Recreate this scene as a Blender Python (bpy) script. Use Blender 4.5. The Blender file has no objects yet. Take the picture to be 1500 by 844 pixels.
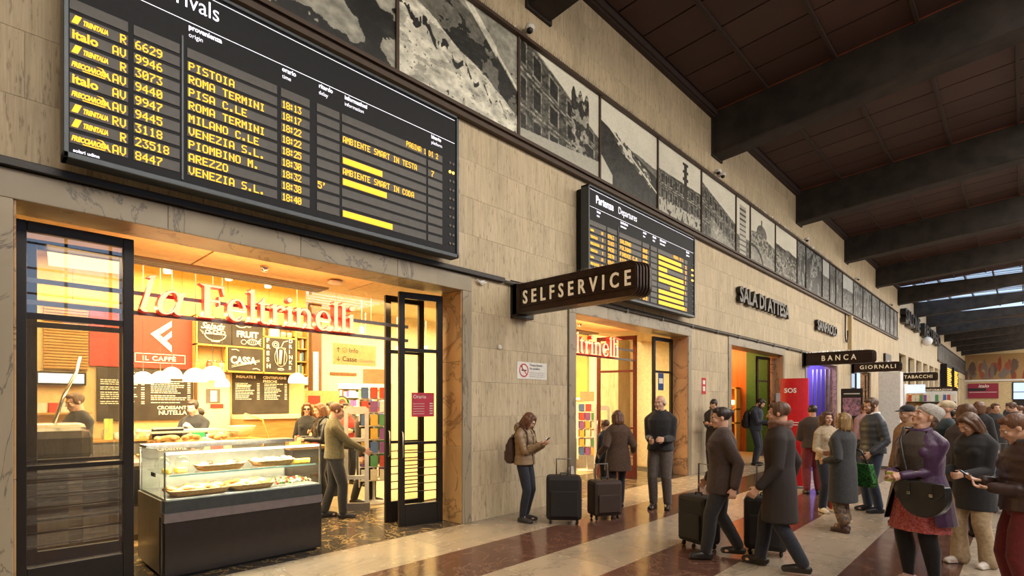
import bpy, bmesh, math, random
import numpy as np
from mathutils import Vector, Matrix, noise as mnoise
D = bpy.data
SC = bpy.context.scene
COL = SC.collection
PI = math.pi
random.seed(7)
TMP = D.scenes.new('tmp')

# ---------------------------------------------------------------- camera
cam_d = D.cameras.new('camera')
cam_d.sensor_width = 36.0
cam_d.lens = 780.0 / 1500.0 * 36.0
cam_d.shift_y = 170.0 / 1500.0
cam_d.clip_start = 0.05
cam_d.clip_end = 400
cam = D.objects.new('camera', cam_d)
COL.objects.link(cam)
cam.location = (5.72, 0.0, 1.7)
cam.rotation_euler = (PI / 2, 0, math.atan(747 / 780.0))
SC.camera = cam
SC.view_settings.view_transform = 'Standard'
SC.view_settings.look = 'None'
SC.view_settings.gamma = 1.0
SC.view_settings.use_curve_mapping = False
SC.view_settings.exposure = 0.9
SC.cycles.use_denoising = True
SC.cycles.max_bounces = 7
SC.cycles.transparent_max_bounces = 16
SC.cycles.sample_clamp_indirect = 6.0
SC.cycles.caustics_reflective = False
SC.cycles.caustics_refractive = False

# ---------------------------------------------------------------- daylight
world = D.worlds.new('world')
SC.world = world
world.use_nodes = True
wn = world.node_tree.nodes
wl = world.node_tree.links
wn.clear()
wo = wn.new('ShaderNodeOutputWorld')
wb = wn.new('ShaderNodeBackground')
wr = wn.new('ShaderNodeValToRGB')
wt = wn.new('ShaderNodeTexCoord')
ws = wn.new('ShaderNodeSeparateXYZ')
wl.new(wt.outputs['Generated'], ws.inputs[0])
wl.new(ws.outputs['Z'], wr.inputs[0])
wr.color_ramp.elements[0].color = (0.42, 0.55, 0.75, 1)
wr.color_ramp.elements[1].color = (0.25, 0.42, 0.75, 1)
wl.new(wr.outputs[0], wb.inputs[0])
wb.inputs[1].default_value = 1.1
wl.new(wb.outputs[0], wo.inputs[0])


def area_light(name, loc, rot, sx, sy, power, color, parent=None):
    l = D.lights.new(name, 'AREA')
    l.shape = 'RECTANGLE'
    l.size = sx
    l.size_y = sy
    l.energy = power
    l.color = color
    o = D.objects.new(name, l)
    COL.objects.link(o)
    o.location = loc
    o.rotation_euler = rot
    return o


# added area lights standing in for roof glazing daylight, aimed at the wall
for _k in range(4):
    area_light('hall_fill_light', (10.5, 4 + 26 * _k, 9.2), (0, math.radians(32), 0), 4.0, 25.0, 1350 if _k == 0 else 1700, (1.0, 0.86, 0.68))
area_light('hall_fill_light', (5.2, 20, 7.6), (0, 0, 0), 2.0, 40.0, 150, (1.0, 0.82, 0.62))  # added fill hung below the closed ceiling
# ceiling lighting of the shop and of the other rooms behind the wall
WARM = (1.0, 0.76, 0.36)
area_light('shop_ceiling_light', (-3.6, 2.7, 4.15), (0, 0, 0), 3.6, 5.0, 560, WARM)
area_light('shop_ceiling_light', (-4.6, 9.0, 4.15), (0, 0, 0), 5.0, 6.0, 700, WARM)
area_light('shop_ceiling_light', (-10.5, 8.0, 4.15), (0, 0, 0), 4.0, 8.0, 500, (1.0, 0.78, 0.45))
area_light('pendant_row_light', (-3.2, 2.3, 1.95), (0, 0, 0), 1.4, 1.2, 60, (1.0, .82, .5))
area_light('doorway_fill_light', (-0.95, 2.6, 3.2), (0, math.radians(25), 0), 0.5, 4.0, 70, (1.0, 0.62, 0.25))  # added orange light to warm the doorway lining
area_light('doorway_fill_light', (-0.95, 9.7, 3.2), (0, math.radians(25), 0), 0.5, 4.0, 60, (1.0, 0.50, 0.20))  # same added light for the second doorway

# added strips behind the hanging shop letters, turning the doorway soffit orange
area_light('soffit_fill_light', (-.72, 2.4, 2.68), (0, math.radians(225), 0), .05, 2.3, 20, (1.0, .42, .14))
area_light('soffit_fill_light', (-.72, 8.9, 2.76), (0, math.radians(225), 0), .05, 2.3, 30, (1.0, .34, .12))

# ---------------------------------------------------------------- materials
MATS = {}


def mat(name, col=(.5, .5, .5), rough=.6, metal=0., emit=None, estr=0., noise=None, bump=None, rand=0.,
        trans=0., ior=1.45, alpha=1., col2=None, spec=.5, coord='Object', sheen=0.):
    """noise=(scale, (sx,sy,sz), detail) mixes col -> col2; bump=(scale,(sx,sy,sz),strength)"""
    if name in MATS:
        return MATS[name]
    m = D.materials.new(name)
    m.use_nodes = True
    nt = m.node_tree
    b = nt.nodes['Principled BSDF']
    b.inputs['Base Color'].default_value = (*col, 1)
    b.inputs['Roughness'].default_value = rough
    b.inputs['Metallic'].default_value = metal
    b.inputs['Specular IOR Level'].default_value = spec
    b.inputs['IOR'].default_value = ior
    b.inputs['Transmission Weight'].default_value = trans
    b.inputs['Alpha'].default_value = alpha
    if sheen:
        b.inputs['Sheen Weight'].default_value = sheen
    if emit:
        b.inputs['Emission Color'].default_value = (*emit, 1)
        b.inputs['Emission Strength'].default_value = estr

    def vec(stretch):
        tc = nt.nodes.new('ShaderNodeTexCoord')
        mp = nt.nodes.new('ShaderNodeMapping')
        mp.inputs['Scale'].default_value = stretch
        if coord == 'World':
            g = nt.nodes.new('ShaderNodeNewGeometry')
            nt.links.new(g.outputs['Position'], mp.inputs[0])
        else:
            nt.links.new(tc.outputs['Object'], mp.inputs[0])
        return mp.outputs[0]

    out = None
    if noise is None and col2 is None:
        noise = (14, (1, 1, 1), 3)
        col2 = tuple(c * .86 for c in col)
    if noise:
        n = nt.nodes.new('ShaderNodeTexNoise')
        n.inputs['Scale'].default_value = noise[0]
        n.inputs['Detail'].default_value = noise[2]
        nt.links.new(vec(noise[1]), n.inputs['Vector'])
        r = nt.nodes.new('ShaderNodeValToRGB')
        r.color_ramp.elements[0].position = .35
        r.color_ramp.elements[1].position = .65
        r.color_ramp.elements[0].color = (*col, 1)
        r.color_ramp.elements[1].color = (*(col2 or tuple(c * .75 for c in col)), 1)
        nt.links.new(n.outputs['Fac'], r.inputs[0])
        out = r.outputs[0]
    if rand:
        oi = nt.nodes.new('ShaderNodeObjectInfo')
        mr = nt.nodes.new('ShaderNodeMapRange')
        mr.inputs['To Min'].default_value = 1 - rand
        mr.inputs['To Max'].default_value = 1 + rand
        nt.links.new(oi.outputs['Random'], mr.inputs[0])
        hs = nt.nodes.new('ShaderNodeHueSaturation')
        nt.links.new(mr.outputs[0], hs.inputs['Value'])
        nt.links.new(out, hs.inputs['Color'])
        out = hs.outputs[0]
    nt.links.new(out, b.inputs['Base Color'])
    if bump:
        n2 = nt.nodes.new('ShaderNodeTexNoise')
        n2.inputs['Scale'].default_value = bump[0]
        n2.inputs['Detail'].default_value = 4
        nt.links.new(vec(bump[1]), n2.inputs['Vector'])
        bp = nt.nodes.new('ShaderNodeBump')
        bp.inputs['Strength'].default_value = bump[2]
        bp.inputs['Distance'].default_value = .01
        nt.links.new(n2.outputs['Fac'], bp.inputs['Height'])
        nt.links.new(bp.outputs[0], b.inputs['Normal'])
    MATS[name] = m
    return m


def travertine(name, c1, c2, c3, pit=(.12, .08, .05), sz=.35):
    m = D.materials.new(name)
    m.use_nodes = True
    nt = m.node_tree
    L = nt.links
    N = nt.nodes.new
    b = nt.nodes['Principled BSDF']
    b.inputs['Roughness'].default_value = .62
    g = N('ShaderNodeNewGeometry')
    oi = N('ShaderNodeObjectInfo')
    ad = N('ShaderNodeVectorMath')
    ad.operation = 'MULTIPLY_ADD'
    cmb = N('ShaderNodeCombineXYZ')
    mu = N('ShaderNodeMath')
    mu.operation = 'MULTIPLY'
    mu.inputs[1].default_value = 20
    L.new(oi.outputs['Random'], mu.inputs[0])
    L.new(mu.outputs[0], cmb.inputs[0])
    L.new(mu.outputs[0], cmb.inputs[2])
    L.new(g.outputs['Position'], ad.inputs[0])
    ad.inputs[1].default_value = (1, 1, sz)
    L.new(cmb.outputs[0], ad.inputs[2])
    v = ad.outputs[0]

    def noise(scale, det, st):
        mp = N('ShaderNodeMapping')
        mp.inputs['Scale'].default_value = st
        L.new(v, mp.inputs[0])
        n = N('ShaderNodeTexNoise')
        n.inputs['Scale'].default_value = scale
        n.inputs['Detail'].default_value = det
        n.inputs['Roughness'].default_value = .65
        L.new(mp.outputs[0], n.inputs['Vector'])
        return n.outputs['Fac']
    n1 = noise(11, 9, (1, 1, .30))
    r = N('ShaderNodeValToRGB')
    e = r.color_ramp.elements
    e[0].position = .3
    e[0].color = (*c1, 1)
    e[1].position = .7
    e[1].color = (*c3, 1)
    k = e.new(.5)
    k.color = (*c2, 1)
    L.new(n1, r.inputs[0])
    n3 = noise(75, 3, (1, 1, .07))
    n2 = noise(42, 7, (1, 1, .36))
    n4 = noise(1.6, 5, (1, 1, .8))
    r2 = N('ShaderNodeValToRGB')
    r2.color_ramp.elements[0].position = .36
    r2.color_ramp.elements[0].color = (1, 1, 1, 1)
    r2.color_ramp.elements[1].position = .43
    r2.color_ramp.elements[1].color = (0, 0, 0, 1)
    L.new(n2, r2.inputs[0])
    mx = N('ShaderNodeMixRGB')
    mm = N('ShaderNodeMath')
    mm.operation = 'MULTIPLY'
    mm.inputs[1].default_value = .55
    L.new(r2.outputs[0], mm.inputs[0])
    L.new(mm.outputs[0], mx.inputs[0])
    st_ = N('ShaderNodeMapRange')
    st_.inputs['From Min'].default_value = .3
    st_.inputs['From Max'].default_value = .7
    st_.inputs['To Min'].default_value = .84
    st_.inputs['To Max'].default_value = 1.12
    L.new(n3, st_.inputs[0])
    vm = N('ShaderNodeVectorMath')
    vm.operation = 'SCALE'
    L.new(r.outputs[0], vm.inputs[0])
    L.new(st_.outputs[0], vm.inputs['Scale'])
    s4 = N('ShaderNodeMapRange')
    s4.inputs['From Min'].default_value = .3
    s4.inputs['From Max'].default_value = .7
    s4.inputs['To Min'].default_value = .84
    s4.inputs['To Max'].default_value = 1.12
    L.new(n4, s4.inputs[0])
    v4 = N('ShaderNodeVectorMath')
    v4.operation = 'SCALE'
    L.new(vm.outputs[0], v4.inputs[0])
    L.new(s4.outputs[0], v4.inputs['Scale'])
    L.new(v4.outputs[0], mx.inputs[1])
    mx.inputs[2].default_value = (*pit, 1)
    hs = N('ShaderNodeHueSaturation')
    mr = N('ShaderNodeMapRange')
    mr.inputs['To Min'].default_value = .96
    mr.inputs['To Max'].default_value = 1.04
    L.new(oi.outputs['Random'], mr.inputs[0])
    L.new(mr.outputs[0], hs.inputs['Value'])
    L.new(mx.outputs[0], hs.inputs['Color'])
    L.new(hs.outputs[0], b.inputs['Base Color'])
    bp = N('ShaderNodeBump')
    bp.inputs['Strength'].default_value = .5
    bp.inputs['Distance'].default_value = .01
    L.new(n2, bp.inputs['Height'])
    L.new(bp.outputs[0], b.inputs['Normal'])
    MATS[name] = m
    return m


def veined(name, base, base2, vein, rough=.25, scale=1.6, thick=.03, rand=.08, stretch=(1, 1, 1)):
    m = D.materials.new(name)
    m.use_nodes = True
    nt = m.node_tree
    L = nt.links
    N = nt.nodes.new
    b = nt.nodes['Principled BSDF']
    b.inputs['Roughness'].default_value = rough
    g = N('ShaderNodeNewGeometry')
    oi = N('ShaderNodeObjectInfo')
    mu = N('ShaderNodeMath')
    mu.operation = 'MULTIPLY'
    mu.inputs[1].default_value = 30
    L.new(oi.outputs['Random'], mu.inputs[0])
    cmb = N('ShaderNodeCombineXYZ')
    for i in range(3):
        L.new(mu.outputs[0], cmb.inputs[i])
    ad = N('ShaderNodeVectorMath')
    ad.operation = 'MULTIPLY_ADD'
    L.new(g.outputs['Position'], ad.inputs[0])
    ad.inputs[1].default_value = stretch
    L.new(cmb.outputs[0], ad.inputs[2])
    n = N('ShaderNodeTexNoise')
    n.inputs['Scale'].default_value = scale
    n.inputs['Detail'].default_value = 7
    n.inputs['Roughness'].default_value = .6
    n.inputs['Distortion'].default_value = 1.2
    L.new(ad.outputs[0], n.inputs['Vector'])
    r = N('ShaderNodeValToRGB')
    e = r.color_ramp.elements
    e[0].position = .3
    e[0].color = (*base, 1)
    e[1].position = .72
    e[1].color = (*base2, 1)
    for p, c in ((.5 - thick, tuple((a + d) / 2 for a, d in zip(base, base2))), (.5, vein), (.5 + thick, tuple((a + d) / 2 for a, d in zip(base, base2)))):
        k = e.new(p)
        k.color = (*c, 1)
    L.new(n.outputs['Fac'], r.inputs[0])
    hs = N('ShaderNodeHueSaturation')
    mr = N('ShaderNodeMapRange')
    mr.inputs['To Min'].default_value = 1 - rand
    mr.inputs['To Max'].default_value = 1 + rand
    L.new(oi.outputs['Random'], mr.inputs[0])
    L.new(mr.outputs[0], hs.inputs['Value'])
    L.new(r.outputs[0], hs.inputs['Color'])
    L.new(hs.outputs[0], b.inputs['Base Color'])
    n2 = N('ShaderNodeTexNoise')
    n2.inputs['Scale'].default_value = 5
    n2.inputs['Detail'].default_value = 6
    rr = N('ShaderNodeMapRange')
    rr.inputs['To Min'].default_value = max(0, rough - .1)
    rr.inputs['To Max'].default_value = rough + .12
    L.new(g.outputs['Position'], n2.inputs['Vector'])
    L.new(n2.outputs['Fac'], rr.inputs[0])
    L.new(rr.outputs[0], b.inputs['Roughness'])
    MATS[name] = m
    return m


TRAV = travertine('travertine', (.58, .48, .325), (.51, .415, .272), (.42, .333, .21))
MARBLE = veined('grey_marble', (.33, .275, .19), (.25, .21, .145), (.12, .10, .075), rough=.4, thick=.012, scale=1.1, stretch=(1, 1, .5))
BROWNM = veined('brown_marble', (.42, .26, .15), (.30, .17, .10), (.12, .07, .05), rough=.35, scale=1.8, stretch=(1, 1, .6))
FLIGHT = veined('pale_floor_marble', (.37, .30, .22), (.31, .25, .185), (.22, .175, .13), rough=.24, scale=1.2, thick=.012, stretch=(1, .5, 1))
FDARK = veined('red_brown_floor_marble', (.115, .052, .035), (.085, .04, .03), (.19, .11, .08), rough=.16, scale=2.0, thick=.015)
PORTORO = veined('black_gold_marble', (.045, .037, .03), (.07, .055, .04), (.35, .24, .10), rough=.2, scale=2.2, thick=.02)
IRON = mat('black_iron', (.018, .014, .012), .35, .2, bump=(60, (1, 1, 1), .1))
BRONZE = mat('dark_bronze', (.05, .028, .019), .4, .5, noise=(8, (1, 1, 1), 4), col2=(.028, .016, .012))
FRAMEBR = mat('brown_moulding', (.06, .035, .022), .5, .1)
BEAMM = mat('dark_beam_paint', (.034, .026, .021), .75, 0, noise=(2.5, (1, 1, 1), 6), col2=(.014, .011, .009), bump=(25, (1, 1, 1), .2), coord='World')
CEILM = mat('brown_ceiling_panel', (.050, .023, .018), .65, 0, noise=(1.2, (1, 1, 1), 5), col2=(.042, .020, .016), rand=.12, coord='World')
CEILR = mat('ceiling_batten', (.035, .020, .016), .7)
RUST = mat('rust_red_trim', (.22, .05, .02), .6)
STEEL = mat('brushed_steel', (.42, .40, .37), .32, .9, noise=(30, (1, 1, .05), 3), col2=(.34, .32, .29))
CHROME = mat('chrome', (.7, .7, .7), .12, 1)
GREYST = mat('grey_band', (.20, .18, .17), .4, .3)
DARKCAB = mat('dark_laminate', (.022, .017, .016), .22, 0)
WOOD = mat('oak_wood', (.46, .26, .08), .45, 0, noise=(6, (8, .6, 8), 5), col2=(.34, .18, .05))
WOODD = mat('walnut_wood', (.20, .085, .03), .45, 0, noise=(5, (8, 8, .6), 5), col2=(.13, .05, .02), coord='World')
CREAM = mat('cream_wall_paint', (.62, .47, .24), .7)
CREAM2 = mat('pale_cream_wall_paint', (.74, .64, .44), .7)
SHOPRED = mat('red_panel', (.62, .045, .03), .5)
WHITE = mat('white_paint', (.78, .76, .72), .5)
OFFWH = mat('off_white_plastic', (.62, .60, .55), .45)
BLACKB = mat('blackboard', (.035, .027, .022), .8, noise=(4, (1, 1, 1), 5), col2=(.055, .043, .035))
CHALK = mat('chalk_white', (.85, .80, .68), .8)
BLACKP = mat('black_plastic', (.015, .015, .017), .4)
SOSRED = mat('signal_red', (.55, .012, .02), .35)
MAGENTA = mat('magenta_panel', (.28, .02, .05), .4)
LEDM = mat('amber_led', (.1, .04, 0), .5, emit=(1.0, .42, .012), estr=1.3)
BOARDM = mat('board_black', (.010, .011, .014), .5, spec=.2)
BOARDF = mat('board_frame_grey', (.055, .065, .075), .35, .4)
CELLM = mat('board_cell_grey', (.075, .070, .065), .4, spec=.4)
WLETT = mat('backlit_white_letter', (.8, .8, .8), .5, emit=(.85, .82, 1.0), estr=.75)
DGLOW = mat('pendant_glow', (.9, .85, .7), .4, emit=(1.0, .86, .60), estr=1.3)
SPOTG = mat('spotlight_glow', (.9, .85, .7), .4, emit=(1.0, .85, .55), estr=14)
LETTC = mat('illuminated_letter_face', (.9, .72, .5), .4, emit=(1.0, .60, .30), estr=.45)
LETTR = mat('red_letter_side', (.55, .02, .02), .4, emit=(1, .05, .02), estr=.12)
LETTW = mat('sign_letter_cream', (.72, .60, .42), .4, emit=(1.0, .8, .5), estr=.12)
GOLD = mat('gold_edge_wood', (.70, .42, .10), .4)


def glassmat(name, tint=(.95, .98, .96), refl=.03):
    m = D.materials.new(name)
    m.use_nodes = True
    nt = m.node_tree
    nt.nodes.remove(nt.nodes['Principled BSDF'])
    o = nt.nodes['Material Output']
    t = nt.nodes.new('ShaderNodeBsdfTransparent')
    t.inputs[0].default_value = (*tint, 1)
    g = nt.nodes.new('ShaderNodeBsdfGlossy')
    g.inputs['Roughness'].default_value = .015
    fr = nt.nodes.new('ShaderNodeFresnel')
    fr.inputs[0].default_value = 1.5
    ad = nt.nodes.new('ShaderNodeMath')
    ad.inputs[1].default_value = refl
    ad.use_clamp = True
    mx = nt.nodes.new('ShaderNodeMixShader')
    nt.links.new(fr.outputs[0], ad.inputs[0])
    gg = nt.nodes.new('ShaderNodeNewGeometry')
    om = nt.nodes.new('ShaderNodeMath')
    om.operation = 'SUBTRACT'
    om.inputs[0].default_value = 1.0
    nt.links.new(gg.outputs['Backfacing'], om.inputs[1])
    ml = nt.nodes.new('ShaderNodeMath')
    ml.operation = 'MULTIPLY'
    nt.links.new(om.outputs[0], ml.inputs[0])
    nt.links.new(ad.outputs[0], ml.inputs[1])
    nt.links.new(ml.outputs[0], mx.inputs[0])
    nt.links.new(t.outputs[0], mx.inputs[1])
    nt.links.new(g.outputs[0], mx.inputs[2])
    nt.links.new(mx.outputs[0], o.inputs[0])
    MATS[name] = m
    return m


GLASS = glassmat('clear_glass')
GLASSD = glassmat('door_glass', (.86, .86, .82), .14)


# ---------------------------------------------------------------- object helpers
def link(name, me, parent=None, loc=None):
    o = D.objects.new(name, me)
    COL.objects.link(o)
    if parent:
        o.parent = parent
    if loc is not None:
        o.location = loc
    return o


def tag(o, label=None, cat=None, group=None, kind=None):
    if label:
        o['label'] = label
    if cat:
        o['category'] = cat
    if group:
        o['group'] = group
    if kind:
        o['kind'] = kind
    return o


def thing(name, label, cat, loc=(0, 0, 0), rz=0., group=None):
    o = D.objects.new(name, None)
    COL.objects.link(o)
    o.location = loc
    o.rotation_euler = (0, 0, rz)
    o.empty_display_size = .1
    return tag(o, label, cat, group)


class MB:
    """collects shapes into one mesh"""

    def __init__(self):
        self.v = []
        self.f = []
        self.m = []
        self.s = []
        self.mats = []

    def mi(self, m):
        if m is None:
            return 0
        if m not in self.mats:
            self.mats.append(m)
        return self.mats.index(m)

    def add(self, vs, fs, m=None, smooth=False):
        n = len(self.v)
        self.v += [tuple(p) for p in vs]
        k = self.mi(m)
        for f in fs:
            self.f.append([n + i for i in f])
            self.m.append(k)
            self.s.append(smooth)
        return self

    def box(self, x0, x1, y0, y1, z0, z1, m=None):
        v = [(x, y, z) for x in (x0, x1) for y in (y0, y1) for z in (z0, z1)]
        return self.add(v, [(0, 1, 3, 2), (4, 6, 7, 5), (0, 4, 5, 1), (2, 3, 7, 6), (0, 2, 6, 4), (1, 5, 7, 3)], m)

    def bbox(self, x0, x1, y0, y1, z0, z1, b=.01, m=None):
        """box with chamfered edges"""
        bm = bmesh.new()
        r = bmesh.ops.create_cube(bm, size=1)
        for w in bm.verts:
            w.co = ((x0 + x1) / 2 + w.co.x * (x1 - x0), (y0 + y1) / 2 + w.co.y * (y1 - y0), (z0 + z1) / 2 + w.co.z * (z1 - z0))
        bmesh.ops.bevel(bm, geom=bm.edges[:], offset=b, segments=2, affect='EDGES', profile=.5)
        bm.verts.index_update()
        self.add([w.co[:] for w in bm.verts], [[w.index for w in f.verts] for f in bm.faces], m)
        bm.free()
        return self

    def rings(self, rs, m=None, cap=True, smooth=True, closed=True):
        n = len(rs[0])
        vs = [p for r in rs for p in r]
        fs = []
        for i in range(len(rs) - 1):
            for j in range(n if closed else n - 1):
                k = (j + 1) % n
                fs.append((i * n + j, i * n + k, (i + 1) * n + k, (i + 1) * n + j))
        if cap:
            fs.append(tuple(range(n))[::-1])
            fs.append(tuple((len(rs) - 1) * n + j for j in range(n)))
        return self.add(vs, fs, m, smooth)

    def lathe(self, prof, c=(0, 0, 0), n=20, m=None, cap=True, smooth=True, sx=1., sy=1.):
        rs = [[(c[0] + r * math.cos(2 * PI * j / n) * sx, c[1] + r * math.sin(2 * PI * j / n) * sy, c[2] + z) for j in range(n)] for r, z in prof]
        return self.rings(rs, m, cap, smooth)

    def tube(self, pts, r, n=8, m=None, smooth=True):
        pts = [Vector(p) for p in pts]
        rr = r if isinstance(r, (list, tuple)) else [r] * len(pts)
        rs = []
        up = None
        for i, p in enumerate(pts):
            d = (pts[min(i + 1, len(pts) - 1)] - pts[max(i - 1, 0)]).normalized()
            if up is None:
                a = Vector((0, 0, 1)) if abs(d.z) < .9 else Vector((1, 0, 0))
                up = d.cross(a).normalized()
            else:
                up = (up - d * up.dot(d)).normalized()
            w = d.cross(up)
            rs.append([p + up * (rr[i] * math.cos(2 * PI * j / n)) + w * (rr[i] * math.sin(2 * PI * j / n)) for j in range(n)])
        return self.rings(rs, m, True, smooth)

    def ball(self, c, r, m=None, nu=12, nv=8, R=None, smooth=True):
        if not isinstance(r, (list, tuple)):
            r = (r, r, r)
        c = Vector(c)
        rs = []
        for i in range(1, nv):
            t = PI * i / nv
            rg = []
            for j in range(nu):
                p = Vector((r[0] * math.sin(t) * math.cos(2 * PI * j / nu), r[1] * math.sin(t) * math.sin(2 * PI * j / nu), -r[2] * math.cos(t)))
                if R is not None:
                    p = R @ p
                rg.append(c + p)
            rs.append(rg)
        vs = [p for q in rs for p in q]
        a = Vector((0, 0, -r[2]))
        b = Vector((0, 0, r[2]))
        if R is not None:
            a = R @ a
            b = R @ b
        vs += [c + a, c + b]
        fs = []
        for i in range(len(rs) - 1):
            for j in range(nu):
                k = (j + 1) % nu
                fs.append((i * nu + j, i * nu + k, (i + 1) * nu + k, (i + 1) * nu + j))
        A = len(vs) - 2
        for j in range(nu):
            k = (j + 1) % nu
            fs.append((A, k, j))
            fs.append((A + 1, (nv - 2) * nu + j, (nv - 2) * nu + k))
        return self.add(vs, fs, m, smooth)

    def prism(self, poly, fn, t, m=None, smooth=False):
        """2-D polygon -> fn(u,v,w) with w 0..t"""
        n = len(poly)
        vs = [fn(u, v, 0) for u, v in poly] + [fn(u, v, t) for u, v in poly]
        fs = [tuple(range(n))[::-1], tuple(range(n, 2 * n))]
        for i in range(n):
            k = (i + 1) % n
            fs.append((i, k, n + k, n + i))
        return self.add(vs, fs, m, smooth)

    def mesh(self, name='mesh'):
        me = D.meshes.new(name)
        me.from_pydata([tuple(p) for p in self.v], [], self.f)
        for m in self.mats:
            me.materials.append(m)
        if self.f:
            me.polygons.foreach_set('material_index', self.m)
            me.polygons.foreach_set('use_smooth', self.s)
        me.update()
        return me

    def build(self, name, m=None, parent=None, loc=None):
        if m is not None and not self.mats:
            self.mats = [m]
        me = self.mesh(name)
        bm = bmesh.new()
        bm.from_mesh(me)
        bmesh.ops.recalc_face_normals(bm, faces=bm.faces[:])
        bm.to_mesh(me)
        bm.free()
        return link(name, me, parent, loc)


def Box(name, x0, x1, y0, y1, z0, z1, m, parent=None, bev=0):
    b = MB()
    if bev:
        b.bbox(x0, x1, y0, y1, z0, z1, bev, m)
    else:
        b.box(x0, x1, y0, y1, z0, z1, m)
    return b.build(name, m, parent)


def struct(o):
    o['kind'] = 'structure'
    return o


def copy_tree(o, parent=None):
    c = o.copy()
    COL.objects.link(c)
    if parent:
        c.parent = parent
    for ch in list(o.children):
        copy_tree(ch, c)
    return c


def text_mesh(s, size, ext=0.0, bold=0.0, space=1.0, shear=0.0, align='LEFT', sx=1.0, res=3):
    cu = D.curves.new('t', 'FONT')
    cu.body = s
    cu.size = size
    cu.extrude = ext
    cu.offset = bold
    cu.space_character = space
    cu.shear = shear
    cu.align_x = align
    cu.resolution_u = res
    o = D.objects.new('t', cu)
    TMP.collection.objects.link(o)
    vl = TMP.view_layers[0]
    vl.update()
    me = D.meshes.new_from_object(o.evaluated_get(vl.depsgraph))
    D.objects.remove(o)
    D.curves.remove(cu)
    if sx != 1.0:
        for v in me.vertices:
            v.co.x *= sx
    return me


def text(name, s, M, size, m, parent=None, **kw):
    """M: 4x4 placing the text's local xy plane"""
    me = text_mesh(s, size, **kw)
    me.transform(M)
    me.materials.clear()
    me.materials.append(m)
    return link(name, me, parent)


def frame_x(x, y, z):
    """text plane on the hall wall, reading along +Y, facing +X"""
    return Matrix(((0, 0, 1, x), (1, 0, 0, y), (0, 1, 0, z), (0, 0, 0, 1)))


def frame_y(x, y, z):
    """text plane facing -Y, reading along +X"""
    return Matrix(((1, 0, 0, x), (0, 0, -1, y), (0, 1, 0, z), (0, 0, 0, 1)))

# ================================================================ SETTING
# ---- floor
fl = struct(Box('floor', -.02, 16, -3, 97, -.12, -.022, mat('floor_bed', (.10, .08, .06), .8)))
bands = [(0, 1.0, 0, 1.7, .2), (1.0, 1.85, 1, 1.7, 1.0), (1.85, 2.7, 0, .86, .0), (2.7, 3.52, 1, 1.72, .5), (3.52, 4.4, 0, .86, .3), (4.4, 5.27, 1, 1.72, .1), (5.27, 6.14, 0, .86, .43), (6.14, 7.0, 0, .86, .1)]
far = MB()
for x0, x1, dk, ln, off in bands:
    y = -3 + off
    while y < 96.5:
        y1 = y + ln
        if y1 < 15.5:
            o = Box('floor_slab', x0 + .002, x1 - .002, y + .002, y1 - .002, -.022, 0, FDARK if dk else FLIGHT, fl)
        else:
            far.box(x0 + .002, x1 - .002, y + .003, min(y1, 97) - .003, -.022, 0, FDARK if dk else FLIGHT)
        y = y1
x = 7.0
i = 0
while x < 16:
    w = .86
    for y in np.arange(-3, 96, 3.44):
        far.box(x + .003, x + w - .003, y + .003, y + 3.437, -.022, 0, FDARK if i % 3 == 2 else FLIGHT)
    x += w
    i += 1
fo = far.build('far_floor_slabs', None, fl)
fo['kind'] = 'stuff'

# ---- shop floor
sf = struct(Box('floor_shop', -13, -.02, -3, 42, -.12, -.022, mat('shop_bed', (.06, .05, .04), .8)))
TILEB = veined('beige_shop_tile', (.42, .33, .20), (.36, .28, .17), (.30, .22, .13), rough=.3, scale=2.5)
for (a, b) in ((.31, 4.95), (7.55, 12.0)):
    for xi in range(2):
        n = 4
        for k in range(n):
            w = (b - a) / n
            Box('threshold_slab', -.95 * (xi + 1) + .003, -.95 * xi - .002 if xi else -.004, a + w * k + .003, a + w * (k + 1) - .003, -.022, 0, PORTORO, sf)
ft = MB()
for xi in range(12):
    for yi in range(16):
        ft.box(-2.82 - .9 * xi + .004, -1.92 - .9 * xi - .004, -2 + .9 * yi + .004, -1.1 + .9 * yi - .004, -.022, 0, TILEB)
o = ft.build('shop_floor_tiles', None, sf)
o['kind'] = 'stuff'
o = Box('floor_slab', -12, -.004, 13, 41, -.022, -.001, TILEB, sf)

# ---- wall with its openings
OPEN = [(.31, 4.95), (7.60, 12.0), (14.60, 18.95), (21.65, 26.0), (28.75, 33.0), (35.8, 39.8)]
HL = 3.31
wl_ = MB()
y = -3
for a, b in OPEN:
    wl_.box(-.42, -.02, y, a, 0, HL + .02)
    y = b
wl_.box(-.42, -.02, y, 41.0, 0, HL + .02)
wl_.box(-.42, -.02, -3, 41.0, HL + .02, 9.4)
wl_.box(-.42, -.02, 41.0, 97.4, 5.0, 9.4)
JOINT = mat('stone_joint', (.26, .20, .13), .9)
wall = struct(wl_.build('wall_left', JOINT))
PIERS = [(-3, .10), (5.13, 7.36), (12.16, 14.38), (19.15, 21.42), (26.2, 28.55), (33.2, 35.6), (40.0, 41.0)]
farw = MB()


def slabs(y0, y1, z0, z1, rowh, ln, st):
    n = max(1, round((z1 - z0) / rowh))
    h = (z1 - z0) / n
    for r in range(n):
        y = y0
        first = True
        while y < y1 - .02:
            l = ln * (.9 + .25 * random.random())
            if first and r % 2:
                l *= .55
            first = False
            ye = y + l
            if y1 - ye < .35:
                ye = y1
            za, zb = z0 + h * r + .0015, z0 + h * (r + 1) - .0015
            if y < 26:
                Box('stone_slab', -.02, random.uniform(-.001, .0012), y + .0013, ye - .0013, za, zb, TRAV, wall)
            else:
                farw.box(-.02, 0, y + .003, ye - .003, za, zb, TRAV)
            y = ye


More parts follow.
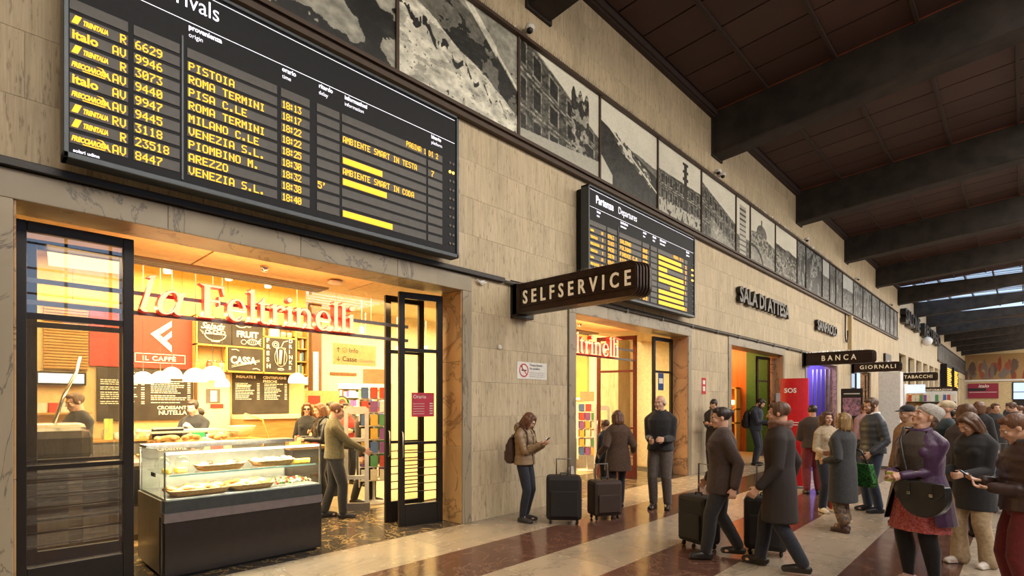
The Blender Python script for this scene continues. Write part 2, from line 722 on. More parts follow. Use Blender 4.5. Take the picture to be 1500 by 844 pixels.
for a, b in PIERS:
    slabs(a, b, 0, 3.54, .52, 1.12, 0)
slabs(-3, 41.0, 3.60, 5.72, .53, 1.2, 0)
slabs(-3, 41.0, 7.5, 9.14, .54, 1.2, 0)
for z0, z1 in ((5.0, 6.2), (6.2, 7.6), (7.6, 9.14)):
    for k in range(35):
        farw.box(-.02, 0, 41.0 + 1.6 * k + .004, 42.6 + 1.6 * k - .004, z0 + .003, z1 - .003, TRAV)
o = farw.build('far_stone_slabs', None, wall)
o['kind'] = 'stuff'
# marble linings of the doorways
TN = 0


def trim(name, *a, m=MARBLE, parent=None, bev=.006):
    return struct(Box(name, *a, m, parent, bev))


for i, (a, b) in enumerate(OPEN):
    oa = a - .20 if i else a - .21
    ob = b + .17
    tr = trim('trim_%d' % (i + 1), -.018, .018, oa, a, 0, HL)
    trim('jamb_slab', -.018, .018, b, ob, 0, HL, parent=tr)
    n = 4
    w = (ob - oa) / n
    for k in range(n):
        trim('lintel_slab', -.018, .02, oa + w * k + .001, oa + w * (k + 1) - .001, HL, 3.54, parent=tr)
    trim('soffit_slab', -.44, .018, a - .001, b + .001, HL - .001, HL + .018, parent=tr)
    rv = BROWNM if i != 0 else veined('amber_marble', (.48, .30, .14), (.38, .24, .12), (.20, .11, .05), rough=.35, scale=1.6)
    for z0, z1 in ((0, 1.1), (1.1, 2.3), (2.3, HL - .002)):
        trim('reveal_slab', -.44, -.001, b - .018, b + .001, z0 + .001, z1 - .001, m=rv, parent=tr)
        trim('reveal_slab', -.44, -.001, a - .001, a + .018, z0 + .001, z1 - .001, m=rv, parent=tr)

# iron rail over the doors, then a conduit with cables
rl = struct(Box('trim_rail', 0, .075, -3, 5.75, 3.545, 3.612, IRON, None, .006))
cd = MB()
cd.tube([(.045, 5.78, 3.56), (.045, 41, 3.57)], .026, 8, mat('grey_conduit', (.12, .11, .10), .6))
cd.tube([(.04, 5.9, 3.60), (.05, 8, 3.62), (.04, 12, 3.60), (.045, 20, 3.62), (.04, 41, 3.61)], .010, 6, BLACKP)
for k in range(24):
    cd.box(.003, .07, 6.3 + 1.45 * k, 6.36 + 1.45 * k, 3.52, 3.60, IRON)
tag(cd.build('cable_conduit'), 'long grey conduit with cables running along the stone wall over the doors', 'conduit')

# ---- framed band of photographs
FR0, FR1 = 5.85, 7.42
FY = [-2.9, -.65, 1.59, 3.83, 6.06, 8.27, 10.45, 12.61, 14.79, 15.85, 18.02, 20.29, 21.34, 23.52, 24.64, 25.63, 26.8, 28.87, 30.92, 33.05, 35.25, 37.0, 38.4, 39.7, 40.95]
fm = MB()
fm.box(.002, .09, -2.95, 41.0, 5.72, 5.80, FRAMEBR)
fm.box(.002, .13, -2.95, 41.0, 5.80, FR0, FRAMEBR)
fm.box(.002, .12, -2.95, 41.0, FR1, FR1 + .05, FRAMEBR)
fm.box(.002, .08, -2.95, 41.0, FR1 + .05, FR1 + .09, FRAMEBR)
frm = fm.build('photo_band_frame')
tag(frm, 'long brown frame holding the row of black and white photographs high on the wall', 'frame')
for y in FY:
    Box('divider', .0, .075, y - .022, y + .022, FR0, FR1, FRAMEBR, frm)


def shade_img(kind, H, Wd, rng):
    """grey image for one photographic print, rows from bottom to top"""
    yy, xx = np.mgrid[0:H, 0:Wd]
    u = xx / (Wd - 1.)
    v = yy / (H - 1.)

    def fbm(sx, sy, o=5, seed=0):
        r = np.random.RandomState(seed)
        out = np.zeros((H, Wd))
        amp = 1.
        tot = 0
        for k in range(o):
            nx, ny = int(sx * 2 ** k) + 2, int(sy * 2 ** k) + 2
            g = r.rand(ny + 1, nx + 1)
            X = u * nx * .999
            Y = v * ny * .999
            i, j = X.astype(int), Y.astype(int)
            fx, fy = X - i, Y - j
            fx = fx * fx * (3 - 2 * fx)
            fy = fy * fy * (3 - 2 * fy)
            t = g[j, i] * (1 - fx) * (1 - fy) + g[j, i + 1] * fx * (1 - fy) + g[j + 1, i] * (1 - fx) * fy + g[j + 1, i + 1] * fx * fy
            out += amp * t
            tot += amp
            amp *= .55
        return out / tot
    s = rng.randint(9999)
    n1, n2, n3 = fbm(3, 3, 6, s), fbm(6, 6, 5, s + 1), fbm(2, 2, 3, s + 2)
    sky = .62 + .25 * v + .12 * (n3 - .5)
    if kind == 'peaks':
        im = np.where(n1 + .25 * (n2 - .5) > .5, .52, .06) + .25 * (n2 - .5)
        t = fbm(14, 5, 4, s + 5)
        im = np.where((u + v * .5 < .55) & (t > .52), .6, im)
    elif kind == 'snow':
        slope = .78 - .55 * u + .10 * (n1 - .5)
        snow = .78 + .12 * (n2 - .5) - .2 * (fbm(5, 12, 4, s + 4) > .60)
        rock = np.where(n2 > .5, .32, .09)
        im = np.where(v < slope, snow, rock)
        ridge = .95 - .35 * np.abs(u - .45) + .1 * (n1 - .5)
        im = np.where((v > ridge) | ((u > .72) & (v > 1.55 - 1.1 * u + .0)), .42 + .1 * v, im)
        im = np.where(np.abs(v - (1.6 - 1.12 * u)) < .02 + .03 * (u < .8), .8, im)
        tr = (np.abs(v - (.62 - .5 * u + .05 * np.sin(u * 40))) < .05 * (1 - u)) & (fbm(40, 12, 2, s + 7) > .42)
        im = np.where(tr, .08, im)
        sp = fbm(60, 50, 1, s + 8) > .90
        im = np.where(sp & (v < .6), .15, im)
    elif kind in ('palace', 'street', 'tower', 'square'):
        top = {'palace': 1.12 - .62 * u, 'street': .85 - .35 * u, 'tower': .35 + 0 * u, 'square': .62 + .0 * u}[kind]
        pv = v / np.maximum(top, .05)
        gx = np.power(u, .75)
        nw = {'palace': 5, 'street': 7, 'tower': 5, 'square': 9}[kind]
        cx = (gx * nw) % 1
        cy = (pv * 3.) % 1
        b = .26 + .18 * (n2 - .5)
        win = (np.abs(cx - .5) < .22) & (np.abs(cy - .45) < .30)
        fr = (np.abs(cx - .5) < .30) & (np.abs(cy - .45) < .38)
        b = np.where(fr, .46, b)
        b = np.where(win, .05 + .1 * n2, b)
        b = np.where(cy > .93, .5, b)
        b = np.where((fbm(30, 30, 2, s + 3) > .56) & ~win, b * .6, b)
        im = np.where(v < top, b, sky)
        if kind == 'palace':
            m = (u > .62) & (u < .86) & (v < .86 + .05 * np.sin(u * 70))
            im = np.where(m, .14 + .35 * (fbm(18, 14, 3, s + 6) > .55), im)
            im = np.where(v < .12 + .1 * u, .6, im)
        if kind == 'tower':
            m = np.abs(u - .5) < .24
            im = np.where(m & (v < .9), np.where((v * 11) % 1 < .3, .15, .62), im)
        if kind == 'square':
            m = np.abs(u - .62) < .035 + .03 * ((v * 9) % 1 < .4)
            im = np.where(m & (v < .93), .14, im)
            im = np.where((v < .22), .62 + .2 * (n2 - .5) - .5 * (fbm(40, 20, 1, s + 6) > .72), im)
        if kind == 'street':
            im = np.where((v < .5 - .45 * u) & (u > .25), .45 + .4 * (n2 - .5), im)
    elif kind == 'coast':
        im = sky * 1.02
        im = np.where(v < .62 + .10 * (n1 - .5) - .05 * u, .35 + .2 * (n2 - .5), im)
        im = np.where(v < .5 - .3 * u + .25, .12 + .06 * (n2 - .5), im)
        m = (np.abs(u - .55) < .33) & (np.abs(v - (.75 - .45 * u)) < .07 + .05 * (n2 - .5) * 2)
        im = np.where(m, np.where(fbm(26, 26, 2, s + 4) > .5, .75, .25), im)
        im = np.where(np.abs(v - (.55 - .55 * (u - .45))) < .012, .8, im)
        im = np.where((u < .2) & (v < .35 - u), .7, im)
    elif kind == 'dome':
        im = sky
        im = np.where(((u - .45) / .2) ** 2 + ((v - .62) / .16) ** 2 < 1, .2 + .2 * ((u * 30) % 1 > .5), im)
        im = np.where((np.abs(u - .45) < .025) & (v < .88) & (v > .7), .2, im)
        im = np.where(v < .62 - .2 * np.abs(u - .3), .2 + .3 * (fbm(24, 24, 2, s + 1) > .5), im)
        im = np.where(v < .3 - .2 * (u - .5), .55 * (.6 + .6 * n2), im)
        im = np.where(np.abs(((u - .1) ** 2 + (v + .1) ** 2) ** .5 - .42) < .03, .08, im)
    elif kind == 'garden':
        im = np.where(v < .62 + .1 * (n1 - .5), .08 + .35 * (n2 > .52) * n2, sky)
        im = np.where((v < .5) & (fbm(20, 30, 2, s + 3) > .56), .5, im)
    else:
        c = fbm(7, 2, 5, s + 3)
        im = np.where(c > .55, .62, .14) + .3 * (n2 - .5)
        im = np.where((v > .75) & (n1 > .45), .55, im)
        im = np.where((fbm(26, 20, 3, s + 4) > .57), .1, im)
    if kind in ('peaks', 'snow', 'coast', 'garden', 'dome'):
        im = np.where((im > .58) & (kind != 'snow'), im, im * (1 + .8 * (fbm(16, 16, 5, s + 21) - .5)) + .10 * (fbm(34, 34, 3, s + 22) - .5))
    if kind in ('palace', 'square', 'street'):
        im = np.where(im > .56, im, im * (1 + .9 * (fbm(40, 30, 3, s + 23) - .5)))
    im = np.clip(im + .06 * (fbm(60, 60, 1, s + 9) - .5), .02, .95)
    return im


def print_mesh(name, im, y0, y1, z0, z1, x, tint=(1.0, .93, .76), gain=.62, bw=None):
    H, Wd = im.shape
    me = D.meshes.new(name)
    ys = np.linspace(y0, y1, Wd)
    zs = np.linspace(z0, z1, H)
    Y, Z = np.meshgrid(ys, zs)
    co = np.stack([np.full_like(Y, x), Y, Z], -1).reshape(-1, 3)
    a = (np.arange(H - 1)[:, None] * Wd + np.arange(Wd - 1)[None, :]).reshape(-1)
    F = np.stack([a, a + 1, a + Wd + 1, a + Wd], 1)
    me.vertices.add(H * Wd)
    me.vertices.foreach_set('co', co.reshape(-1))
    me.loops.add(len(F) * 4)
    me.loops.foreach_set('vertex_index', F.reshape(-1).astype(np.int32))
    me.polygons.add(len(F))
    me.polygons.foreach_set('loop_start', np.arange(len(F), dtype=np.int32) * 4)
    me.polygons.foreach_set('loop_total', np.full(len(F), 4, dtype=np.int32))
    me.update()
    ca = me.color_attributes.new('print', 'FLOAT_COLOR', 'POINT')
    g = im.reshape(-1) ** 1.7 * gain
    if bw is None:
        arr = np.stack([g * tint[0], g * tint[1], g * tint[2], np.ones_like(g)], 1)
    else:
        arr = bw.reshape(-1, 4)
    ca.data.foreach_set('color', arr.reshape(-1).astype(np.float32))
    return me


PR = D.materials.new('photographic_print')
PR.use_nodes = True
_b = PR.node_tree.nodes['Principled BSDF']
_a = PR.node_tree.nodes.new('ShaderNodeAttribute')
_a.attribute_name = 'print'
PR.node_tree.links.new(_a.outputs[0], _b.inputs['Base Color'])
_b.inputs['Roughness'].default_value = .38
kinds = ['peaks', 'palace', 'peaks', 'snow', 'palace', 'coast', 'square', 'street', 'tower', 'dome', 'garden', 'trees', 'trees', 'garden', 'trees', 'trees', 'garden', 'trees', 'trees', 'trees', 'trees', 'trees', 'trees', 'trees']
plab = {2: 'black and white photograph of dark rocky peaks streaked with snow, above the arrivals board',
        3: 'black and white photograph of a snowy mountain slope with small fir trees',
        4: 'black and white photograph of an ornate palace front in steep perspective',
        5: 'black and white photograph of a harbour wall and dark water',
        6: 'black and white photograph of a square with a thin spire',
        7: 'black and white photograph of a street with a tall palace corner',
        8: 'narrow black and white photograph of a round striped tower',
        9: 'black and white photograph of a domed church over a curved colonnade',
        10: 'black and white photograph of a dark wooded valley under pale sky'}
ordn = ['first', 'second', 'third', 'fourth', 'fifth', 'sixth', 'seventh', 'eighth', 'ninth', 'tenth', 'eleventh', 'twelfth', 'thirteenth', 'fourteenth', 'fifteenth']
rng = np.random.RandomState(11)
for i in range(len(FY) - 1):
    a, b = FY[i] + .022, FY[i + 1] - .022
    if i < 2:
        H, Wd = 60, 60
    elif i < 8:
        H, Wd = 170, max(40, int(170 * (b - a) / 1.57))
    else:
        H, Wd = 90, max(24, int(80 * (b - a) / 1.57))
    me = print_mesh('photo_panel', shade_img(kinds[i], H, Wd, rng), a, b, FR0, FR1, .045,
                    tint=(.97, .95, .80) if i < 11 else (.80, .86, .84), gain=.95 if i < 11 else .7)
    me.materials.append(PR)
    o = link('photograph', me)
    if i in plab:
        lb = plab[i]
    elif i < 2:
        lb = ['black and white mountain photograph at the near end of the band', 'black and white palace photograph left of the arrivals board heading'][i]
    else:
        lb = 'dim grey photograph on the high band, %s beyond the wooded valley picture' % ordn[i - 11]
    tag(o, lb, 'photograph', 'photographs in the high band')
    m2 = MB()
    m2.box(.003, .043, a, b, FR0 + .001, FR1 - .001, BLACKP)
    m2.build('backing', None, o)

# second, farther band of pictures
f2 = MB()
f2.box(-.01, .12, 63.5, 97.2, 5.72, 5.86, FRAMEBR)
f2.box(-.01, .12, 63.5, 97.2, 7.44, 7.54, FRAMEBR)
f2o = tag(f2.build('photo_band_frame'), 'distant dark frame of pictures beyond the raised lettering near the hall end', 'frame')
for k in range(14):
    y0 = 63.6 + 2.4 * k
    me = print_mesh('photo_panel', shade_img('trees', 26, 26, rng), y0, y0 + 2.3, 5.86, 7.44, .05, tint=(.8, .88, .92), gain=.35)
    me.materials.append(PR)
    o = link('photograph', me)
    tag(o, 'small far picture, %s from the near end of the distant band' % ordn[k], 'photograph', 'pictures in the distant band')

# pigeon spikes
def spikes(name, p0, p1, n, h, label, parent=None):
    b = MB()
    p0, p1 = Vector(p0), Vector(p1)
    for k in range(n):
        p = p0.lerp(p1, (k + .5) / n)
        for s in (-1, 1, .2):
            q = p + Vector((s * h * .45, random.uniform(-.3, .3) * h, h))
            d = .0028
            b.add([p + Vector((d, 0, 0)), p + Vector((-d, d, 0)), p + Vector((-d, -d, 0)), q], [(0, 1, 3), (1, 2, 3), (2, 0, 3)], CHROME)
    o = b.build(name, None, parent)
    o['kind'] = 'stuff'
    if label and not parent:
        tag(o, label, 'spikes')
    return o


spikes('pigeon_spikes', (.06, 2, 7.51), (.06, 25, 7.51), 420, .10, 'row of thin metal pigeon spikes along the top of the photograph band')

# ---- roof beams, ceiling panels, battens
def czs(x):
    return 9.14 + .062 * x


ceil = MB()
ceil.add([(-.42, -3, czs(-.42) + .06), (7.1, -3, czs(7.1) + .06), (7.1, 41.45, czs(7.1) + .06), (-.42, 41.45, czs(-.42) + .06),
          (-.42, -3, czs(-.42) + .2), (7.1, -3, czs(7.1) + .2), (7.1, 41.45, czs(7.1) + .2), (-.42, 41.45, czs(-.42) + .2)],
         [(0, 1, 2, 3), (7, 6, 5, 4), (0, 4, 5, 1), (1, 5, 6, 2), (2, 6, 7, 3), (3, 7, 4, 0)])
ceil.add([(-.42, 62.5, czs(-.42) + .06), (7.1, 62.5, czs(7.1) + .06), (7.1, 97.4, czs(7.1) + .06), (-.42, 97.4, czs(-.42) + .06),
          (-.42, 62.5, czs(-.42) + .2), (7.1, 62.5, czs(7.1) + .2), (7.1, 97.4, czs(7.1) + .2), (-.42, 97.4, czs(-.42) + .2)],
         [(0, 1, 2, 3), (7, 6, 5, 4), (0, 4, 5, 1), (1, 5, 6, 2), (2, 6, 7, 3), (3, 7, 4, 0)])
ceil = struct(ceil.build('ceiling', mat('ceiling_void', (.02, .012, .010), .9)))
BY = [-.73 + 7.03 * k for k in range(15)]
xs = [.16, 1.35, 2.77, 4.20, 5.65, 7.08]


def slab_panel(x0, x1, y0, y1, m, name, parent, t=.02, dz=.0):
    b = MB()
    v = [(x, y, czs(x) + dz + z) for x in (x0, x1) for y in (y0, y1) for z in (0, t)]
    b.add(v, [(0, 1, 3, 2), (4, 6, 7, 5), (0, 4, 5, 1), (2, 3, 7, 6), (0, 2, 6, 4), (1, 5, 7, 3)], m)
    return b.build(name, None, parent)


for k, by in enumerate(BY):
    if by > 96:
        continue
    x1 = 16.0
    b = MB()
    w = .56

    def prof(x):
        top = czs(x) + .04 if x < 7.2 else czs(7.2) + .04
        bot = 8.05 + .078 * min(x, 7.2)
        if 41 < by < 63:
            top = 9.12
        return top, bot
    st = [0.01, 7.2, 16.0]
    vs = []
    for x in st:
        t, bo = prof(x)
        vs += [(x, by, bo + .03), (x, by + .03, bo), (x, by + w - .03, bo), (x, by + w, bo + .03), (x, by + w, t), (x, by, t)]
    fs = []
    for i in range(2):
        for j in range(6):
            q = (j + 1) % 6
            fs.append((i * 6 + j, i * 6 + q, i * 6 + 6 + q, i * 6 + 6 + j))
    fs += [tuple(range(6)), tuple(range(12, 18))[::-1]]
    b.add(vs, fs, BEAMM)
    o = struct(b.build('ceiling_beam'))
    # steel end shoe against the wall and the thin rusty cover strip
    e = MB()
    e.box(0.0, .05, by - .03, by + w + .03, 8.02, 9.2, BEAMM)
    e.build('end_plate', None, o)
    if k < 8:
        slab_panel(.05, 7.0, by - .018, by - .002, RUST, 'cover_strip', o, .02, -.022)
    ya, yb = by + w, by + 7.03
    if yb > 97.4:
        yb = 97.4
    # cornice along the wall
    c = MB()
    c.box(0, .15, ya, yb, 9.02, 9.2, CEILR)
    c.box(.0, .10, ya, yb, 8.98, 9.03, CEILR)
    struct(c.build('trim_cornice'))
    if yb <= 41.6:
        n = 7
        h = (yb - ya) / n
        for xi in range(5):
            for r in range(n):
                slab_panel(xs[xi] + .02, xs[xi + 1] - .02, ya + h * r + .018, ya + h * (r + 1) - .018, CEILM, 'ceiling_panel', ceil, .03, .0)
        for xi in range(1, 6):
            bb = MB()
            x = xs[xi]
            bb.box(x - .035, x + .035, ya, yb, czs(x) - .055, czs(x) + .05, CEILR)
            bb.build('batten', None, ceil)
    elif yb <= 62.6:
        gl = MB()
        gl.add([(.1, ya, 10.4), (15.9, ya, 10.4), (15.9, yb, 10.4), (.1, yb, 10.4)], [(0, 1, 2, 3)], MATS['clear_glass'])
        s = struct(gl.build('window_skylight'))
        for x in np.arange(.1, 16, 1.42):
            Box('glazing_bar', x - .04, x + .04, ya - .56, yb, 10.2, 10.4, BLACKP, s)
        for y in np.arange(ya + .5, yb, .8):
            Box('glazing_bar', 0.1, 15.9, y - .015, y + .015, 10.34, 10.4, OFFWH, s)
    else:
        slab_panel(.1, 7.0, ya + .02, yb - .02, CEILM, 'ceiling_panel', ceil, .03, .0)

# near and far roof glazing over the middle of the concourse, side wall with a window band, end walls
sk = MB()
sk.add([(7.1, -3, 9.75), (16, -3, 9.75), (16, 97, 9.75), (7.1, 97, 9.75)], [(0, 1, 2, 3)], MATS['clear_glass'])
sk = struct(sk.build('window_roof_glazing'))
for x in (7.2, 9.4, 11.6, 13.8, 15.9):
    Box('glazing_bar', x - .04, x + .04, -3, 97, 9.6, 9.75, BLACKP, sk)
rw = MB()
rw.box(16, 16.3, -3, 97, 0, 4.4)
rw.box(16, 16.3, -3, 97, 7.6, 9.9)
for k in range(15):
    rw.box(15.98, 16.3, BY[k] - .3, BY[k] + .86, 4.4, 7.6)
struct(rw.build('wall_right', TRAV))
rb = MB()
for k in range(14):
    for j in range(1, 5):
        y = BY[k] + .86 + j * 1.18
        rb.box(16.05, 16.12, y - .04, y + .04, 4.4, 7.6)
for z in (5.2, 6.0, 6.8):
    rb.box(16.05, 16.12, -3, 97, z - .03, z + .03)
struct(rb.build('window_1', IRON))
struct(Box('wall_back', -13, 16.3, -3.3, -3, 0, 9.9, TRAV))
# far end wall: painted frieze above, pale stone, a wide window
ew = MB()
ENDST = mat('end_wall_stone', (.62, .48, .26), .7, noise=(3, (1, 1, 1), 5), col2=(.52, .40, .22), coord='World')
ew.box(-.42, 4.85, 97.0, 97.3, 0, 9.4)
ew.box(4.85, 9.5, 97.0, 97.3, 4.6, 9.4)
ew.box(9.5, 16.3, 97.0, 97.3, 0, 9.4)
ew = struct(ew.build('wall_end', ENDST))
struct(Box('trim_end', -.02, 16, 96.85, 97.0, 4.8, 5.0, WHITE))
yy, xx = np.mgrid[0:60, 0:260]
u = xx / 259.
v = yy / 59.
r_ = np.random.RandomState(5)
base = np.zeros((60, 260, 4))
base[..., 3] = 1
base[..., :3] = np.array([.30, .17, .06])
for k in range(70):
    cx, cy = r_.rand(), r_.rand() * .55 + .1
    sx_, sy_ = .008 + .02 * r_.rand(), .12 + .2 * r_.rand()
    colr = [(.22, .035, .015), (.16, .12, .10), (.34, .22, .10), (.10, .06, .04), (.26, .06, .03)][r_.randint(5)]
    m = ((u - cx) / sx_) ** 2 + ((v - cy) / sy_) ** 2 < 1 + .6 * (r_.rand(60, 260) - .5)
    base[m, :3] = colr
me = print_mesh('mural', u, 0, 1, 0, 1, 0, bw=base)
for w_ in me.vertices:
    yv, zv = w_.co.y, w_.co.z
    w_.co = (-.0 + yv * 16, 96.94, 5.05 + zv * 3.4)
me.materials.append(PR)
tag(link('mural', me), 'wide faded ochre and red painted mural of figures high on the far end wall', 'mural')
es = thing('advertising_panel', 'magenta and white advertising panel on the far end wall', 'sign', (0, 0, 0))
Box('panel', .3, 3.45, 96.8, 96.98, 2.5, 4.5, MAGENTA, es)
text('lettering', 'italo', frame_y(1.4, 96.78, 3.95), .62, WHITE, es, bold=.01, shear=.2)
Box('stripe', .45, 3.3, 96.77, 96.8, 3.28, 3.34, WHITE, es)
Box('stripe', .3, 2.2, 96.76, 96.8, 3.5, 3.85, BLACKP, es)
wnf = MB()
for x in (4.85, 6.2, 7.8, 9.4):
    wnf.box(x - .06, x + .06, 96.9, 97.1, 2.3, 4.6)
for z in (2.3, 3.3, 4.55):
    wnf.box(4.85, 9.5, 96.9, 97.1, z - .05, z + .05)
wnf.box(4.85, 9.5, 96.95, 97.1, 0, 2.3)
struct(wnf.build('window_2', IRON))
# far stretch of the wall: piers and tall openings backed by added glowing panels
fp = MB()
for k in range(15):
    y = 41.0 + 3.9 * k
    fp.box(-.42, 0, y, y + 1.0, 0, 5.0)
struct(fp.build('wall_far', TRAV))
LITW = mat('glowing_backing', (.8, .66, .42), .6, emit=(1.0, .75, .42), estr=.35)
for k in range(14):
    y = 42.0 + 3.9 * k
    dm = MB()
    for yy_ in (y, y + 1.42, y + 2.82):
        dm.box(-.36, -.28, yy_, yy_ + .08, 0, 5.0)
    for z in (2.3, 3.6, 4.94):
        dm.box(-.36, -.28, y, y + 2.9, z, z + .08)
    d = struct(dm.build('door_%d' % (k + 8), IRON))
    pn = MB()
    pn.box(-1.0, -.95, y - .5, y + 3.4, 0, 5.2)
    pn.build('glow_back_panel', LITW, d)

# ================================================================ BOARDS AND SIGNS
F57 = {' ': '0000000000', '.': '0060600000', ':': '0036360000', "'": '0005030000', '0': '3E5149453E', '1': '00427F4000', '2': '4261514946', '3': '2141454B31',
       '4': '1814127F10', '5': '2745454539', '6': '3C4A494930', '7': '0171090503', '8': '3649494936', '9': '064949291E', 'A': '7E1111117E', 'B': '7F49494936',
       'C': '3E41414122', 'D': '7F4141221C', 'E': '7F49494941', 'F': '7F09090901', 'G': '3E4149497A', 'H': '7F0808087F', 'I': '00417F4100', 'J': '2040413F01',
       'K': '7F08142241', 'L': '7F40404040', 'M': '7F020C027F', 'N': '7F0408107F', 'O': '3E4141413E', 'P': '7F09090906', 'Q': '3E4151215E', 'R': '7F09192946',
       'S': '4649494931', 'T': '01017F0101', 'U': '3F4040403F', 'V': '1F2040201F', 'W': '3F4038403F', 'X': '6314081463', 'Y': '0708700807', 'Z': '6151494543',
       'a': '2054545478', 'i': '00447D4000', 't': '043F444020', 'l': '00417F4000', 'o': '3844444438'}


def led(name, s, x, y, z, h, m, parent, adv=6.2, wide=.78, bold=1.30, slant=0.):
    """dot-matrix characters: every lit dot is a small raised square; z is the middle"""
    b = MB()
    p = h / 7.
    pw = p * wide
    cy = y
    for ch in s:
        g = F57.get(ch, F57[' '])
        for c in range(5):
            bits = int(g[2 * c:2 * c + 2], 16)
            r = 0
            while r < 7:
                if bits >> r & 1:
                    r2 = r
                    while r2 < 6 and bits >> (r2 + 1) & 1:
                        r2 += 1
                    z1 = z + h / 2 - p * r
                    z0 = z + h / 2 - p * (r2 + 1)
                    sl = slant * (z1 - z + h / 2)
                    y0 = cy + c * pw + sl
                    b.add([(x, y0, z0), (x, y0 + pw * bold, z0), (x, y0 + pw * bold, z1), (x, y0, z1)], [(0, 1, 2, 3)], m)
                    r = r2 + 1
                else:
                    r += 1
            # horizontal runs keep the strokes joined
        cy += adv * pw
    return b.build(name, None, parent)


def fit_text(name, s, y0, y1, z, size, m, parent, x, bold=.003, shear=0.):
    me = text_mesh(s, size, bold=bold, shear=shear)
    a, b = min(v.co.x for v in me.vertices), max(v.co.x for v in me.vertices)
    for v in me.vertices:
        v.co.x = (v.co.x - a) / (b - a) * (y1 - y0)
    me.transform(frame_x(x, y0, z))
    me.materials.clear()
    me.materials.append(m)
    return link(name, me, parent)


def bars(name, y0, y1, z, h, x, m, parent, gap=.012):
    b = MB()
    y = y0
    while y < y1:
        b.box(x - .002, x, y, min(y + .05, y1), z - h / 2, z + h / 2, m)
        y += .05 + .0
    return b.build(name, None, parent)


def board(name, label, y0, y1, z0, z1, X, title, rows, heads, cols, big):
    t = thing(name, label, 'departure board' if not big else 'arrival board', (0, 0, 0), group='train boards')
    Box('casing', .02, X - .03, y0 + .04, y1 - .04, z0 + .06, z1 - .03, BOARDM, t)
    fr = MB()
    for a in ((y0, y0 + .035, z0, z1), (y1 - .035, y1, z0, z1), (y0, y1, z0, z0 + .05), (y0, y1, z1 - .035, z1)):
        fr.bbox(X - .16, X + .008, a[0], a[1], a[2], a[3], .006, BOARDF)
    fr.build('frame', None, t)
    Box('face', X - .04, X - .012, y0 + .03, y1 - .03, z0 + .045, z1 - .03, BOARDM, t)
    xf = X - .010
    for z in (z1 - .065, z1 - .37):
        Box('line', xf, xf + .002, y0 + (.05 if not big else .05), y1 - .06, z - .0025, z + .0025, WLETT, t)
    for k in range(9 + 1):
        zc = 4.75 - .1175 * (k - 1)
        for (a, b) in cols:
            Box('display_cell', xf - .004, xf + .004, a, b, zc - .043, zc + .043, CELLM, t)
    Box('column_divider', xf - .002, xf + .008, cols[2][0] - .045, cols[2][0] - .03, z0 + .07, 5.0, BOARDF, t)
    for k in range(9 + 1):
        zc = 4.87 - .1175 * k
        for dy in (0, .055):
            lp = MB()
            lp.lathe([(0, 0), (.019, 0), (.019, .006), (0, .006)], (0, 0, 0), 10)
            lp.v = [(xf + p[2], y1 - .14 + dy + p[0], zc + p[1]) for p in lp.v]
            on = (k in (1,)) if big else (k in (1, 2, 3))
            lp.build('lamp', mat('amber_lamp_on', (1, .5, .1), .4, emit=(1, .5, .06), estr=3) if on else GREYST, t)
    return t, xf + .006


cols1 = [(.62, 1.00), (1.04, 1.38), (1.44, 2.24), (2.28, 2.58), (2.66, 2.92), (2.95, 4.10), (4.13, 4.36)]
b1, xf = board('arrivals_board', 'large black electronic arrivals board with amber lettering over the wide bar doorway', .58, 4.63, 3.64, 5.52, .30, '', None, None, cols1, True)
R1 = [('TRENITALIA', 'R', '6629', 'PISTOIA', '18:13', '', '', ''),
      ('italo', 'AV', '9946', 'ROMA TERMINI', '18:17', '', 'AMBIENTE SMART IN TESTA', '7'),
      ('TRENITALIA', 'R', '3073', 'PISA C.LE', '18:22', '', '', ''),
      ('FRECCIAROSSA', 'AV', '9440', 'ROMA TERMINI', '18:22', '', '=.50', ''),
      ('italo', 'AV', '9947', 'MILANO C.LE', '18:25', '', 'AMBIENTE SMART IN CODA', ''),
      ('FRECCIAROSSA', 'AV', '9445', 'VENEZIA S.L.', '18:30', '', '=.56', ''),
      ('TRENITALIA', 'RV', '3118', 'PIOMBINO M.', '18:32', "5'", '', ''),
      ('TRENITALIA', 'R', '23518', 'AREZZO', '18:38', '', '', ''),
      ('FRECCIAROSSA', 'AV', '8447', 'VENEZIA S.L.', '18:40', '', '=.64', '')]
ch = .074
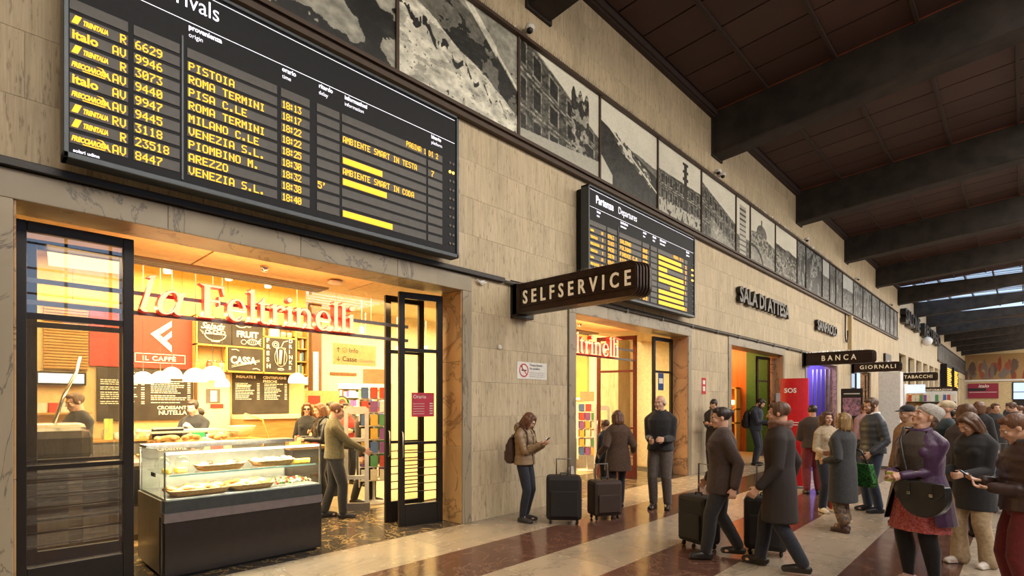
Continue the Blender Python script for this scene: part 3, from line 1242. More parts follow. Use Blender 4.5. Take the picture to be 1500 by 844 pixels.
for k, (op, ty, nu, de, ti, dl, inf, pl) in enumerate(R1):
    z = 4.75 - .1175 * k
    if op == 'italo':
        fit_text('operator_name', 'italo', .635, .80, z - .032, .100, LEDM, b1, xf)
    else:
        fit_text('operator_name', op, *((.705, .865) if op == 'TRENITALIA' else (.63, .87)), z - .020, .055, LEDM, b1, xf, shear=.3)
        if op == 'TRENITALIA':
            lg = MB()
            lg.prism([(.63, -.03), (.67, -.03), (.695, .035), (.655, .035)], lambda a, b_, w: (xf + w * .002, a, z + b_), 1, LEDM)
            lg.build('operator_mark', None, b1)
        else:
            lg = MB()
            lg.prism([(.70, -.038), (.84, -.038), (.85, -.031), (.70, -.031)], lambda a, b_, w: (xf + w * .002, a, z + b_), 1, LEDM)
            lg.prism([(.79, .040), (.83, .040), (.885, -.036), (.872, -.036), (.824, .032)], lambda a, b_, w: (xf + w * .002, a, z + b_), 1, LEDM)
            lg.build('operator_mark', None, b1)
    led('service_type', ty, xf, .997 - .052 * len(ty), z, ch, LEDM, b1, wide=.76)
    led('train_number', nu, xf, 1.05, z, ch, LEDM, b1)
    led('station_name', de, xf, 1.45, z, ch, LEDM, b1, wide=.86)
    led('time', ti, xf, 2.29, z, ch, LEDM, b1, adv=5.4, wide=.70)
    if dl:
        led('delay', dl, xf, 2.67, z, ch, LEDM, b1)
    if inf.startswith('='):
        bars('information_bar', 2.96, 2.96 + float(inf[1:]), z, .066, xf + .004, LEDM, b1)
    elif inf:
        led('information', inf, xf, 2.96, z, ch * .95, LEDM, b1, wide=.70)
    if pl:
        led('platform', pl, xf, 4.18, z, ch, LEDM, b1)
led('page_number', 'PAGINA 1 DI 2', xf, 3.80, 4.88, ch * .92, LEDM, b1, adv=5.9, wide=.66)
text('heading', 'Arrivi', frame_x(xf, .66, 5.27), .24, WLETT, b1, bold=.004)
text('heading', 'Arrivals', frame_x(xf, 1.155, 5.27), .215, WLETT, b1, sx=.82)
for a, b_, y in (('provenienza', 'origin', 1.45), ('orario', 'time', 2.29), ('ritardo', 'delay', 2.68), ('informazioni', 'information', 2.98), ('binario', 'platform', 4.18)):
    text('column_heading', a, frame_x(xf, y, 5.085), .064, WLETT, b1, bold=.0022, sx=.88)
    text('column_heading', b_, frame_x(xf, y, 5.015), .058, WLETT, b1, sx=.88)
text('maker_name', 'solari udine', frame_x(xf, .64, 3.70), .036, WLETT, b1, bold=.001)

cols2 = [(7.62, 8.12), (8.16, 8.48), (8.56, 9.36), (9.40, 9.66), (9.72, 9.98), (10.02, 11.20), (11.22, 11.36)]
b2, xf2 = board('departures_board', 'second black electronic board with many amber bars, behind the bronze projecting sign', 7.57, 11.73, 3.68, 5.52, .30, '', None, None, cols2, False)
R2 = [('italo', 'AV', '8963', 'SALERNO', '18:03', 1.0, '12'), ('TRENITALIA', 'R', '3165', 'FOLIGNO', '18:03', 1.05, '15'), ('FRECCIAROSSA', 'AV', '9438', 'FIRENZE C.M.', '18:08', .35, '6'),
      ('TRENITALIA', 'R', '3070', 'PISA C.LE', '18:10', 1.1, '5'), ('italo', 'AV', '8942', 'ROMA', '18:14', 1.15, ''), ('FRECCIAROSSA', 'AV', '9440', 'MILANO', '18:20', -.6, '9'),
      ('FRECCIAROSSA', 'AV', '9441', 'NAPOLI', '18:20', 1.1, ''), ('TRENITALIA', 'R', '6630', 'LUCCA', '18:23', 1.12, ''), ('TRENITALIA', 'R', '3118', 'SIENA', '18:25', 1.16, '16')]
for k, (op, ty, nu, de, ti, bw, pl) in enumerate(R2):
    z = 4.75 - .1175 * k
    text('operator_name', op, frame_x(xf2, 7.64, z - .026), .06, LEDM, b2, bold=.002, sx=.66 if len(op) > 5 else 1)
    led('train_number', nu, xf2, 8.18, z, ch, LEDM, b2)
    led('service_type', ty, xf2, 8.03 - .03 * len(ty), z, ch * .8, LEDM, b2, wide=.6)
    led('station_name', de, xf2, 8.58, z, ch, LEDM, b2, wide=.86)
    led('time', ti, xf2, 9.40, z, ch, LEDM, b2, adv=5.2, wide=.68)
    if bw > 0:
        bars('information_bar', 10.05, 10.05 + bw, z, .072, xf2 + .004, LEDM, b2)
    else:
        bars('information_bar', 10.55, 11.18, z, .072, xf2 + .004, LEDM, b2)
    if pl:
        led('platform', pl, xf2, 11.24, z, ch, LEDM, b2, wide=.6)
led('page_number', 'PAGINA 1 DI 2', xf2, 10.70, 4.88, ch * .9, LEDM, b2, adv=5.9, wide=.6)
text('heading', 'Partenze', frame_x(xf2, 7.80, 5.25), .195, WLETT, b2, bold=.005, sx=.82)
text('heading', 'Departures', frame_x(xf2, 8.52, 5.25), .185, WLETT, b2, sx=.78)
for a, b_, y in (('treno', 'train', 7.83), ('destinazione', 'destination', 8.6), ('orario', 'time', 9.42), ('ritardo', 'delay', 9.8), ('informazioni', 'information', 10.1), ('binario', 'platform', 11.3)):
    text('column_heading', a, frame_x(xf2, y, 5.085), .064, WLETT, b2, bold=.003, sx=.8)
    text('column_heading', b_, frame_x(xf2, y, 5.015), .058, WLETT, b2, bold=.001, sx=.8)


# ---- projecting art-deco signs
def proj_sign(label, s, y, xe, z0, z1, tsize, sp, tx, dark=True, spk=True, letm=None):
    t = thing('projecting_sign', label, 'sign', (0, 0, 0), group='projecting signs on the wall')
    m = BRONZE
    Box('wall_plate', .0, .14, y - .10, y + .30, z0 - .05, z1 + .02, IRON, t, .01)
    H = z1 - z0
    r = H * .42
    N_ = 9
    for i in range(5):
        b = MB()
        ins = 0.
        e = xe - .064 + .016 * i
        rr = .12
        poly = [(.05, z0 + ins), (e - rr, z0 + ins)]
        for k in range(1, 8):
            a = -PI / 2 + PI / 2 * k / 8
            poly.append((e - rr + rr * math.cos(a), z0 + ins + rr + rr * math.sin(a)))
        poly.append((e, z0 + ins + rr))
        poly.append((e, z1 - ins - rr))
        for k in range(1, 8):
            a = PI / 2 * k / 8
            poly.append((e - rr + rr * math.cos(a), z1 - ins - rr + rr * math.sin(a)))
        poly += [(e - rr, z1 - ins), (.05, z1 - ins)]
        ya_ = y - .10 + .048 * i
        b.prism(poly, lambda u_, v_, w_: (u_, ya_ + w_, v_), .034 if i < 4 else .06, m)
        if i < 4:
            g_ = [(a_ - .02 if a_ > 1 else a_, min(max(c_, z0 + .014), z1 - .014)) for a_, c_ in poly]
            b.prism(g_, lambda u_, v_, w_: (u_, ya_ + .033 + w_, v_), .016, IRON)
        b.build('streamlined_body' if i == 0 else 'stepped_rib', None, t)
    yf = y - .104
    p = MB()
    z_0, z_1 = z0 + .115, z1 - .10
    p.box(.22, xe - .10, yf - .001, yf + .004, z_0, z_1, mat('sign_face', (.030, .016, .012), .3, .3))
    p.build('face', None, t)
    fr = MB()
    for q in ((.20, xe - .08, z_0 - .02, z_0), (.20, xe - .08, z_1, z_1 + .02), (.20, .22, z_0, z_1), (xe - .10, xe - .08, z_0, z_1)):
        fr.box(q[0], q[1], yf - .014, yf + .004, q[2], q[3], m)
    fr.build('face_frame', None, t)
    me = text_mesh(s, tsize, ext=.008, bold=tsize * .014, space=sp)
    w = max(v.co.x for v in me.vertices) - min(v.co.x for v in me.vertices)
    sx = (tx[1] - tx[0]) / w
    hh = max(v.co.y for v in me.vertices)
    zc = (z_0 + z_1) / 2 - hh / 2
    for v in me.vertices:
        v.co.x *= sx
    me.transform(frame_y(tx[0], yf - .008, zc))
    me.materials.clear()
    me.materials.append(letm or LETTW)
    link('lettering', me, t)
    if spk:
        spikes('pigeon_spikes', (.1, y, z1), (xe - .25, y, z1), 60, .07, None, t)
    return t


proj_sign('long bronze projecting sign reading SELFSERVICE in cream letters', 'SELFSERVICE', 6.03, 2.29, 3.08, 3.53, .275, 1.75, (.28, 2.13))
proj_sign('dark projecting sign reading BANCA over the bank doorway', 'BANCA', 21.17, 2.21, 3.08, 3.52, .26, 1.7, (.62, 1.66))
proj_sign('dark projecting sign reading GIORNALI beyond the bank sign', 'GIORNALI', 28.74, 1.91, 3.16, 3.58, .24, 1.3, (.35, 1.70))
proj_sign('dark projecting sign reading TABACCHI with amber tinted letters', 'TABACCHI', 41.5, 2.01, 3.14, 3.66, .28, 1.2, (.35, 1.75))
proj_sign('small greenish projecting sign far down the hall, low over the crowd', 'INFORMAZIONI', 52.0, 2.2, 2.55, 3.0, .22, 1.1, (.35, 1.9), spk=False)


# ---- raised lettering on the stone
def wall_letters(name, s, y0, y1, z0, z1, label, dep=.11):
    me = text_mesh(s, 1.0, ext=.5, bold=.03)
    mnx, mxx = min(v.co.x for v in me.vertices), max(v.co.x for v in me.vertices)
    mny, mxy = min(v.co.y for v in me.vertices), max(v.co.y for v in me.vertices)
    for v in me.vertices:
        v.co.x = (v.co.x - mnx) / (mxx - mnx) * (y1 - y0)
        v.co.y = (v.co.y - mny) / (mxy - mny) * (z1 - z0)
        v.co.z = (v.co.z + .5) * dep
    me.transform(frame_x(.02, y0, z0))
    me.materials.clear()
    me.materials.append(IRON)
    tag(link(name, me), label, 'lettering')


wall_letters('raised_lettering', 'SALA DI ATTESA', 14.9, 19.2, 4.52, 4.97, 'raised black letters reading SALA DI ATTESA on the stone wall')
wall_letters('raised_lettering', 'SANPAOLO', 22.6, 25.6, 4.52, 4.93, 'smaller raised black letters on the stone above the bank doorway')
wall_letters('raised_lettering', 'SALONE', 42.3, 49.2, 6.95, 7.95, 'raised black letters reading SALONE high beyond the photograph band', .3)
wall_letters('raised_lettering', 'RECUPERO', 51.5, 62.8, 6.95, 7.95, 'second raised black word high on the far wall, beside the distant pictures', .3)
for y, z in ((52.5, 6.6),):
    b = MB()
    b.ball((.37, y, z), .35, WHITE)
    tag(b.build('dome_camera'), 'white dome hanging under the far raised letters', 'camera')


# ---- cameras, detectors, small notices, downpipe
def cctv(y, z, label, n=1):
    for k in range(n):
        t = thing('security_camera', label if n == 1 else label + (', nearer one' if k == 0 else ', farther one'), 'camera', (.12, y + .28 * k, z))
        b = MB()
        b.lathe([(.0, -.02), (.075, -.02), (.085, .02), (.07, .06), (.0, .07)], n=16)
        b.build('housing', WHITE, t)
        b = MB()
        b.ball((.02, -.02, -.03), .052, BLACKP)
        b.build('lens_dome', None, t)
        b = MB()
        b.box(-.12, -.04, -.03, .03, -.0, .04)
        b.build('bracket', OFFWH, t)


cctv(6.25, 7.60, 'white security camera with black lens above the near end of the palace picture')
cctv(13.45, 7.62, 'white security camera of a pair under the third roof beam', 2)
cctv(21.2, 7.62, 'small security camera above the pictures near the fourth beam')
cctv(29.5, 7.62, 'tiny security camera far along the top of the pictures')
cctv(38.5, 7.62, 'farthest tiny security camera above the grey photographs')
b = MB()
b.lathe([(0, 0), (.035, 0), (.04, .012), (.03, .03), (0, .035)], n=14)
b.v = [(p[2], 5.69 + p[0], 2.56 + p[1]) for p in b.v]
tag(b.build('smoke_sensor', WHITE), 'round white sensor button on the stone beside the bar doorway', 'sensor')
b = MB()
b.tube([(.03, 5.2, 3.5), (.05, 5.28, 3.46), (.05, 5.38, 3.49), (.04, 5.3, 3.44), (.04, 5.22, 3.47), (.05, 5.34, 3.5)], .012, 6, WHITE)
tag(b.build('cable_bundle'), 'small white bundle of cable under the conduit left of the bronze sign', 'cable')
ns = thing('no_smoking_sign', 'white no smoking notice with red circle on the pier between the shop doorways', 'sign', (0, 0, 0))
Box('plate', .002, .008, 6.08, 6.80, 2.10, 2.37, WHITE, ns)
b = MB()
RED = mat('sign_red', (.55, .02, .02), .5)
ring = [[(.010, 6.235 + r * math.cos(a), 2.235 + r * math.sin(a)) for a in [2 * PI * k / 24 for k in range(24)]] for r in (.108, .088)]
b.rings(ring, RED, cap=False, smooth=False)
a = math.radians(-45)
b.add([(.011, 6.235 + dx * math.cos(a) - dy * math.sin(a), 2.235 + dx * math.sin(a) + dy * math.cos(a)) for dx, dy in ((-.1, -.009), (.1, -.009), (.1, .009), (-.1, .009))], [(0, 1, 2, 3)], RED)
b.box(.009, .0095, 6.18, 6.30, 2.225, 2.245, BLACKP)
b.box(.009, .0095, 6.19, 6.205, 2.25, 2.31, BLACKP)
b.build('prohibition_symbol', None, ns)
text('wording', 'Vietato fumare', frame_x(.0095, 6.37, 2.31), .052, BLACKP, ns, bold=.001)
text('wording', 'No smoking', frame_x(.0095, 6.37, 2.255), .052, BLACKP, ns, bold=.001)
b = MB()
for k in range(6):
    b.box(.0085, .009, 6.37, 6.75 - .03 * (k % 2), 2.21 - .016 * k, 2.214 - .016 * k, GREYST)
b.build('small_print', None, ns)
t = thing('fire_notice', 'small red and white notice on the stone behind the man in a scarf', 'sign')
Box('plate', .002, .01, 12.75, 12.98, 1.95, 2.35, RED, t)
Box('symbol', .011, .012, 12.80, 12.93, 2.02, 2.14, WHITE, t)
Box('symbol', .011, .012, 12.80, 12.93, 2.19, 2.29, WHITE, t)
t = thing('downpipe', 'cream square downpipe with a bent conduit below the photograph band', 'pipe')
Box('pipe', .0, .14, 28.1, 28.4, 3.6, 5.72, mat('cream_pipe', (.50, .38, .20), .5), t)
b = MB()
b.tube([(.08, 27.2, 5.7), (.08, 27.2, 4.7), (.08, 27.3, 4.5), (.08, 27.5, 4.45), (.08, 27.65, 4.6), (.08, 27.65, 5.0)], .03, 8, BLACKP)
b.build('conduit', None, t)
t = thing('wall_plaque', 'small dark square plaque on the stone above the newsstand sign', 'plaque')
Box('plate', .0, .12, 36.6, 38.4, 4.0, 4.6, IRON, t)
for k, yb_ in enumerate((66.0, 73.5)):
    t = thing('far_display', ['nearer', 'farther'][k] + ' of two small amber display boards near the hall end', 'display', (0, 0, 0))
    Box('casing', .002, .5, yb_, yb_ + 5.2, 3.2, 5.6, BOARDM, t)
    for r in range(9):
        Box('display_row', .5, .52, yb_ + .5, yb_ + 4.6 - (r * 37 % 5) * .3, 3.5 + r * .2, 3.62 + r * .2, LEDM, t)


# ---- 'la Feltrinelli' in serif letters
def serif_glyphs():
    """stroke outlines in an em with x-height .66, cap height 1; returns {char: (list of polygons, width)}"""
    G = {}

    def arc(cx, cy, rx, ry, a0, a1, n=16):
        return [(cx + rx * math.cos(math.radians(a0 + (a1 - a0) * k / n)), cy + ry * math.sin(math.radians(a0 + (a1 - a0) * k / n))) for k in range(n + 1)]

    def band(outer, inner):
        return [[outer[k], outer[k + 1], inner[k + 1], inner[k]] for k in range(len(outer) - 1)]
    st = .13

    def stem(x, h, foot=True, top='flag'):
        P = [[(x, 0), (x + st, 0), (x + st, h), (x, h)]]
        if foot:
            P.append([(x - .07, 0), (x + st + .07, 0), (x + st + .07, .03), (x + st, .06), (x, .06), (x - .07, .03)])
        if top == 'flag':
            P.append([(x - .09, h - .10), (x, h - .13), (x + st, h + .01), (x + .03, h)])
        return P
    G['l'] = (stem(.08, 1.03), .31)
    G['i'] = (stem(.08, .66) + [arc(.145, .87, .085, .085, 0, 360, 14)[:-1]], .31)
    G['t'] = ([[(.08, .10), (.21, .10), (.21, .84), (.17, .80), (.10, .70), (.0, .63), (.0, .60), (.08, .60)], [(.08, .60), (.36, .60), (.36, .66), (.08, .66)]]
              + band(arc(.24, .13, .16, .14, 180, 300, 8), arc(.26, .13, .06, .08, 180, 300, 8)), .40)
    G['r'] = (stem(.08, .66) + band(arc(.36, .44, .19, .22, 150, 60, 8), arc(.36, .42, .15, .14, 150, 60, 8)) + [arc(.43, .56, .07, .07, 0, 360, 12)[:-1]], .50)
    G['n'] = (stem(.08, .66) + band(arc(.36, .44, .22, .23, 160, 0, 12), arc(.33, .42, .12, .16, 160, 0, 12))
              + [[(.45, 0), (.58, 0), (.58, .46), (.45, .46)], [(.38, 0), (.65, 0), (.65, .03), (.58, .06), (.45, .06), (.38, .03)]], .73)
    G['e'] = (band(arc(.31, .325, .29, .345, 0, 325, 26), arc(.335, .33, .165, .29, 0, 325, 26)) + [[(.14, .335), (.60, .335), (.60, .385), (.14, .385)]], .65)
    G['F'] = ([[(.12, 0), (.28, 0), (.28, .96), (.12, .96)], [(.0, 0), (.40, 0), (.40, .03), (.28, .07), (.12, .07), (.0, .03)], [(.0, .98), (.12, .92), (.68, .92), (.68, .99), (.0, .99)],
               [(.60, .92), (.68, .92), (.69, .72), (.65, .72)], [(.28, .48), (.54, .48), (.54, .55), (.28, .55)], [(.52, .38), (.56, .38), (.56, .66), (.52, .66)]], .74)
    sl = lambda P: [[(x + .28 * y, y) for x, y in p] for p in P]
    G['L'] = (sl([[(.08, .05), (.20, .05), (.20, 1.03), (.06, 1.0), (.0, .93), (.08, .93)]] + band(arc(.24, .11, .16, .13, 180, 290, 8), arc(.26, .11, .06, .07, 180, 290, 8))), .42)
    G['A'] = (sl(band(arc(.30, .32, .28, .35, 20, 340, 24), arc(.33, .32, .16, .29, 20, 340, 24)) + [[(.50, .05), (.62, .05), (.62, .66), (.50, .62)]] + band(arc(.66, .10, .16, .12, 180, 300, 8), arc(.68, .10, .06, .07, 180, 300, 8))), .98)
    return G


GLY = serif_glyphs()


def feltrinelli(y0, y1, z0, cap, X, label):
    t = thing('hanging_shop_sign', label, 'sign', (0, 0, 0), group='hanging shop name signs')
    seq = ['L', 'A', ' ', 'F', 'e', 'l', 't', 'r', 'i', 'n', 'e', 'l', 'l', 'i']
    tot = sum(.22 if c == ' ' else GLY[c][1] for c in seq)
    k = (y1 - y0) / tot
    cy = y0
    for c in seq:
        if c == ' ':
            cy += .22 * k
            continue
        P, w = GLY[c]
        for nm, m, xa, xb, gr in (('letter', LETTC, X + .045, X + .055, 0), ('letter_side', LETTR, X - .05, X + .045, .012)):
            b = MB()
            for p in P:
                cxm = sum(q[0] for q in p) / len(p)
                cym = sum(q[1] for q in p) / len(p)
                q_ = [(x + (gr if x > cxm else -gr), y + (gr if y > cym else -gr)) for x, y in p]
                b.prism([(x, y) for x, y in q_], lambda a, b_, w_: (xa + (xb - xa) * w_, cy + a * k, z0 + b_ * cap), 1, m)
            if nm == 'letter':
                par = b.build('letter', None, t)
            else:
                b.build('letter_side', None, par)
        cy += w * k
    for z in (z0 - .01, z0 + cap * .52):
        Box('support_rail', X - .09, X - .055, y0 - 1.2 if y0 < 2 else y0 + .6, y1 + .9, z - .02, z + .02, GREYST, t)
    return t


feltrinelli(1.22, 3.60, 2.62, .36, -.6, 'hanging cream and red serif sign reading la Feltrinelli in the near doorway')
feltrinelli(7.15, 9.88, 2.70, .40, -.6, 'hanging red serif letters in the second doorway, partly behind its frame')


# ---- glazed iron door leaves
def leaf(name, label, w, h, hinge, ang, bars_n=7, parent=None, col=IRON, top_h=.80, kick=.30, group='glazed door leaves'):
    t = thing(name, label, 'door', hinge, ang, group)
    b = MB()
    f = .085
    for q in ((0, f, 0, h), (w - f, w, 0, h)):
        b.bbox(q[0], q[1], -.03, .03, q[2], q[3], .006, col)
    b.bbox(f, w - f, -.03, .03, h - .09, h, .006, col)
    b.bbox(f, w - f, -.028, .028, 0, kick, .006, col)
    b.build('door_frame', None, t)
    Box('transom', f, w - f, -.025, .025, h - top_h - .03, h - top_h + .02, col, t)
    zmid = 1.15
    Box('transom', f, w - f, -.02, .02, zmid - .02, zmid + .02, col, t)
    for k in range(bars_n):
        z = kick + .06 + (zmid - kick - .08) * k / max(1, bars_n)
        if k:
            b = MB()
            b.tube([(f, .022, z), (w - f, .022, z)], .008, 6, col)
            b.build('glazing_bar', None, t)
    g = MB()
    g.add([(f, 0, kick), (w - f, 0, kick), (w - f, 0, h - .09), (f, 0, h - .09)], [(0, 1, 2, 3)], GLASSD)
    g.build('pane', None, t)
    b = MB()
    b.tube([(w - .04, .03, .95), (w - .04, .08, .97), (w - .04, .08, 1.3), (w - .04, .03, 1.32)], .010, 6, STEEL)
    b.build('handle', None, t)
    return t


H_ = 3.26
# near doorway: fixed leaf in the opening with a second leaf folded behind it, and the leaves on the other side
leaf('glazed_door', 'tall iron glazed door leaf at the near side of the bar doorway', .84, H_, (-.40, .33, 0), PI / 2)
leaf('glazed_door', 'second iron leaf folded into the shop behind the near leaf', .80, H_, (-1.05, .45, 0), math.radians(86))
leaf('glazed_door', 'iron glazed door leaf swung open at the pier side of the bar doorway', .66, H_, (-.36, 4.88, 0), math.radians(-104))
leaf('glazed_door', 'folded iron leaf just inside the pier side of the bar doorway', .62, H_, (-.78, 4.86, 0), math.radians(-98))
# second doorway
leaf('glazed_door', 'narrow iron door edge at the near side of the second shop doorway', .80, H_, (-.95, 7.66, 0), math.radians(180))
leaf('glazed_door', 'red lit open glazed leaf inside the second shop doorway', .95, H_, (-.60, 10.7, 0), math.radians(195), col=mat('red_lit_iron', (.10, .02, .015), .35, .2))  # red light put into the iron colour of this leaf
leaf('glazed_door', 'glazed leaf with a blue sticker at the far side of the second doorway', .85, H_, (-.38, 11.95, 0), math.radians(-93), bars_n=0)
leaf('glazed_door', 'glazed leaf folded at the far side of the waiting room doorway', .9, H_, (-.40, 18.88, 0), math.radians(-97), bars_n=0, col=BRONZE)
leaf('glazed_door', 'glazed leaf at the near side of the newsstand doorway', 1.0, H_, (-.2, 28.9, 0), math.radians(80), bars_n=0)
leaf('glazed_door', 'wide glazed leaf at the far side of the newsstand doorway', 1.6, H_, (-.2, 32.9, 0), math.radians(-75), bars_n=0)
hp = thing('door_notice', 'pink opening hours notice stuck on the open pier-side leaf', 'notice', (-.36, 4.88, 0), math.radians(-104))
Box('sheet', .13, .47, .006, .012, 1.52, 1.86, mat('pink_notice', (.55, .05, .09), .5), hp)
text('wording', 'Orario', Matrix(((-1, 0, 0, .45), (0, 0, 1, .013), (0, 1, 0, 1.78), (0, 0, 0, 1))), .07, WHITE, hp, bold=.001)
b = MB()
for k in range(5):
    b.box(.28, .45, .013, .014, 1.56 + .035 * k, 1.566 + .035 * k, WHITE)
    b.box(.15, .20, .013, .014, 1.56 + .035 * k, 1.575 + .035 * k, WHITE)
b.build('small_print', None, hp)
st_ = thing('door_sticker', 'blue and white sticker on the glass of the second doorway', 'sticker')
Box('sheet', -.37, -.362, 11.25, 11.5, 2.02, 2.42, mat('blue_sticker', (.02, .06, .22), .5), st_)
Box('symbol', -.361, -.360, 11.28, 11.47, 2.18, 2.30, WHITE, st_)
lp = thing('leaning_plank', 'pale narrow board leaning on the jamb of the second doorway', 'board')
b = MB()
b.add([(.02, 7.30, .55 + z) for z in (0,)], [])
b = MB()
b.bbox(-.02, .02, -.05, .05, 0, .62, .006, WHITE)
b.bbox(-.12, .12, -.06, .06, 0, .03, .006, OFFWH)
o = b.build('upright', None, lp)
o.rotation_euler = (math.radians(12), 0, 0)
o.location = (.06, 7.52, 0)

# ================================================================ ROOMS BEHIND THE WALL
YEL = mat('warm_yellow_panel', (.72, .50, .15), .6)
b = MB()
b.box(-6.15, -6.0, -2.2, 5.45, 0, 4.35)
b.box(-12, -6.151, 5.25, 5.449, 0, 4.35)
struct(b.build('wall_bar', CREAM))
for k in range(9):   # tall painted panels over the shelving
    Box('wall_board', -6.0, -5.985, -1.9 + .82 * k + .004, -1.9 + .82 * (k + 1) - .004, 3.42, 4.3, YEL, D.objects['wall_bar'])
struct(Box('wall_shop_end', -12.2, -.42, -2.3, -2.2, 0, 4.35, CREAM))
struct(Box('wall_shop_deep', -12.3, -12.15, 5, 14, 0, 4.35, CREAM2))
b = MB()
b.box(-8.2, -8.0, 6.8, 7.35, 0, 4.35)
b.box(-8.2, -8.0, 7.35, 9.1, 2.3, 4.35)
b.box(-8.2, -8.0, 9.1, 13.3, 0, 4.35)
struct(b.build('wall_shop_middle', CREAM2))
struct(Box('ceiling_shop', -12.2, -.42, -2.3, 13.3, 4.35, 4.45, CREAM2))
CREAMS = mat('soffit_cream', (.72, .52, .26), .6)
for k, (a, b_) in enumerate(((-2.2, 1.95), (1.97, 4.0), (4.02, 7.0), (7.02, 9.2), (9.22, 13.2))):
    struct(Box('ceiling_soffit_board', -1.50, -.45, a, b_, 3.38, 3.42, CREAMS, None, .004))
struct(Box('ceiling_soffit', -1.95, -.44, -2.2, 13.2, 3.42, 4.35, CREAMS))
for a, b_ in ((1.35, 3.75), (8.2, 10.6)):
    t = thing('air_slot', 'long dark ventilation slot in the soffit over the %s doorway' % ('bar' if a < 4 else 'second shop'), 'vent')
    Box('slot_body', -1.92, -1.56, a, b_, 3.37, 3.44, mat('brown_slot', (.16, .09, .05), .6), t)
    for k in range(3):
        Box('slot_blade', -1.86 + .1 * k, -1.84 + .1 * k, a + .02, b_ - .02, 3.36, 3.38, GREYST, t)
b = MB()
b.lathe([(0, 0), (.09, 0), (.10, .03), (.0, .05)], (-1.0, 3.55, 3.33), 18)
tag(b.build('smoke_detector', OFFWH), 'round smoke detector on the soffit inside the bar doorway', 'detector')
for y in (2.6, 9.0):
    b = MB()
    b.lathe([(0, 0), (.03, .0), (.05, .05), (.05, .07)], (-.95, y, 3.31), 12)
    tag(b.build('sprinkler', CHROME), 'tiny sprinkler head on the soffit over the %s doorway' % ('bar' if y < 4 else 'second shop'), 'sprinkler')

# partition beyond the shop, seen through the second doorway
struct(Box('wall_partition', -12, -.42, 13.2, 13.35, 0, 4.35, CREAM2))
t = thing('wall_picture', 'tall golden picture panel on the white wall through the second doorway', 'picture')
Box('panel', -5.2, -3.72, 13.14, 13.19, 1.9, 4.0, mat('golden_print', (.50, .34, .08), .5, noise=(1.2, (1, 1, 1), 6), col2=(.25, .17, .05)), t)
Box('ledge', -5.2, -3.72, 13.10, 13.2, 1.82, 1.9, WHITE, t)
struct(Box('wall_column', -2.95, -2.3, 12.6, 13.19, 0, 4.3, TRAV))

# spotlights on the ceiling
sp0 = None
for k, (x, y, z) in enumerate([(-4, 1.75, 3.80), (-4, 2.3, 3.78), (-4, 3.2, 3.82), (-4, 3.85, 3.80), (-5.5, 6.6, 3.4), (-5.5, 7.3, 3.5), (-7, 7.6, 3.1), (-7, 8.6, 3.2), (-7, 9.6, 3.3), (-3.4, 10.2, 3.7), (-3.8, 11.8, 3.6)]):
    t = thing('ceiling_spotlight', '', 'spotlight', (x, y, z), 0, 'shop spotlights')
    b = MB()
    b.lathe([(.02, .12), (.045, .11), (.055, 0), (.05, -.02)], (0, 0, 0), 14, cap=False)
    b.build('lamp_housing', WHITE, t)
    b = MB()
    b.lathe([(0, 0), (.048, 0), (.048, .008), (0, .008)], (0, 0, -.012), 14)
    b.build('lamp_disc', SPOTG, t)
    b = MB()
    b.tube([(0, 0, .12), (.0, .0, 4.35 - z)], .008, 6)
    b.build('drop_rod', WHITE, t)
    t['label'] = 'small white ceiling spotlight glowing in the shop, %s' % (['over the red coffee panel', 'above the first sign letters', 'above the middle of the hanging sign', 'above the end of the near panel wall', 'beyond the bar shelving', 'right of the last sign letters', 'over the info sign', 'deep behind the info sign', 'deepest beside the pier leaf', 'near the golden picture', 'in front of the white partition'][k])
t = thing('ceiling_grille', 'pale slatted light grille in the deeper shop ceiling', 'grille')
for k in range(7):
    Box('slat', -7.6 + .3 * k, -7.45 + .3 * k, 5.6, 7.4, 4.2, 4.34, WHITE, t)
Box('light_panel', -7.6, -5.6, 5.6, 7.4, 4.335, 4.348, mat('ceiling_light_panel', (.8, .8, .8), .5, emit=(.85, .92, 1), estr=1.2), t)

# pendant lamps: white glass domes
for k, (x, y, z, r) in enumerate([(-3.5, 1.88, 2.03, .135), (-3.7, 2.14, 2.06, .13), (-3.6, 2.27, 2.12, .135), (-2.6, 2.31, 2.04, .155), (-2.7, 2.56, 2.08, .16), (-4.0, 3.10, 2.02, .115), (-5, 4.83, 2.16, .17)]):
    t = thing('pendant_lamp', 'white glowing dome pendant lamp, ' + ['nearest the door leaf, low over the counter', 'second in the row before the red panel', 'third of the row, just under the coffee lettering', 'large one left of the pair before the chalk lettering', 'large one right of the pair before the chalk lettering', 'small one before the kitchen door', 'lone one beside the bright gap in the shelving'][k], 'lamp', (x, y, z), 0, 'white pendant lamps over the bar')
    b = MB()
    pr = [(r * math.sin(a), r * 1.05 * math.cos(a) - .0) for a in [PI / 2 * (1 - q / 9.) for q in range(10)]]
    b.lathe([(r * .98, -.03)] + pr, (0, 0, 0), 24, cap=False)
    b.build('lamp_shade', DGLOW, t)
    b = MB()
    b.tube([(0, 0, r * 1.05), (0, 0, 4.35 - z)], .005, 5)
    b.build('cord', GREYST, t)

# ---- red coffee sign
t = thing('coffee_sign_panel', 'red panel with white emblem and boxed white words IL CAFFÈ', 'sign')
Box('panel', -5.99, -5.94, 1.6, 3.18, 2.37, 3.40, SHOPRED, t)
Y = lambda a, b_: (lambda u, v, w: (-5.938 + .012 * w, a + u, b_ + v))
b = MB()
fn = Y(0, 0)
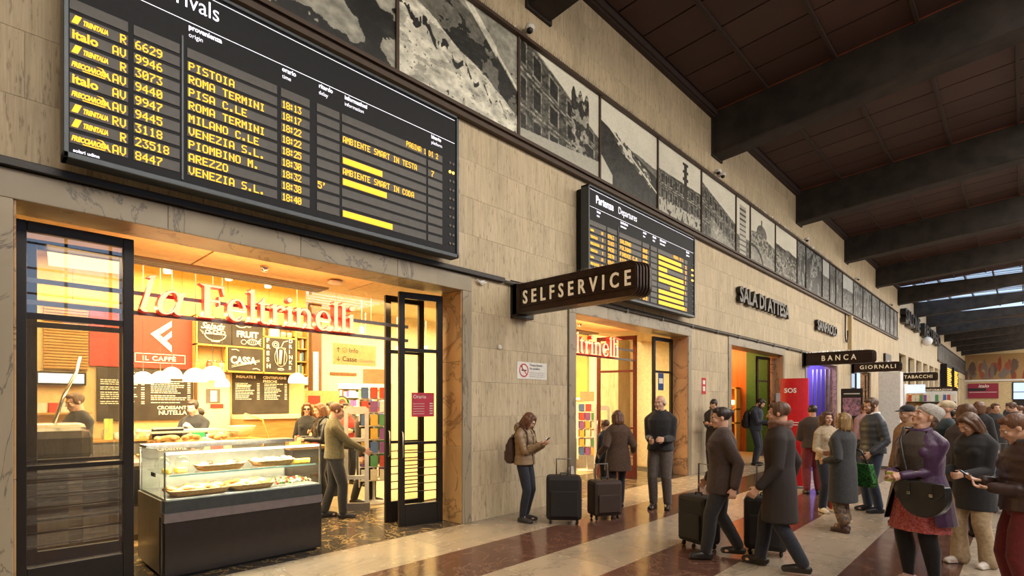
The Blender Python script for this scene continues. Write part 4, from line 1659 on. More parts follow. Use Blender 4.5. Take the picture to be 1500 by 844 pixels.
# arrow-like emblem: two slanted arms meeting at a point on the left
b.prism([(2.49, 3.00), (2.83, 3.275), (2.83, 3.165), (2.64, 3.00)], fn, 1, WHITE)
b.prism([(2.49, 3.00), (2.64, 3.00), (2.83, 2.805), (2.83, 2.68)], fn, 1, WHITE)
b.prism([(2.695, 2.945), (2.83, 3.085), (2.83, 2.975), (2.745, 2.893)], fn, 1, WHITE)
b.build('emblem', None, t)
b = MB()
for q in ((2.25, 3.06, 2.625, 2.637), (2.25, 3.06, 2.465, 2.477), (2.25, 2.262, 2.465, 2.637), (3.048, 3.06, 2.465, 2.637)):
    b.box(-5.938, -5.93, *q, WHITE)
b.build('lettering_box', None, t)
text('lettering', 'IL CAFF\u00c8', frame_x(-5.93, 2.36, 2.51), .115, WHITE, t, bold=.003, space=1.15, sx=1.08)

# ---- oak shelving with niches and chalkboards
sh = thing('bar_shelving', 'gold edged oak shelving with open niches behind the bar', 'shelf')
for z in (2.34, 2.84, 3.40):
    Box('shelf_board', -5.99, -5.72, 3.18, 5.12 if z > 2.4 else 5.12, z, z + .03, GOLD, sh)
for y in (3.18, 4.43, 5.12):
    Box('upright', -5.99, -5.72, y, y + .03, 2.34, 3.42, GOLD, sh)
Box('upright', -5.99, -5.72, 3.72, 3.75, 2.34, 2.84, GOLD, sh)
Box('shelf_board', -5.99, -5.72, 4.43, 5.12, 3.10, 3.13, GOLD, sh)
for z in (2.34, 2.62, 2.9, 3.15):
    Box('shelf_board', -5.99, -5.75, 5.12, 5.42, z, z + .025, WOOD, sh)
Box('upright', -5.99, -5.75, 5.40, 5.43, 2.3, 3.4, WOOD, sh)


def chalk(name, label, y0, y1, z0, z1, strokes):
    t = thing(name, label, 'chalkboard', (0, 0, 0), group='chalkboards behind the bar')
    Box('slate', -5.74, -5.715, y0, y1, z0, z1, BLACKB, t)
    for fnc in strokes:
        fnc(t)
    return t


def ctext(s, y, z, size, **kw):
    return lambda t: text('chalk_lettering', s, frame_x(-5.712, y, z), size, CHALK, t, **kw)


def cstroke(pts, r=.006):
    def f(t):
        b = MB()
        b.tube([(-5.712, y, z) for y, z in pts], r, 5)
        b.build('chalk_drawing', CHALK, t)
    return f


def circ(cy, cz, ry, rz, a0=0, a1=360, n=20):
    return [(cy + ry * math.cos(math.radians(a0 + (a1 - a0) * k / n)), cz + rz * math.sin(math.radians(a0 + (a1 - a0) * k / n))) for k in range(n + 1)]


rr = random.Random(3)
chalk('chalkboard', 'chalkboard with the word Salads over a drawn bowl', 3.215, 3.82, 2.875, 3.39,
      [ctext('Salads', 3.26, 3.17, .17, shear=.4, bold=.003), cstroke(circ(3.52, 3.07, .19, .13, 180, 360), .009), cstroke([(3.33, 3.07), (3.71, 3.07)], .009), cstroke([(3.45, 2.925), (3.60, 2.925)], .01)]
      + [cstroke(circ(3.38 + .07 * k, 3.11 + .02 * (k % 2), .035, .03), .008) for k in range(5)]
      + [cstroke([(3.25 + .02 * k, 3.13 - .03 * k), (3.31, 3.10 - .02 * k)], .004) for k in range(3)])
chalk('chalkboard', 'chalkboard with the word FRUIT over a drawn pineapple', 3.83, 4.43, 2.875, 3.39,
      [ctext('FRUIT', 3.91, 3.06, .17, bold=.006, sx=.95), cstroke(circ(4.0, 3.30, .10, .05), .01), cstroke(circ(4.15, 3.32, .05, .05), .008), cstroke(circ(4.22, 2.97, .10, .055), .008), cstroke(circ(4.05, 2.96, .05, .045), .006)]
      + [cstroke([(4.14 + .04 * k, 2.92), (4.18 + .04 * k, 3.02)], .004) for k in range(4)] + [cstroke([(4.31, 2.97), (4.39, 2.90 + .05 * k)], .007) for k in range(4)])
chalk('chalkboard', 'chalkboard with the slanted word CASSA', 3.76, 4.43, 2.38, 2.83,
      [ctext('CASSA', 3.80, 2.52, .20, bold=.006, sx=.82), cstroke([(3.82, 2.44), (4.36, 2.58)], .007), cstroke([(3.82, 2.47), (4.36, 2.61)], .004), cstroke([(3.82, 2.79), (3.90, 2.80), (3.96, 2.77)], .010), cstroke([(4.22, 2.42), (4.30, 2.43), (4.37, 2.40)], .008)])
fd = [ctext(c, 4.50, 3.00 - .135 * k, .12, bold=.004) for k, c in enumerate('FRESH')] + [ctext(c, 4.97, 3.02 - .115 * k, .11, bold=.004) for k, c in enumerate('DRINKS')]
chalk('chalkboard', 'chalkboard reading FRESH DRINKS with a tall drawn glass', 4.46, 5.12, 2.38, 3.10,
      fd + [cstroke([(4.71, 2.9), (4.74, 2.52), (4.86, 2.52), (4.89, 2.9), (4.71, 2.9)], .009), cstroke([(4.78, 2.55), (4.80, 2.85)], .03), cstroke([(4.80, 2.90), (4.86, 3.03), (4.95, 3.06)], .010),
            cstroke(circ(4.69, 2.96, .065, .065), .008), cstroke(circ(4.69, 2.96, .03, .03), .008), cstroke(circ(4.80, 2.44, .06, .02), .008), cstroke(circ(4.80, 2.7, .13, .2), .004)])


def menu(label, y0, y1, z0, z1, heads):
    t = thing('menu_chalkboard', label, 'chalkboard', (0, 0, 0), group='menu chalkboards')
    Box('slate', -5.98, -5.95, y0, y1, z0, z1, BLACKB, t)
    for s, y, z, sz in heads:
        text('chalk_lettering', s, frame_x(-5.946, y, z), sz, CHALK, t, bold=.002)
    b = MB()
    ncol = 2
    w = (y1 - y0) / ncol
    for c in range(ncol):
        z = z1 - .22
        while z > z0 + .28:
            yy_ = y0 + w * c + .05
            ye = y0 + w * (c + 1) - .16 - rr.random() * .15
            while yy_ < ye:
                l = .02 + .05 * rr.random()
                b.box(-5.949, -5.946, yy_, yy_ + l, z, z + .016, CHALK)
                yy_ += l + .012
            b.box(-5.949, -5.946, y0 + w * (c + 1) - .10, y0 + w * (c + 1) - .05, z, z + .016, CHALK)
            z -= .036 + .02 * (rr.random() > .8)
    o = b.build('chalk_lines', None, t)
    o['kind'] = 'stuff'
    return t


menu('wide menu chalkboard full of chalk lines under the red coffee panel', 1.7, 3.2, 1.40, 2.34, [('COFFEE', 2.2, 2.22, .08), ('PANINI', 2.75, 2.22, .08), ('CROISSANT', 2.6, 1.60, .09), ('NUTELLA', 2.62, 1.50, .11)])
menu('menu chalkboard with chalk headings between the kitchen door and the bright shop', 3.92, 5.08, 1.50, 2.34, [('INSALATE E', 3.98, 2.24, .075), ('PANINI', 4.0, 2.05, .08), ('CENTRIFUGHE', 4.52, 2.24, .075), ('FRESCHE', 4.52, 2.16, .075)])
t = thing('kitchen_door', 'cream service door with a small window between the menu boards', 'door')
Box('door_leaf', -5.99, -5.95, 3.27, 3.86, 0, 2.30, CREAM2, t)
Box('door_window', -5.95, -5.94, 3.42, 3.68, 1.72, 2.0, GREYST, t)
Box('window_sheet', -5.94, -5.935, 3.50, 3.62, 1.75, 1.97, WHITE, t)
Box('notice', -5.945, -5.935, 3.5, 3.74, 1.62, 1.70, SHOPRED, t)
Box('door_jamb', -5.99, -5.93, 3.23, 3.27, 0, 2.34, WOODD, t)

# things in the niches
JC = [(.55, .30, .08), (.60, .08, .04), (.25, .40, .08), (.7, .6, .4)]
for k, (y, z) in enumerate([(3.24, 2.87 - .5), (3.45, 2.37), (3.55, 2.37), (3.68, 2.37)]):
    t = thing('storage_jar', 'glass jar with %s contents in the niche under the Salads board, %s' % (['amber', 'red', 'green', 'pale'][k], ['first', 'second', 'third', 'last'][k]), 'jar', (-5.84, y, 2.371), 0, 'jars in the bar niches')
    b = MB()
    b.lathe([(0, 0), (.05, 0), (.055, .02), (.055, .13), (.035, .16)], n=14)
    b.build('jar_body', mat('jar_%d' % k, JC[k], .2), t)
    b = MB()
    b.lathe([(0, .16), (.04, .16), (.04, .19), (0, .19)], n=14)
    b.build('lid', STEEL, t)
b = MB()
b.bbox(-5.9, -5.78, 4.60, 4.80, 3.131, 3.33, .01)
tag(b.build('white_box', WHITE), 'white box standing on the top niche above the drinks board', 'box')
for k, y in enumerate((4.50, 4.9, 5.04)):
    b = MB()
    b.lathe([(0, 0), (.05, 0), (.055, .08), (.055, .12), (0, .12)], (-5.84, y, 3.131), 12)
    tag(b.build('tin', CREAM2 if k else GLASS), ['small clear jar left of the white box in the top niche', 'pale tin right of the white box in the top niche', 'last pale tin at the end of the top niche'][k], 'tin', 'tins in the top niche')
for k in range(12):
    z = [2.37, 2.65, 2.93][k // 4]
    y = 5.17 + .045 * (k % 4)
    o = Box('book', -5.95, -5.80, y, y + .03, z, z + .17 + .02 * (k % 3), mat('book_%d' % (k % 5), [(.5, .1, .05), (.7, .65, .5), (.1, .2, .3), (.6, .4, .1), (.2, .3, .1)][k % 5], .6))
    tag(o, '%s spine on the narrow oak bay of the shelving, %s shelf, %s' % (['red', 'pale', 'blue', 'ochre', 'green'][k % 5], ['lowest', 'middle', 'top'][k // 4], ['first', 'second', 'third', 'last'][k % 4]), 'book', 'books on the narrow oak bay')

# slatted wood panel, screen and shelf behind the near door leaf
t = thing('slatted_panel', 'oak slatted panel on the bar wall, seen through the near door leaf', 'panel')
Box('panel_back', -5.99, -5.96, 1.0, 1.58, 2.28, 3.38, YEL, t)
for k in range(22):
    Box('slat', -5.96, -5.93, 1.0, 1.58, 2.30 + .049 * k, 2.33 + .049 * k, WOOD, t)
t = thing('back_counter', 'pale counter along the bar back wall with glasses', 'counter')
Box('counter_top', -5.98, -5.3, -1.5, 3.2, 1.06, 1.10, WOOD, t)
Box('counter_body', -5.98, -5.38, -1.5, 3.2, 0, 1.06, STEEL, t)
for k in range(5):
    Box('cabinet_door', -5.38, -5.36, -1.4 + .92 * k, -.52 + .92 * k, .1, 1.0, STEEL, t)
t = thing('bar_screen', 'bright blue-white screen glowing over the bar shelf behind the near leaf', 'screen')
Box('screen_frame', -5.98, -5.9, .9, 1.55, 2.02, 2.24, BLACKP, t)
Box('screen_face', -5.9, -5.895, .93, 1.52, 2.05, 2.21, mat('screen_glow', (.5, .6, .8), .4, emit=(.7, .85, 1), estr=.8), t)
for k in range(5):
    o = Box('food_packet', -5.9, -5.75, .75 + .15 * k, .87 + .15 * k, 1.56, 1.72, SHOPRED if k % 2 == 0 else OFFWH)
    tag(o, '%s packet on the shelf behind the near leaf, %s from the screen side' % ('red' if k % 2 == 0 else 'white', ordn[k]), 'packet', 'packets on the bar wall shelf')
tag(Box('bar_wall_shelf', -5.98, -5.7, .5, 1.6, 1.53, 1.56, WOOD), 'narrow oak shelf with packets behind the near leaf', 'shelf')

# glasses and cups on the back counter
k = 0
for i in range(10):
    for j in range(2):
        y = 1.75 + i * .15
        x = -5.45 - .14 * j
        b = MB()
        if (i + j) % 3 == 0:
            b.lathe([(.03, 0), (.008, .01), (.008, .07), (.04, .10), (.045, .17)], (x, y, 1.101), 12, cap=False)
            nm, lb = 'stem_glass', 'clear stemmed glass'
        else:
            b.lathe([(.03, 0), (.045, .03), (.05, .10), (.045, .11)], (x, y, 1.101), 12, cap=False)
            nm, lb = 'white_cup', 'white cup'
        o = b.build(nm, WHITE if nm == 'white_cup' else OFFWH)
        tag(o, lb + ' under the wide menu board, %s along, %s line' % (ordn[i], 'front' if j == 0 else 'back'), 'cup' if nm == 'white_cup' else 'glass', nm.replace('_', ' ') + 's on the back counter')

# ---- front counter, register, wood counter
t = thing('steel_counter', 'steel and dark work counter with open cabinets behind the display case', 'counter')
Box('counter_top', -3.4, -2.2, .1, 3.35, .93, .97, STEEL, t)
Box('counter_body', -3.3, -2.25, .15, 3.3, 0, .93, mat('grey_laminate', (.10, .085, .07), .4), t)
for k in range(4):
    Box('cabinet_opening', -2.25, -2.235, .25 + .78 * k, .9 + .78 * k, .45, .88, BLACKP, t)
    Box('cabinet_door', -2.25, -2.225, .25 + .78 * k, .9 + .78 * k, .08, .42, STEEL, t)
t = thing('oak_counter', 'long oak topped counter running back into the shop beside the queue', 'counter')
b = MB()
b.bbox(-5.3, -2.1, 3.42, 4.02, 1.01, 1.06, .01)
b.build('counter_top', WOOD, t)
Box('counter_body', -5.2, -2.2, 3.5, 3.94, 0, 1.01, mat('dark_wood_front', (.10, .05, .02), .5), t)
t = thing('oak_ledge_unit', 'cream topped oak ledge along the wall under the far menu board', 'ledge')
Box('body', -5.97, -5.32, 3.95, 5.2, 0, .95, mat('dark_wood_front'), t)
Box('oak_band', -5.95, -5.3, 3.9, 5.2, .95, 1.4, WOOD, t)
Box('cream_ledge', -5.97, -5.25, 3.9, 5.2, 1.40, 1.48, CREAM2, t)
# coffee machine near the leaf
t = thing('dark_appliance', 'rounded dark counter appliance behind the near door leaf', 'appliance', (0, 0, 0))
b = MB()
b.bbox(-3.0, -2.3, .45, 1.15, .975, 1.42, .12)
b.build('appliance_body', mat('appliance_dark', (.05, .045, .04), .25, .3), t)
b = MB()
b.bbox(-3.02, -2.5, .5, 1.1, 1.3, 1.47, .05)
b.build('steel_hood', STEEL, t)
b = MB()
b.tube([(-2.6, .8, 1.45), (-2.65, .9, 1.8), (-2.9, 1.05, 2.1), (-3.0, 1.1, 2.3)], .02, 8)
b.build('bent_tube', CHROME, t)
t = thing('cash_register', 'tilted black till screen on the bar counter under the pendant lamps', 'register', (-3.05, 2.12, .97), math.radians(20))
b = MB()
b.bbox(-.2, .2, -.17, .17, 0, .14, .015)
b.build('base', BLACKP, t)
sc_ = Box('screen', -.19, .19, -.02, .02, 0, .30, BLACKP, t, .008)
sc_.location = (0, -.10, .20)
sc_.rotation_euler = (math.radians(50), 0, math.radians(70))
Box('screen_stand', -.04, .04, -.04, .04, .1, .35, GREYST, t)

# bread display: glass box with loaves
t = thing('bread_display', 'low glass box full of bread rolls on the counter behind the pastry case', 'display')
X0, X1, Y0, Y1, Z0, Z1 = -3.15, -2.25, 1.72, 2.75, .975, 1.32
Box('tray', X0, X1, Y0, Y1, Z0, Z0 + .03, GOLD, t)
for nm, q in (('glass_side', (X0, X1, Y0, Y0 + .006, Z0, Z1)), ('glass_side', (X0, X1, Y1 - .006, Y1, Z0, Z1)), ('glass_front', (X1 - .006, X1, Y0, Y1, Z0, Z1)), ('glass_top', (X0, X1, Y0, Y1, Z1 - .006, Z1))):
    Box(nm, *q, GLASS, t)
for k in range(4):
    Box('top_rail', X0 + .3 * k - .012, X0 + .3 * k + .012, Y0, Y1, Z1, Z1 + .015, mat('pale_rail', (.75, .65, .5), .4), t)
BRD = [mat('bread_%d' % k, c, .7, noise=(18, (1, 1, 1), 3), col2=c2) for k, (c, c2) in enumerate([((.62, .34, .10), (.45, .20, .05)), ((.70, .45, .16), (.52, .28, .08)), ((.5, .24, .07), (.32, .13, .04))])]
rq = random.Random(5)
roll = None
for k in range(64):
    x = X0 + .12 + rq.random() * .66
    y = Y0 + .1 + rq.random() * .82
    z = Z0 + .06 + (k // 16) * .068
    b = MB()
    b.ball((0, 0, 0), (.095 if k % 3 else .05, .042, .038), BRD[k % 3], 10, 6)
    o = b.build('bread_roll')
    o.location = (x, y, z)
    o.rotation_euler = (rq.uniform(-.2, .2), rq.uniform(-.2, .2), rq.uniform(0, 3))
    tag(o, 'golden brown bread roll heaped in the low glass box on the counter', 'bread', 'bread rolls in the counter glass box')

# small things on the counter
t = thing('mustard_bottle', 'dark bottle with a yellow and green label hanging at the end of the counter', 'bottle', (-2.30, 1.50, .972))
b = MB()
b.lathe([(0, 0), (.03, 0), (.03, .13), (.012, .17), (.012, .21), (0, .21)], n=12)
b.build('bottle_body', mat('bottle_dark', (.03, .05, .02), .2), t)
b = MB()
b.lathe([(.031, .03), (.031, .11)], n=12, cap=False)
b.build('bottle_label', mat('bottle_label_yellow', (.6, .45, .02), .5), t)
tag(Box('red_box', -2.55, -2.40, 2.95, 3.12, 1.0, 1.16, SHOPRED), 'small red box on the counter beside the bread display', 'box')
tag(Box('red_box', -2.75, -2.63, 2.88, 2.98, 1.0, 1.13, mat('orange_box', (.6, .16, .05), .5)), 'small orange box left of the red box on the counter', 'box')
b = MB()
b.lathe([(.10, 0), (.18, .10), (.24, .20), (.235, .205), (.17, .11), (.09, .02)], (-4.6, 3.62, 1.10), 20)
tag(b.build('salad_bowl', mat('pale_bowl', (.75, .62, .42), .3)), 'large pale bowl on the oak counter', 'bowl')
t = thing('leaflet_stand', 'clear leaflet stand with pale and blue cards on the bar counter', 'stand')
for k in range(6):
    o = Box('leaflet', -.004, .004, -.07, .07, 0, .19, WHITE if k % 2 else mat('blue_card', (.25, .35, .6), .5), t)
    o.location = (-3.3 + .10 * (k % 3), 2.62 + .14 * (k // 3) + .05 * (k % 3), 1.0 + .02 * k)
    o.rotation_euler = (0, math.radians(-25), math.radians(10 * k))
Box('stand_base', -3.35, -3.0, 2.5, 2.9, .975, 1.0, GLASS, t)
b = MB()
b.tube([(-2.9, 3.45, 1.06), (-2.95, 3.35, 1.45), (-3.0, 3.1, 1.55)], .015, 6)
tag(b.build('bent_lamp_arm', GOLD), 'curved gilded tube standing on the near corner of the oak counter', 'tube')
for k in range(14):
    b = MB()
    b.ball((0, 0, 0), (.05, .05, .04), [BRD[0], CREAM2, BRD[1]][k % 3], 10, 6)
    o = b.build('wrapped_snack')
    o.location = (-2.95 + .1 * (k % 5), 2.86 + .10 * (k // 5), 1.01)
    tag(o, 'small wrapped snack scattered on the counter beside the red box', 'snack', 'snacks on the bar counter')
tag(Box('green_packet', -3.75, -3.70, 2.55, 2.75, 1.0, 1.25, mat('green_packet_m', (.02, .30, .10), .5)), 'green packet standing under the barista', 'packet')
tag(Box('green_leaflet_rack', -5.45, -5.41, 1.72, 1.84, 1.1, 1.45, mat('lime_card', (.45, .6, .15), .5)), 'lime green card stand at the near end of the back counter', 'card')

# ================================================================ pastry display case
CX0, CX1, CY0, CY1 = -1.22, -.20, 1.38, 2.96
t = thing('pastry_case', 'dark refrigerated pastry display case with glass top standing in the bar doorway', 'display case')
b = MB()
b.bbox(CX0, CX1, CY0, CY1, .03, .555, .006)
b.build('cabinet', DARKCAB, t)
Box('end_panel', CX0, CX1 - .1, CY0 - .012, CY0, .04, .76, STEEL, t)
Box('end_trim', CX1 - .13, CX1 - .1, CY0 - .016, CY0 - .008, .05, .60, IRON, t)
Box('grey_band', CX0, CX1 + .012, CY0 - .006, CY1 + .006, .555, .645, mat('case_band', (.22, .19, .19), .35, .5), t)
Box('dark_band', CX0, CX1 + .004, CY0, CY1, .645, .762, mat('case_dark_band', (.045, .05, .052), .25), t)
Box('case_floor', CX0 + .02, CX1 - .02, CY0 + .02, CY1 - .02, .762, .775, mat('case_floor_steel', (.6, .58, .55), .3, .6), t)
Box('plinth', CX0 + .05, CX1 - .05, CY0 + .05, CY1 - .05, 0, .03, BLACKP, t)
GT = 1.235
for q in ((CX1 - .03, CX1 - .012, CY1 - .02, CY1, .76, GT), (CX0, CX0 + .02, CY0, CY0 + .02, .76, GT), (CX0, CX0 + .02, CY1 - .02, CY1, .76, GT), (CX1 - .03, CX1 - .012, CY0, CY0 + .012, .76, GT)):
    Box('post', *q, STEEL, t)
for nm, q in (('front_glass', (CX1 - .008, CX1, CY0, CY1, .762, GT)), ('side_glass', (CX0, CX1, CY0, CY0 + .007, .762, GT)), ('side_glass', (CX0, CX1, CY1 - .007, CY1, .762, GT)), ('top_glass', (CX0 + .3, CX1, CY0, CY1, GT, GT + .008)), ('shelf_glass', (CX0 + .2, CX1 - .05, CY0 + .03, CY1 - .03, 1.0, 1.008))):
    Box(nm, *q, GLASS, t)
Box('added_rear_panel', CX0 + .02, CX0 + .03, CY0 + .02, CY1 - .02, .775, 1.22, mat('pale_rear_panel', (.62, .56, .42), .4), t)  # added pale back that brightens the inside of the case
Box('rear_top', CX0, CX0 + .30, CY0, CY1, GT, GT + .03, STEEL, t)
b = MB()
b.tube([(CX1 - .03, CY0 + .02, GT - .016), (CX1 - .03, CY1 - .02, GT - .016)], .012, 8)
b.build('light_tube', mat('case_light', (1, 1, 1), .4, emit=(1, .96, .85), estr=2.2), t)
Box('price_rail', CX1 - .05, CX1 - .045, CY0 + .05, CY1 - .05, .992, 1.008, mat('pale_green_edge', (.45, .75, .65), .3), t)
Box('thermometer', CX0 + .45, CX0 + .6, CY0 + .01, CY0 + .02, .96, 1.0, BLACKP, t)
area_light('case_strip_light', (CX1 - .12, (CY0 + CY1) / 2, GT - .03), (0, math.radians(15), 0), .04, 1.4, 22, (1, .9, .7))
area_light('basket_fill_light', (CX1 - .10, (CY0 + CY1) / 2, .985), (0, math.radians(20), 0), .03, 1.4, 10, (1, .9, .7))  # added under the shelf to brighten the lower baskets
WICK = mat('wicker', (.50, .30, .12), .7, noise=(60, (1, 1, 3), 2), col2=(.34, .18, .06), bump=(80, (1, 1, 2), .6))


def basket(x0, x1, y0, y1, z, label):
    bt = thing('wicker_basket', label, 'basket', ((x0 + x1) / 2, (y0 + y1) / 2, z))
    a, c = (x1 - x0) / 2, (y1 - y0) / 2
    b = MB()
    rs = []
    for s, h in ((.86, 0), (.93, .02), (1.0, .045), (1.03, .055), (.97, .055), (.9, .02), (.5, .012)):
        pts = []
        for k in range(24):
            an = 2 * PI * k / 24
            ca, sa = math.cos(an), math.sin(an)
            pts.append((a * s * math.copysign(abs(ca) ** .35, ca), c * s * math.copysign(abs(sa) ** .35, sa), h))
        rs.append(pts)
    b.rings(rs)
    b.build('basket_body', WICK, bt)
    b = MB()
    b.tube([(a * 1.03 * math.copysign(abs(math.cos(q)) ** .35, math.cos(q)), c * 1.03 * math.copysign(abs(math.sin(q)) ** .35, math.sin(q)), .057 + .004 * (k % 2)) for k, q in enumerate([2 * PI * j / 32 for j in range(33)])], .008, 6)
    b.build('basket_rim', WICK, bt)


def food(name, label, cat, group, x, y, z, kind, k):
    b = MB()
    if kind == 'croissant':
        pts = [(.07 * math.cos(a), .05 * math.sin(a), .03 + .004 * math.sin(a)) for a in [PI * q / 8 for q in range(9)]]
        b.tube(pts, [.006, .014, .022, .029, .032, .029, .022, .014, .006], 8, BRD[k % 3])
    elif kind == 'muffin':
        b.lathe([(0, 0), (.026, 0), (.034, .04)], n=14, m=[mat('paper_red', (.5, .10, .04), .6), mat('paper_brown', (.14, .06, .03), .6), mat('paper_dark', (.05, .03, .03), .6)][k % 3])
        b.ball((0, 0, .045), (.042, .042, .03), [mat('muffin_pale', (.75, .50, .18), .7), mat('muffin_choc', (.10, .04, .02), .7), mat('muffin_sugar', (.8, .72, .6), .7)][(k // 2) % 3], 12, 8)
    elif kind == 'donut':
        rs = [[((.035 + .018 * math.cos(v)) * math.cos(u), (.035 + .018 * math.cos(v)) * math.sin(u), .02 + .018 * math.sin(v)) for v in [2 * PI * q / 8 for q in range(8)]] for u in [2 * PI * p / 14 for p in range(15)]]
        b.rings(rs, mat('donut_glaze', (.45, .24, .14), .5), cap=False)
    elif kind == 'cake':
        b.bbox(-.05, .05, -.035, .035, 0, .05, .01, mat('yellow_cake', (.85, .55, .06), .6))
    elif kind == 'salad':
        b.lathe([(0, 0), (.05, 0), (.065, .035), (.06, .035), (0, .02)], n=12, m=GLASS)
        for q in range(9):
            b.ball((random.uniform(-.045, .045), random.uniform(-.045, .045), .035 + .01 * random.random()), .016, [mat('leaf_green', (.12, .28, .04), .6), mat('tomato', (.6, .05, .02), .4), mat('mozzarella', (.85, .8, .65), .5)][(q + k) % 3], 8, 5)
    o = b.build(name)
    o.location = (x, y, z)
    o.rotation_euler = (0, 0, random.uniform(0, 6))
    tag(o, label, cat, group)


basket(-.62, -.27, 1.46, 2.00, .776, 'wicker basket of croissants on the case floor, nearest the steel end')
basket(-.62, -.27, 2.03, 2.46, .776, 'wicker basket of small rolls on the case floor, next to the salads')
basket(-.62, -.30, 1.72, 2.16, 1.009, 'wicker basket of doughnuts on the glass shelf')
basket(-.62, -.30, 2.28, 2.70, 1.009, 'wicker basket of muffins on the glass shelf')
for k in range(15):
    food('croissant', 'golden croissant piled in the near basket on the case floor', 'croissant', 'croissants in the near basket', -.36 - .10 * (k % 3), 1.52 + .095 * (k // 3), .80 + .018 * (k % 2), 'croissant', k)
for k in range(12):
    food('filled_roll', 'brown filled roll in the second basket on the case floor', 'roll', 'rolls in the second basket', -.36 - .09 * (k % 3), 2.09 + .10 * (k // 3), .80 + .02 * (k % 2), 'croissant', k + 1)
for k in range(10):
    food('doughnut' if k % 3 else 'sugared_bun', ('glazed brown doughnut' if k % 3 else 'sugared bun') + ' in the basket on the glass shelf', 'pastry', 'doughnuts on the glass shelf' if k % 3 else 'buns on the glass shelf', -.37 - .13 * (k % 2), 1.77 + .085 * (k // 2), 1.028, 'donut' if k % 3 else 'muffin', k)
for k in range(12):
    food('muffin', 'paper-cased muffin in the basket on the glass shelf', 'muffin', 'muffins on the glass shelf', -.38 - .13 * (k % 2), 2.32 + .066 * (k // 2), 1.026, 'muffin', k)
for k in range(3):
    food('yellow_cake', 'slice of yellow cake at the far end of the glass shelf', 'cake', 'yellow cakes on the glass shelf', -.40, 2.75 + .055 * k, 1.01, 'cake', k)
for k in range(2):
    food('fruit_tart', 'yellow fruit tart under the domed covers at the near end of the shelf', 'tart', 'tarts on the glass shelf', -.42, 1.45 + .12 * k, 1.01, 'cake', k)
    b = MB()
    b.lathe([(.07, 0), (.07, .05), (.055, .09), (.02, .11), (0, .112)], (-.62, 1.46 + .18 * k, 1.05), 18, cap=False)
    tag(b.build('glass_dome', GLASS), 'clear dome cover on the glass shelf, ' + ('nearer the steel end' if k == 0 else 'second from the steel end'), 'cover')
for k in range(12):
    food('salad_bowl_small', 'clear bowl of mixed salad on the case floor at the far end', 'salad', 'salad bowls on the case floor', -.33 - .15 * (k % 3), 2.53 + .105 * (k // 3), .776, 'salad', k)

# ================================================================ deeper shop: columns, info sign, racks, gates
struct(Box('wall_wood_column', -7.2, -7.0, 6.1, 6.36, 0, 4.3, WOODD))
tag(Box('price_list', -6.99, -6.98, 6.13, 6.27, 1.9, 3.0, WHITE), 'tall narrow white list on the wooden column', 'list')
t = thing('info_sign', 'pale hanging sign with arrows reading Info and Casse in the deeper shop', 'sign')
Box('board', -5.02, -4.98, 5.62, 6.66, 2.56, 3.02, mat('sign_tan', (.34, .25, .12), .5), t)
INK = mat('dark_ink', (.03, .025, .02), .6)
text('wording', 'Info', frame_x(-4.975, 5.98, 2.83), .15, INK, t)
text('wording', 'Casse', frame_x(-4.975, 5.82, 2.64), .15, INK, t, bold=.002)
text('wording', 'Counters', frame_x(-4.975, 6.23, 2.64), .10, GREYST, t)
b = MB()
for z, s in ((2.88, 1), (2.69, -1)):
    b.box(-4.976, -4.972, 5.725, 5.735, z - .05, z + .05, INK)
    for d in (-1, 1):
        b.add([(-4.974, 5.73, z + s * .055), (-4.974, 5.73 + d * .04, z + s * .015), (-4.974, 5.73 + d * .04, z + s * .0), (-4.974, 5.73, z + s * .035)], [(0, 1, 2, 3)], INK)
for q in range(12):
    a0, a1 = 2 * PI * q / 12, 2 * PI * (q + 1) / 12
    b.add([(-4.974, 5.88 + r * math.cos(a), 2.88 + r * math.sin(a)) for r, a in ((.055, a0), (.055, a1), (.047, a1), (.047, a0))], [(0, 1, 2, 3)], INK)
b.box(-4.976, -4.972, 5.876, 5.884, 2.85, 2.885, INK)
b.build('arrow_symbols', None, t)
for y in (5.7, 6.55):
    b = MB()
    b.tube([(-5, y, 3.02), (-5, y, 4.35)], .004, 5)
    b.build('hanging_wire', STEEL, t)
tag(Box('wall_vent', -7.99, -7.97, 7.1, 7.9, 2.50, 2.58, WOODD), 'small brown wall grille over the inner doorway', 'vent')
b = MB()
b.lathe([(0, 0), (.2, 0), (.2, .02), (0, .02)], (0, 0, 0), 24, m=BLACKP)
b.lathe([(.15, .021), (.11, .022)], (0, 0, 0), 24, m=GOLD, cap=False)
b.lathe([(0, .022), (.07, .022)], (0, 0, 0), 24, m=SHOPRED, cap=False)
b.v = [(-6.9 + p[2], 6.85 + p[0], 1.72 + p[1]) for p in b.v]
tag(b.build('round_sign'), 'round black, gold and red target sign deeper in the shop', 'sign')
tag(Box('tan_notice_board', -6.6, -6.56, 5.55, 6.6, 1.55, 2.02, mat('tan_board', (.5, .36, .15), .6)), 'tan notice board with a red patch behind the queue', 'board')
tag(Box('red_patch_card', -6.555, -6.55, 5.8, 6.1, 1.7, 1.9, SHOPRED), 'red card on the tan notice board behind the queue', 'card')
# book shelves glimpsed deeper in
BC = [(.5, .08, .05), (.75, .68, .5), (.08, .15, .35), (.65, .42, .08), (.1, .3, .12), (.25, .1, .3), (.8, .8, .75)]


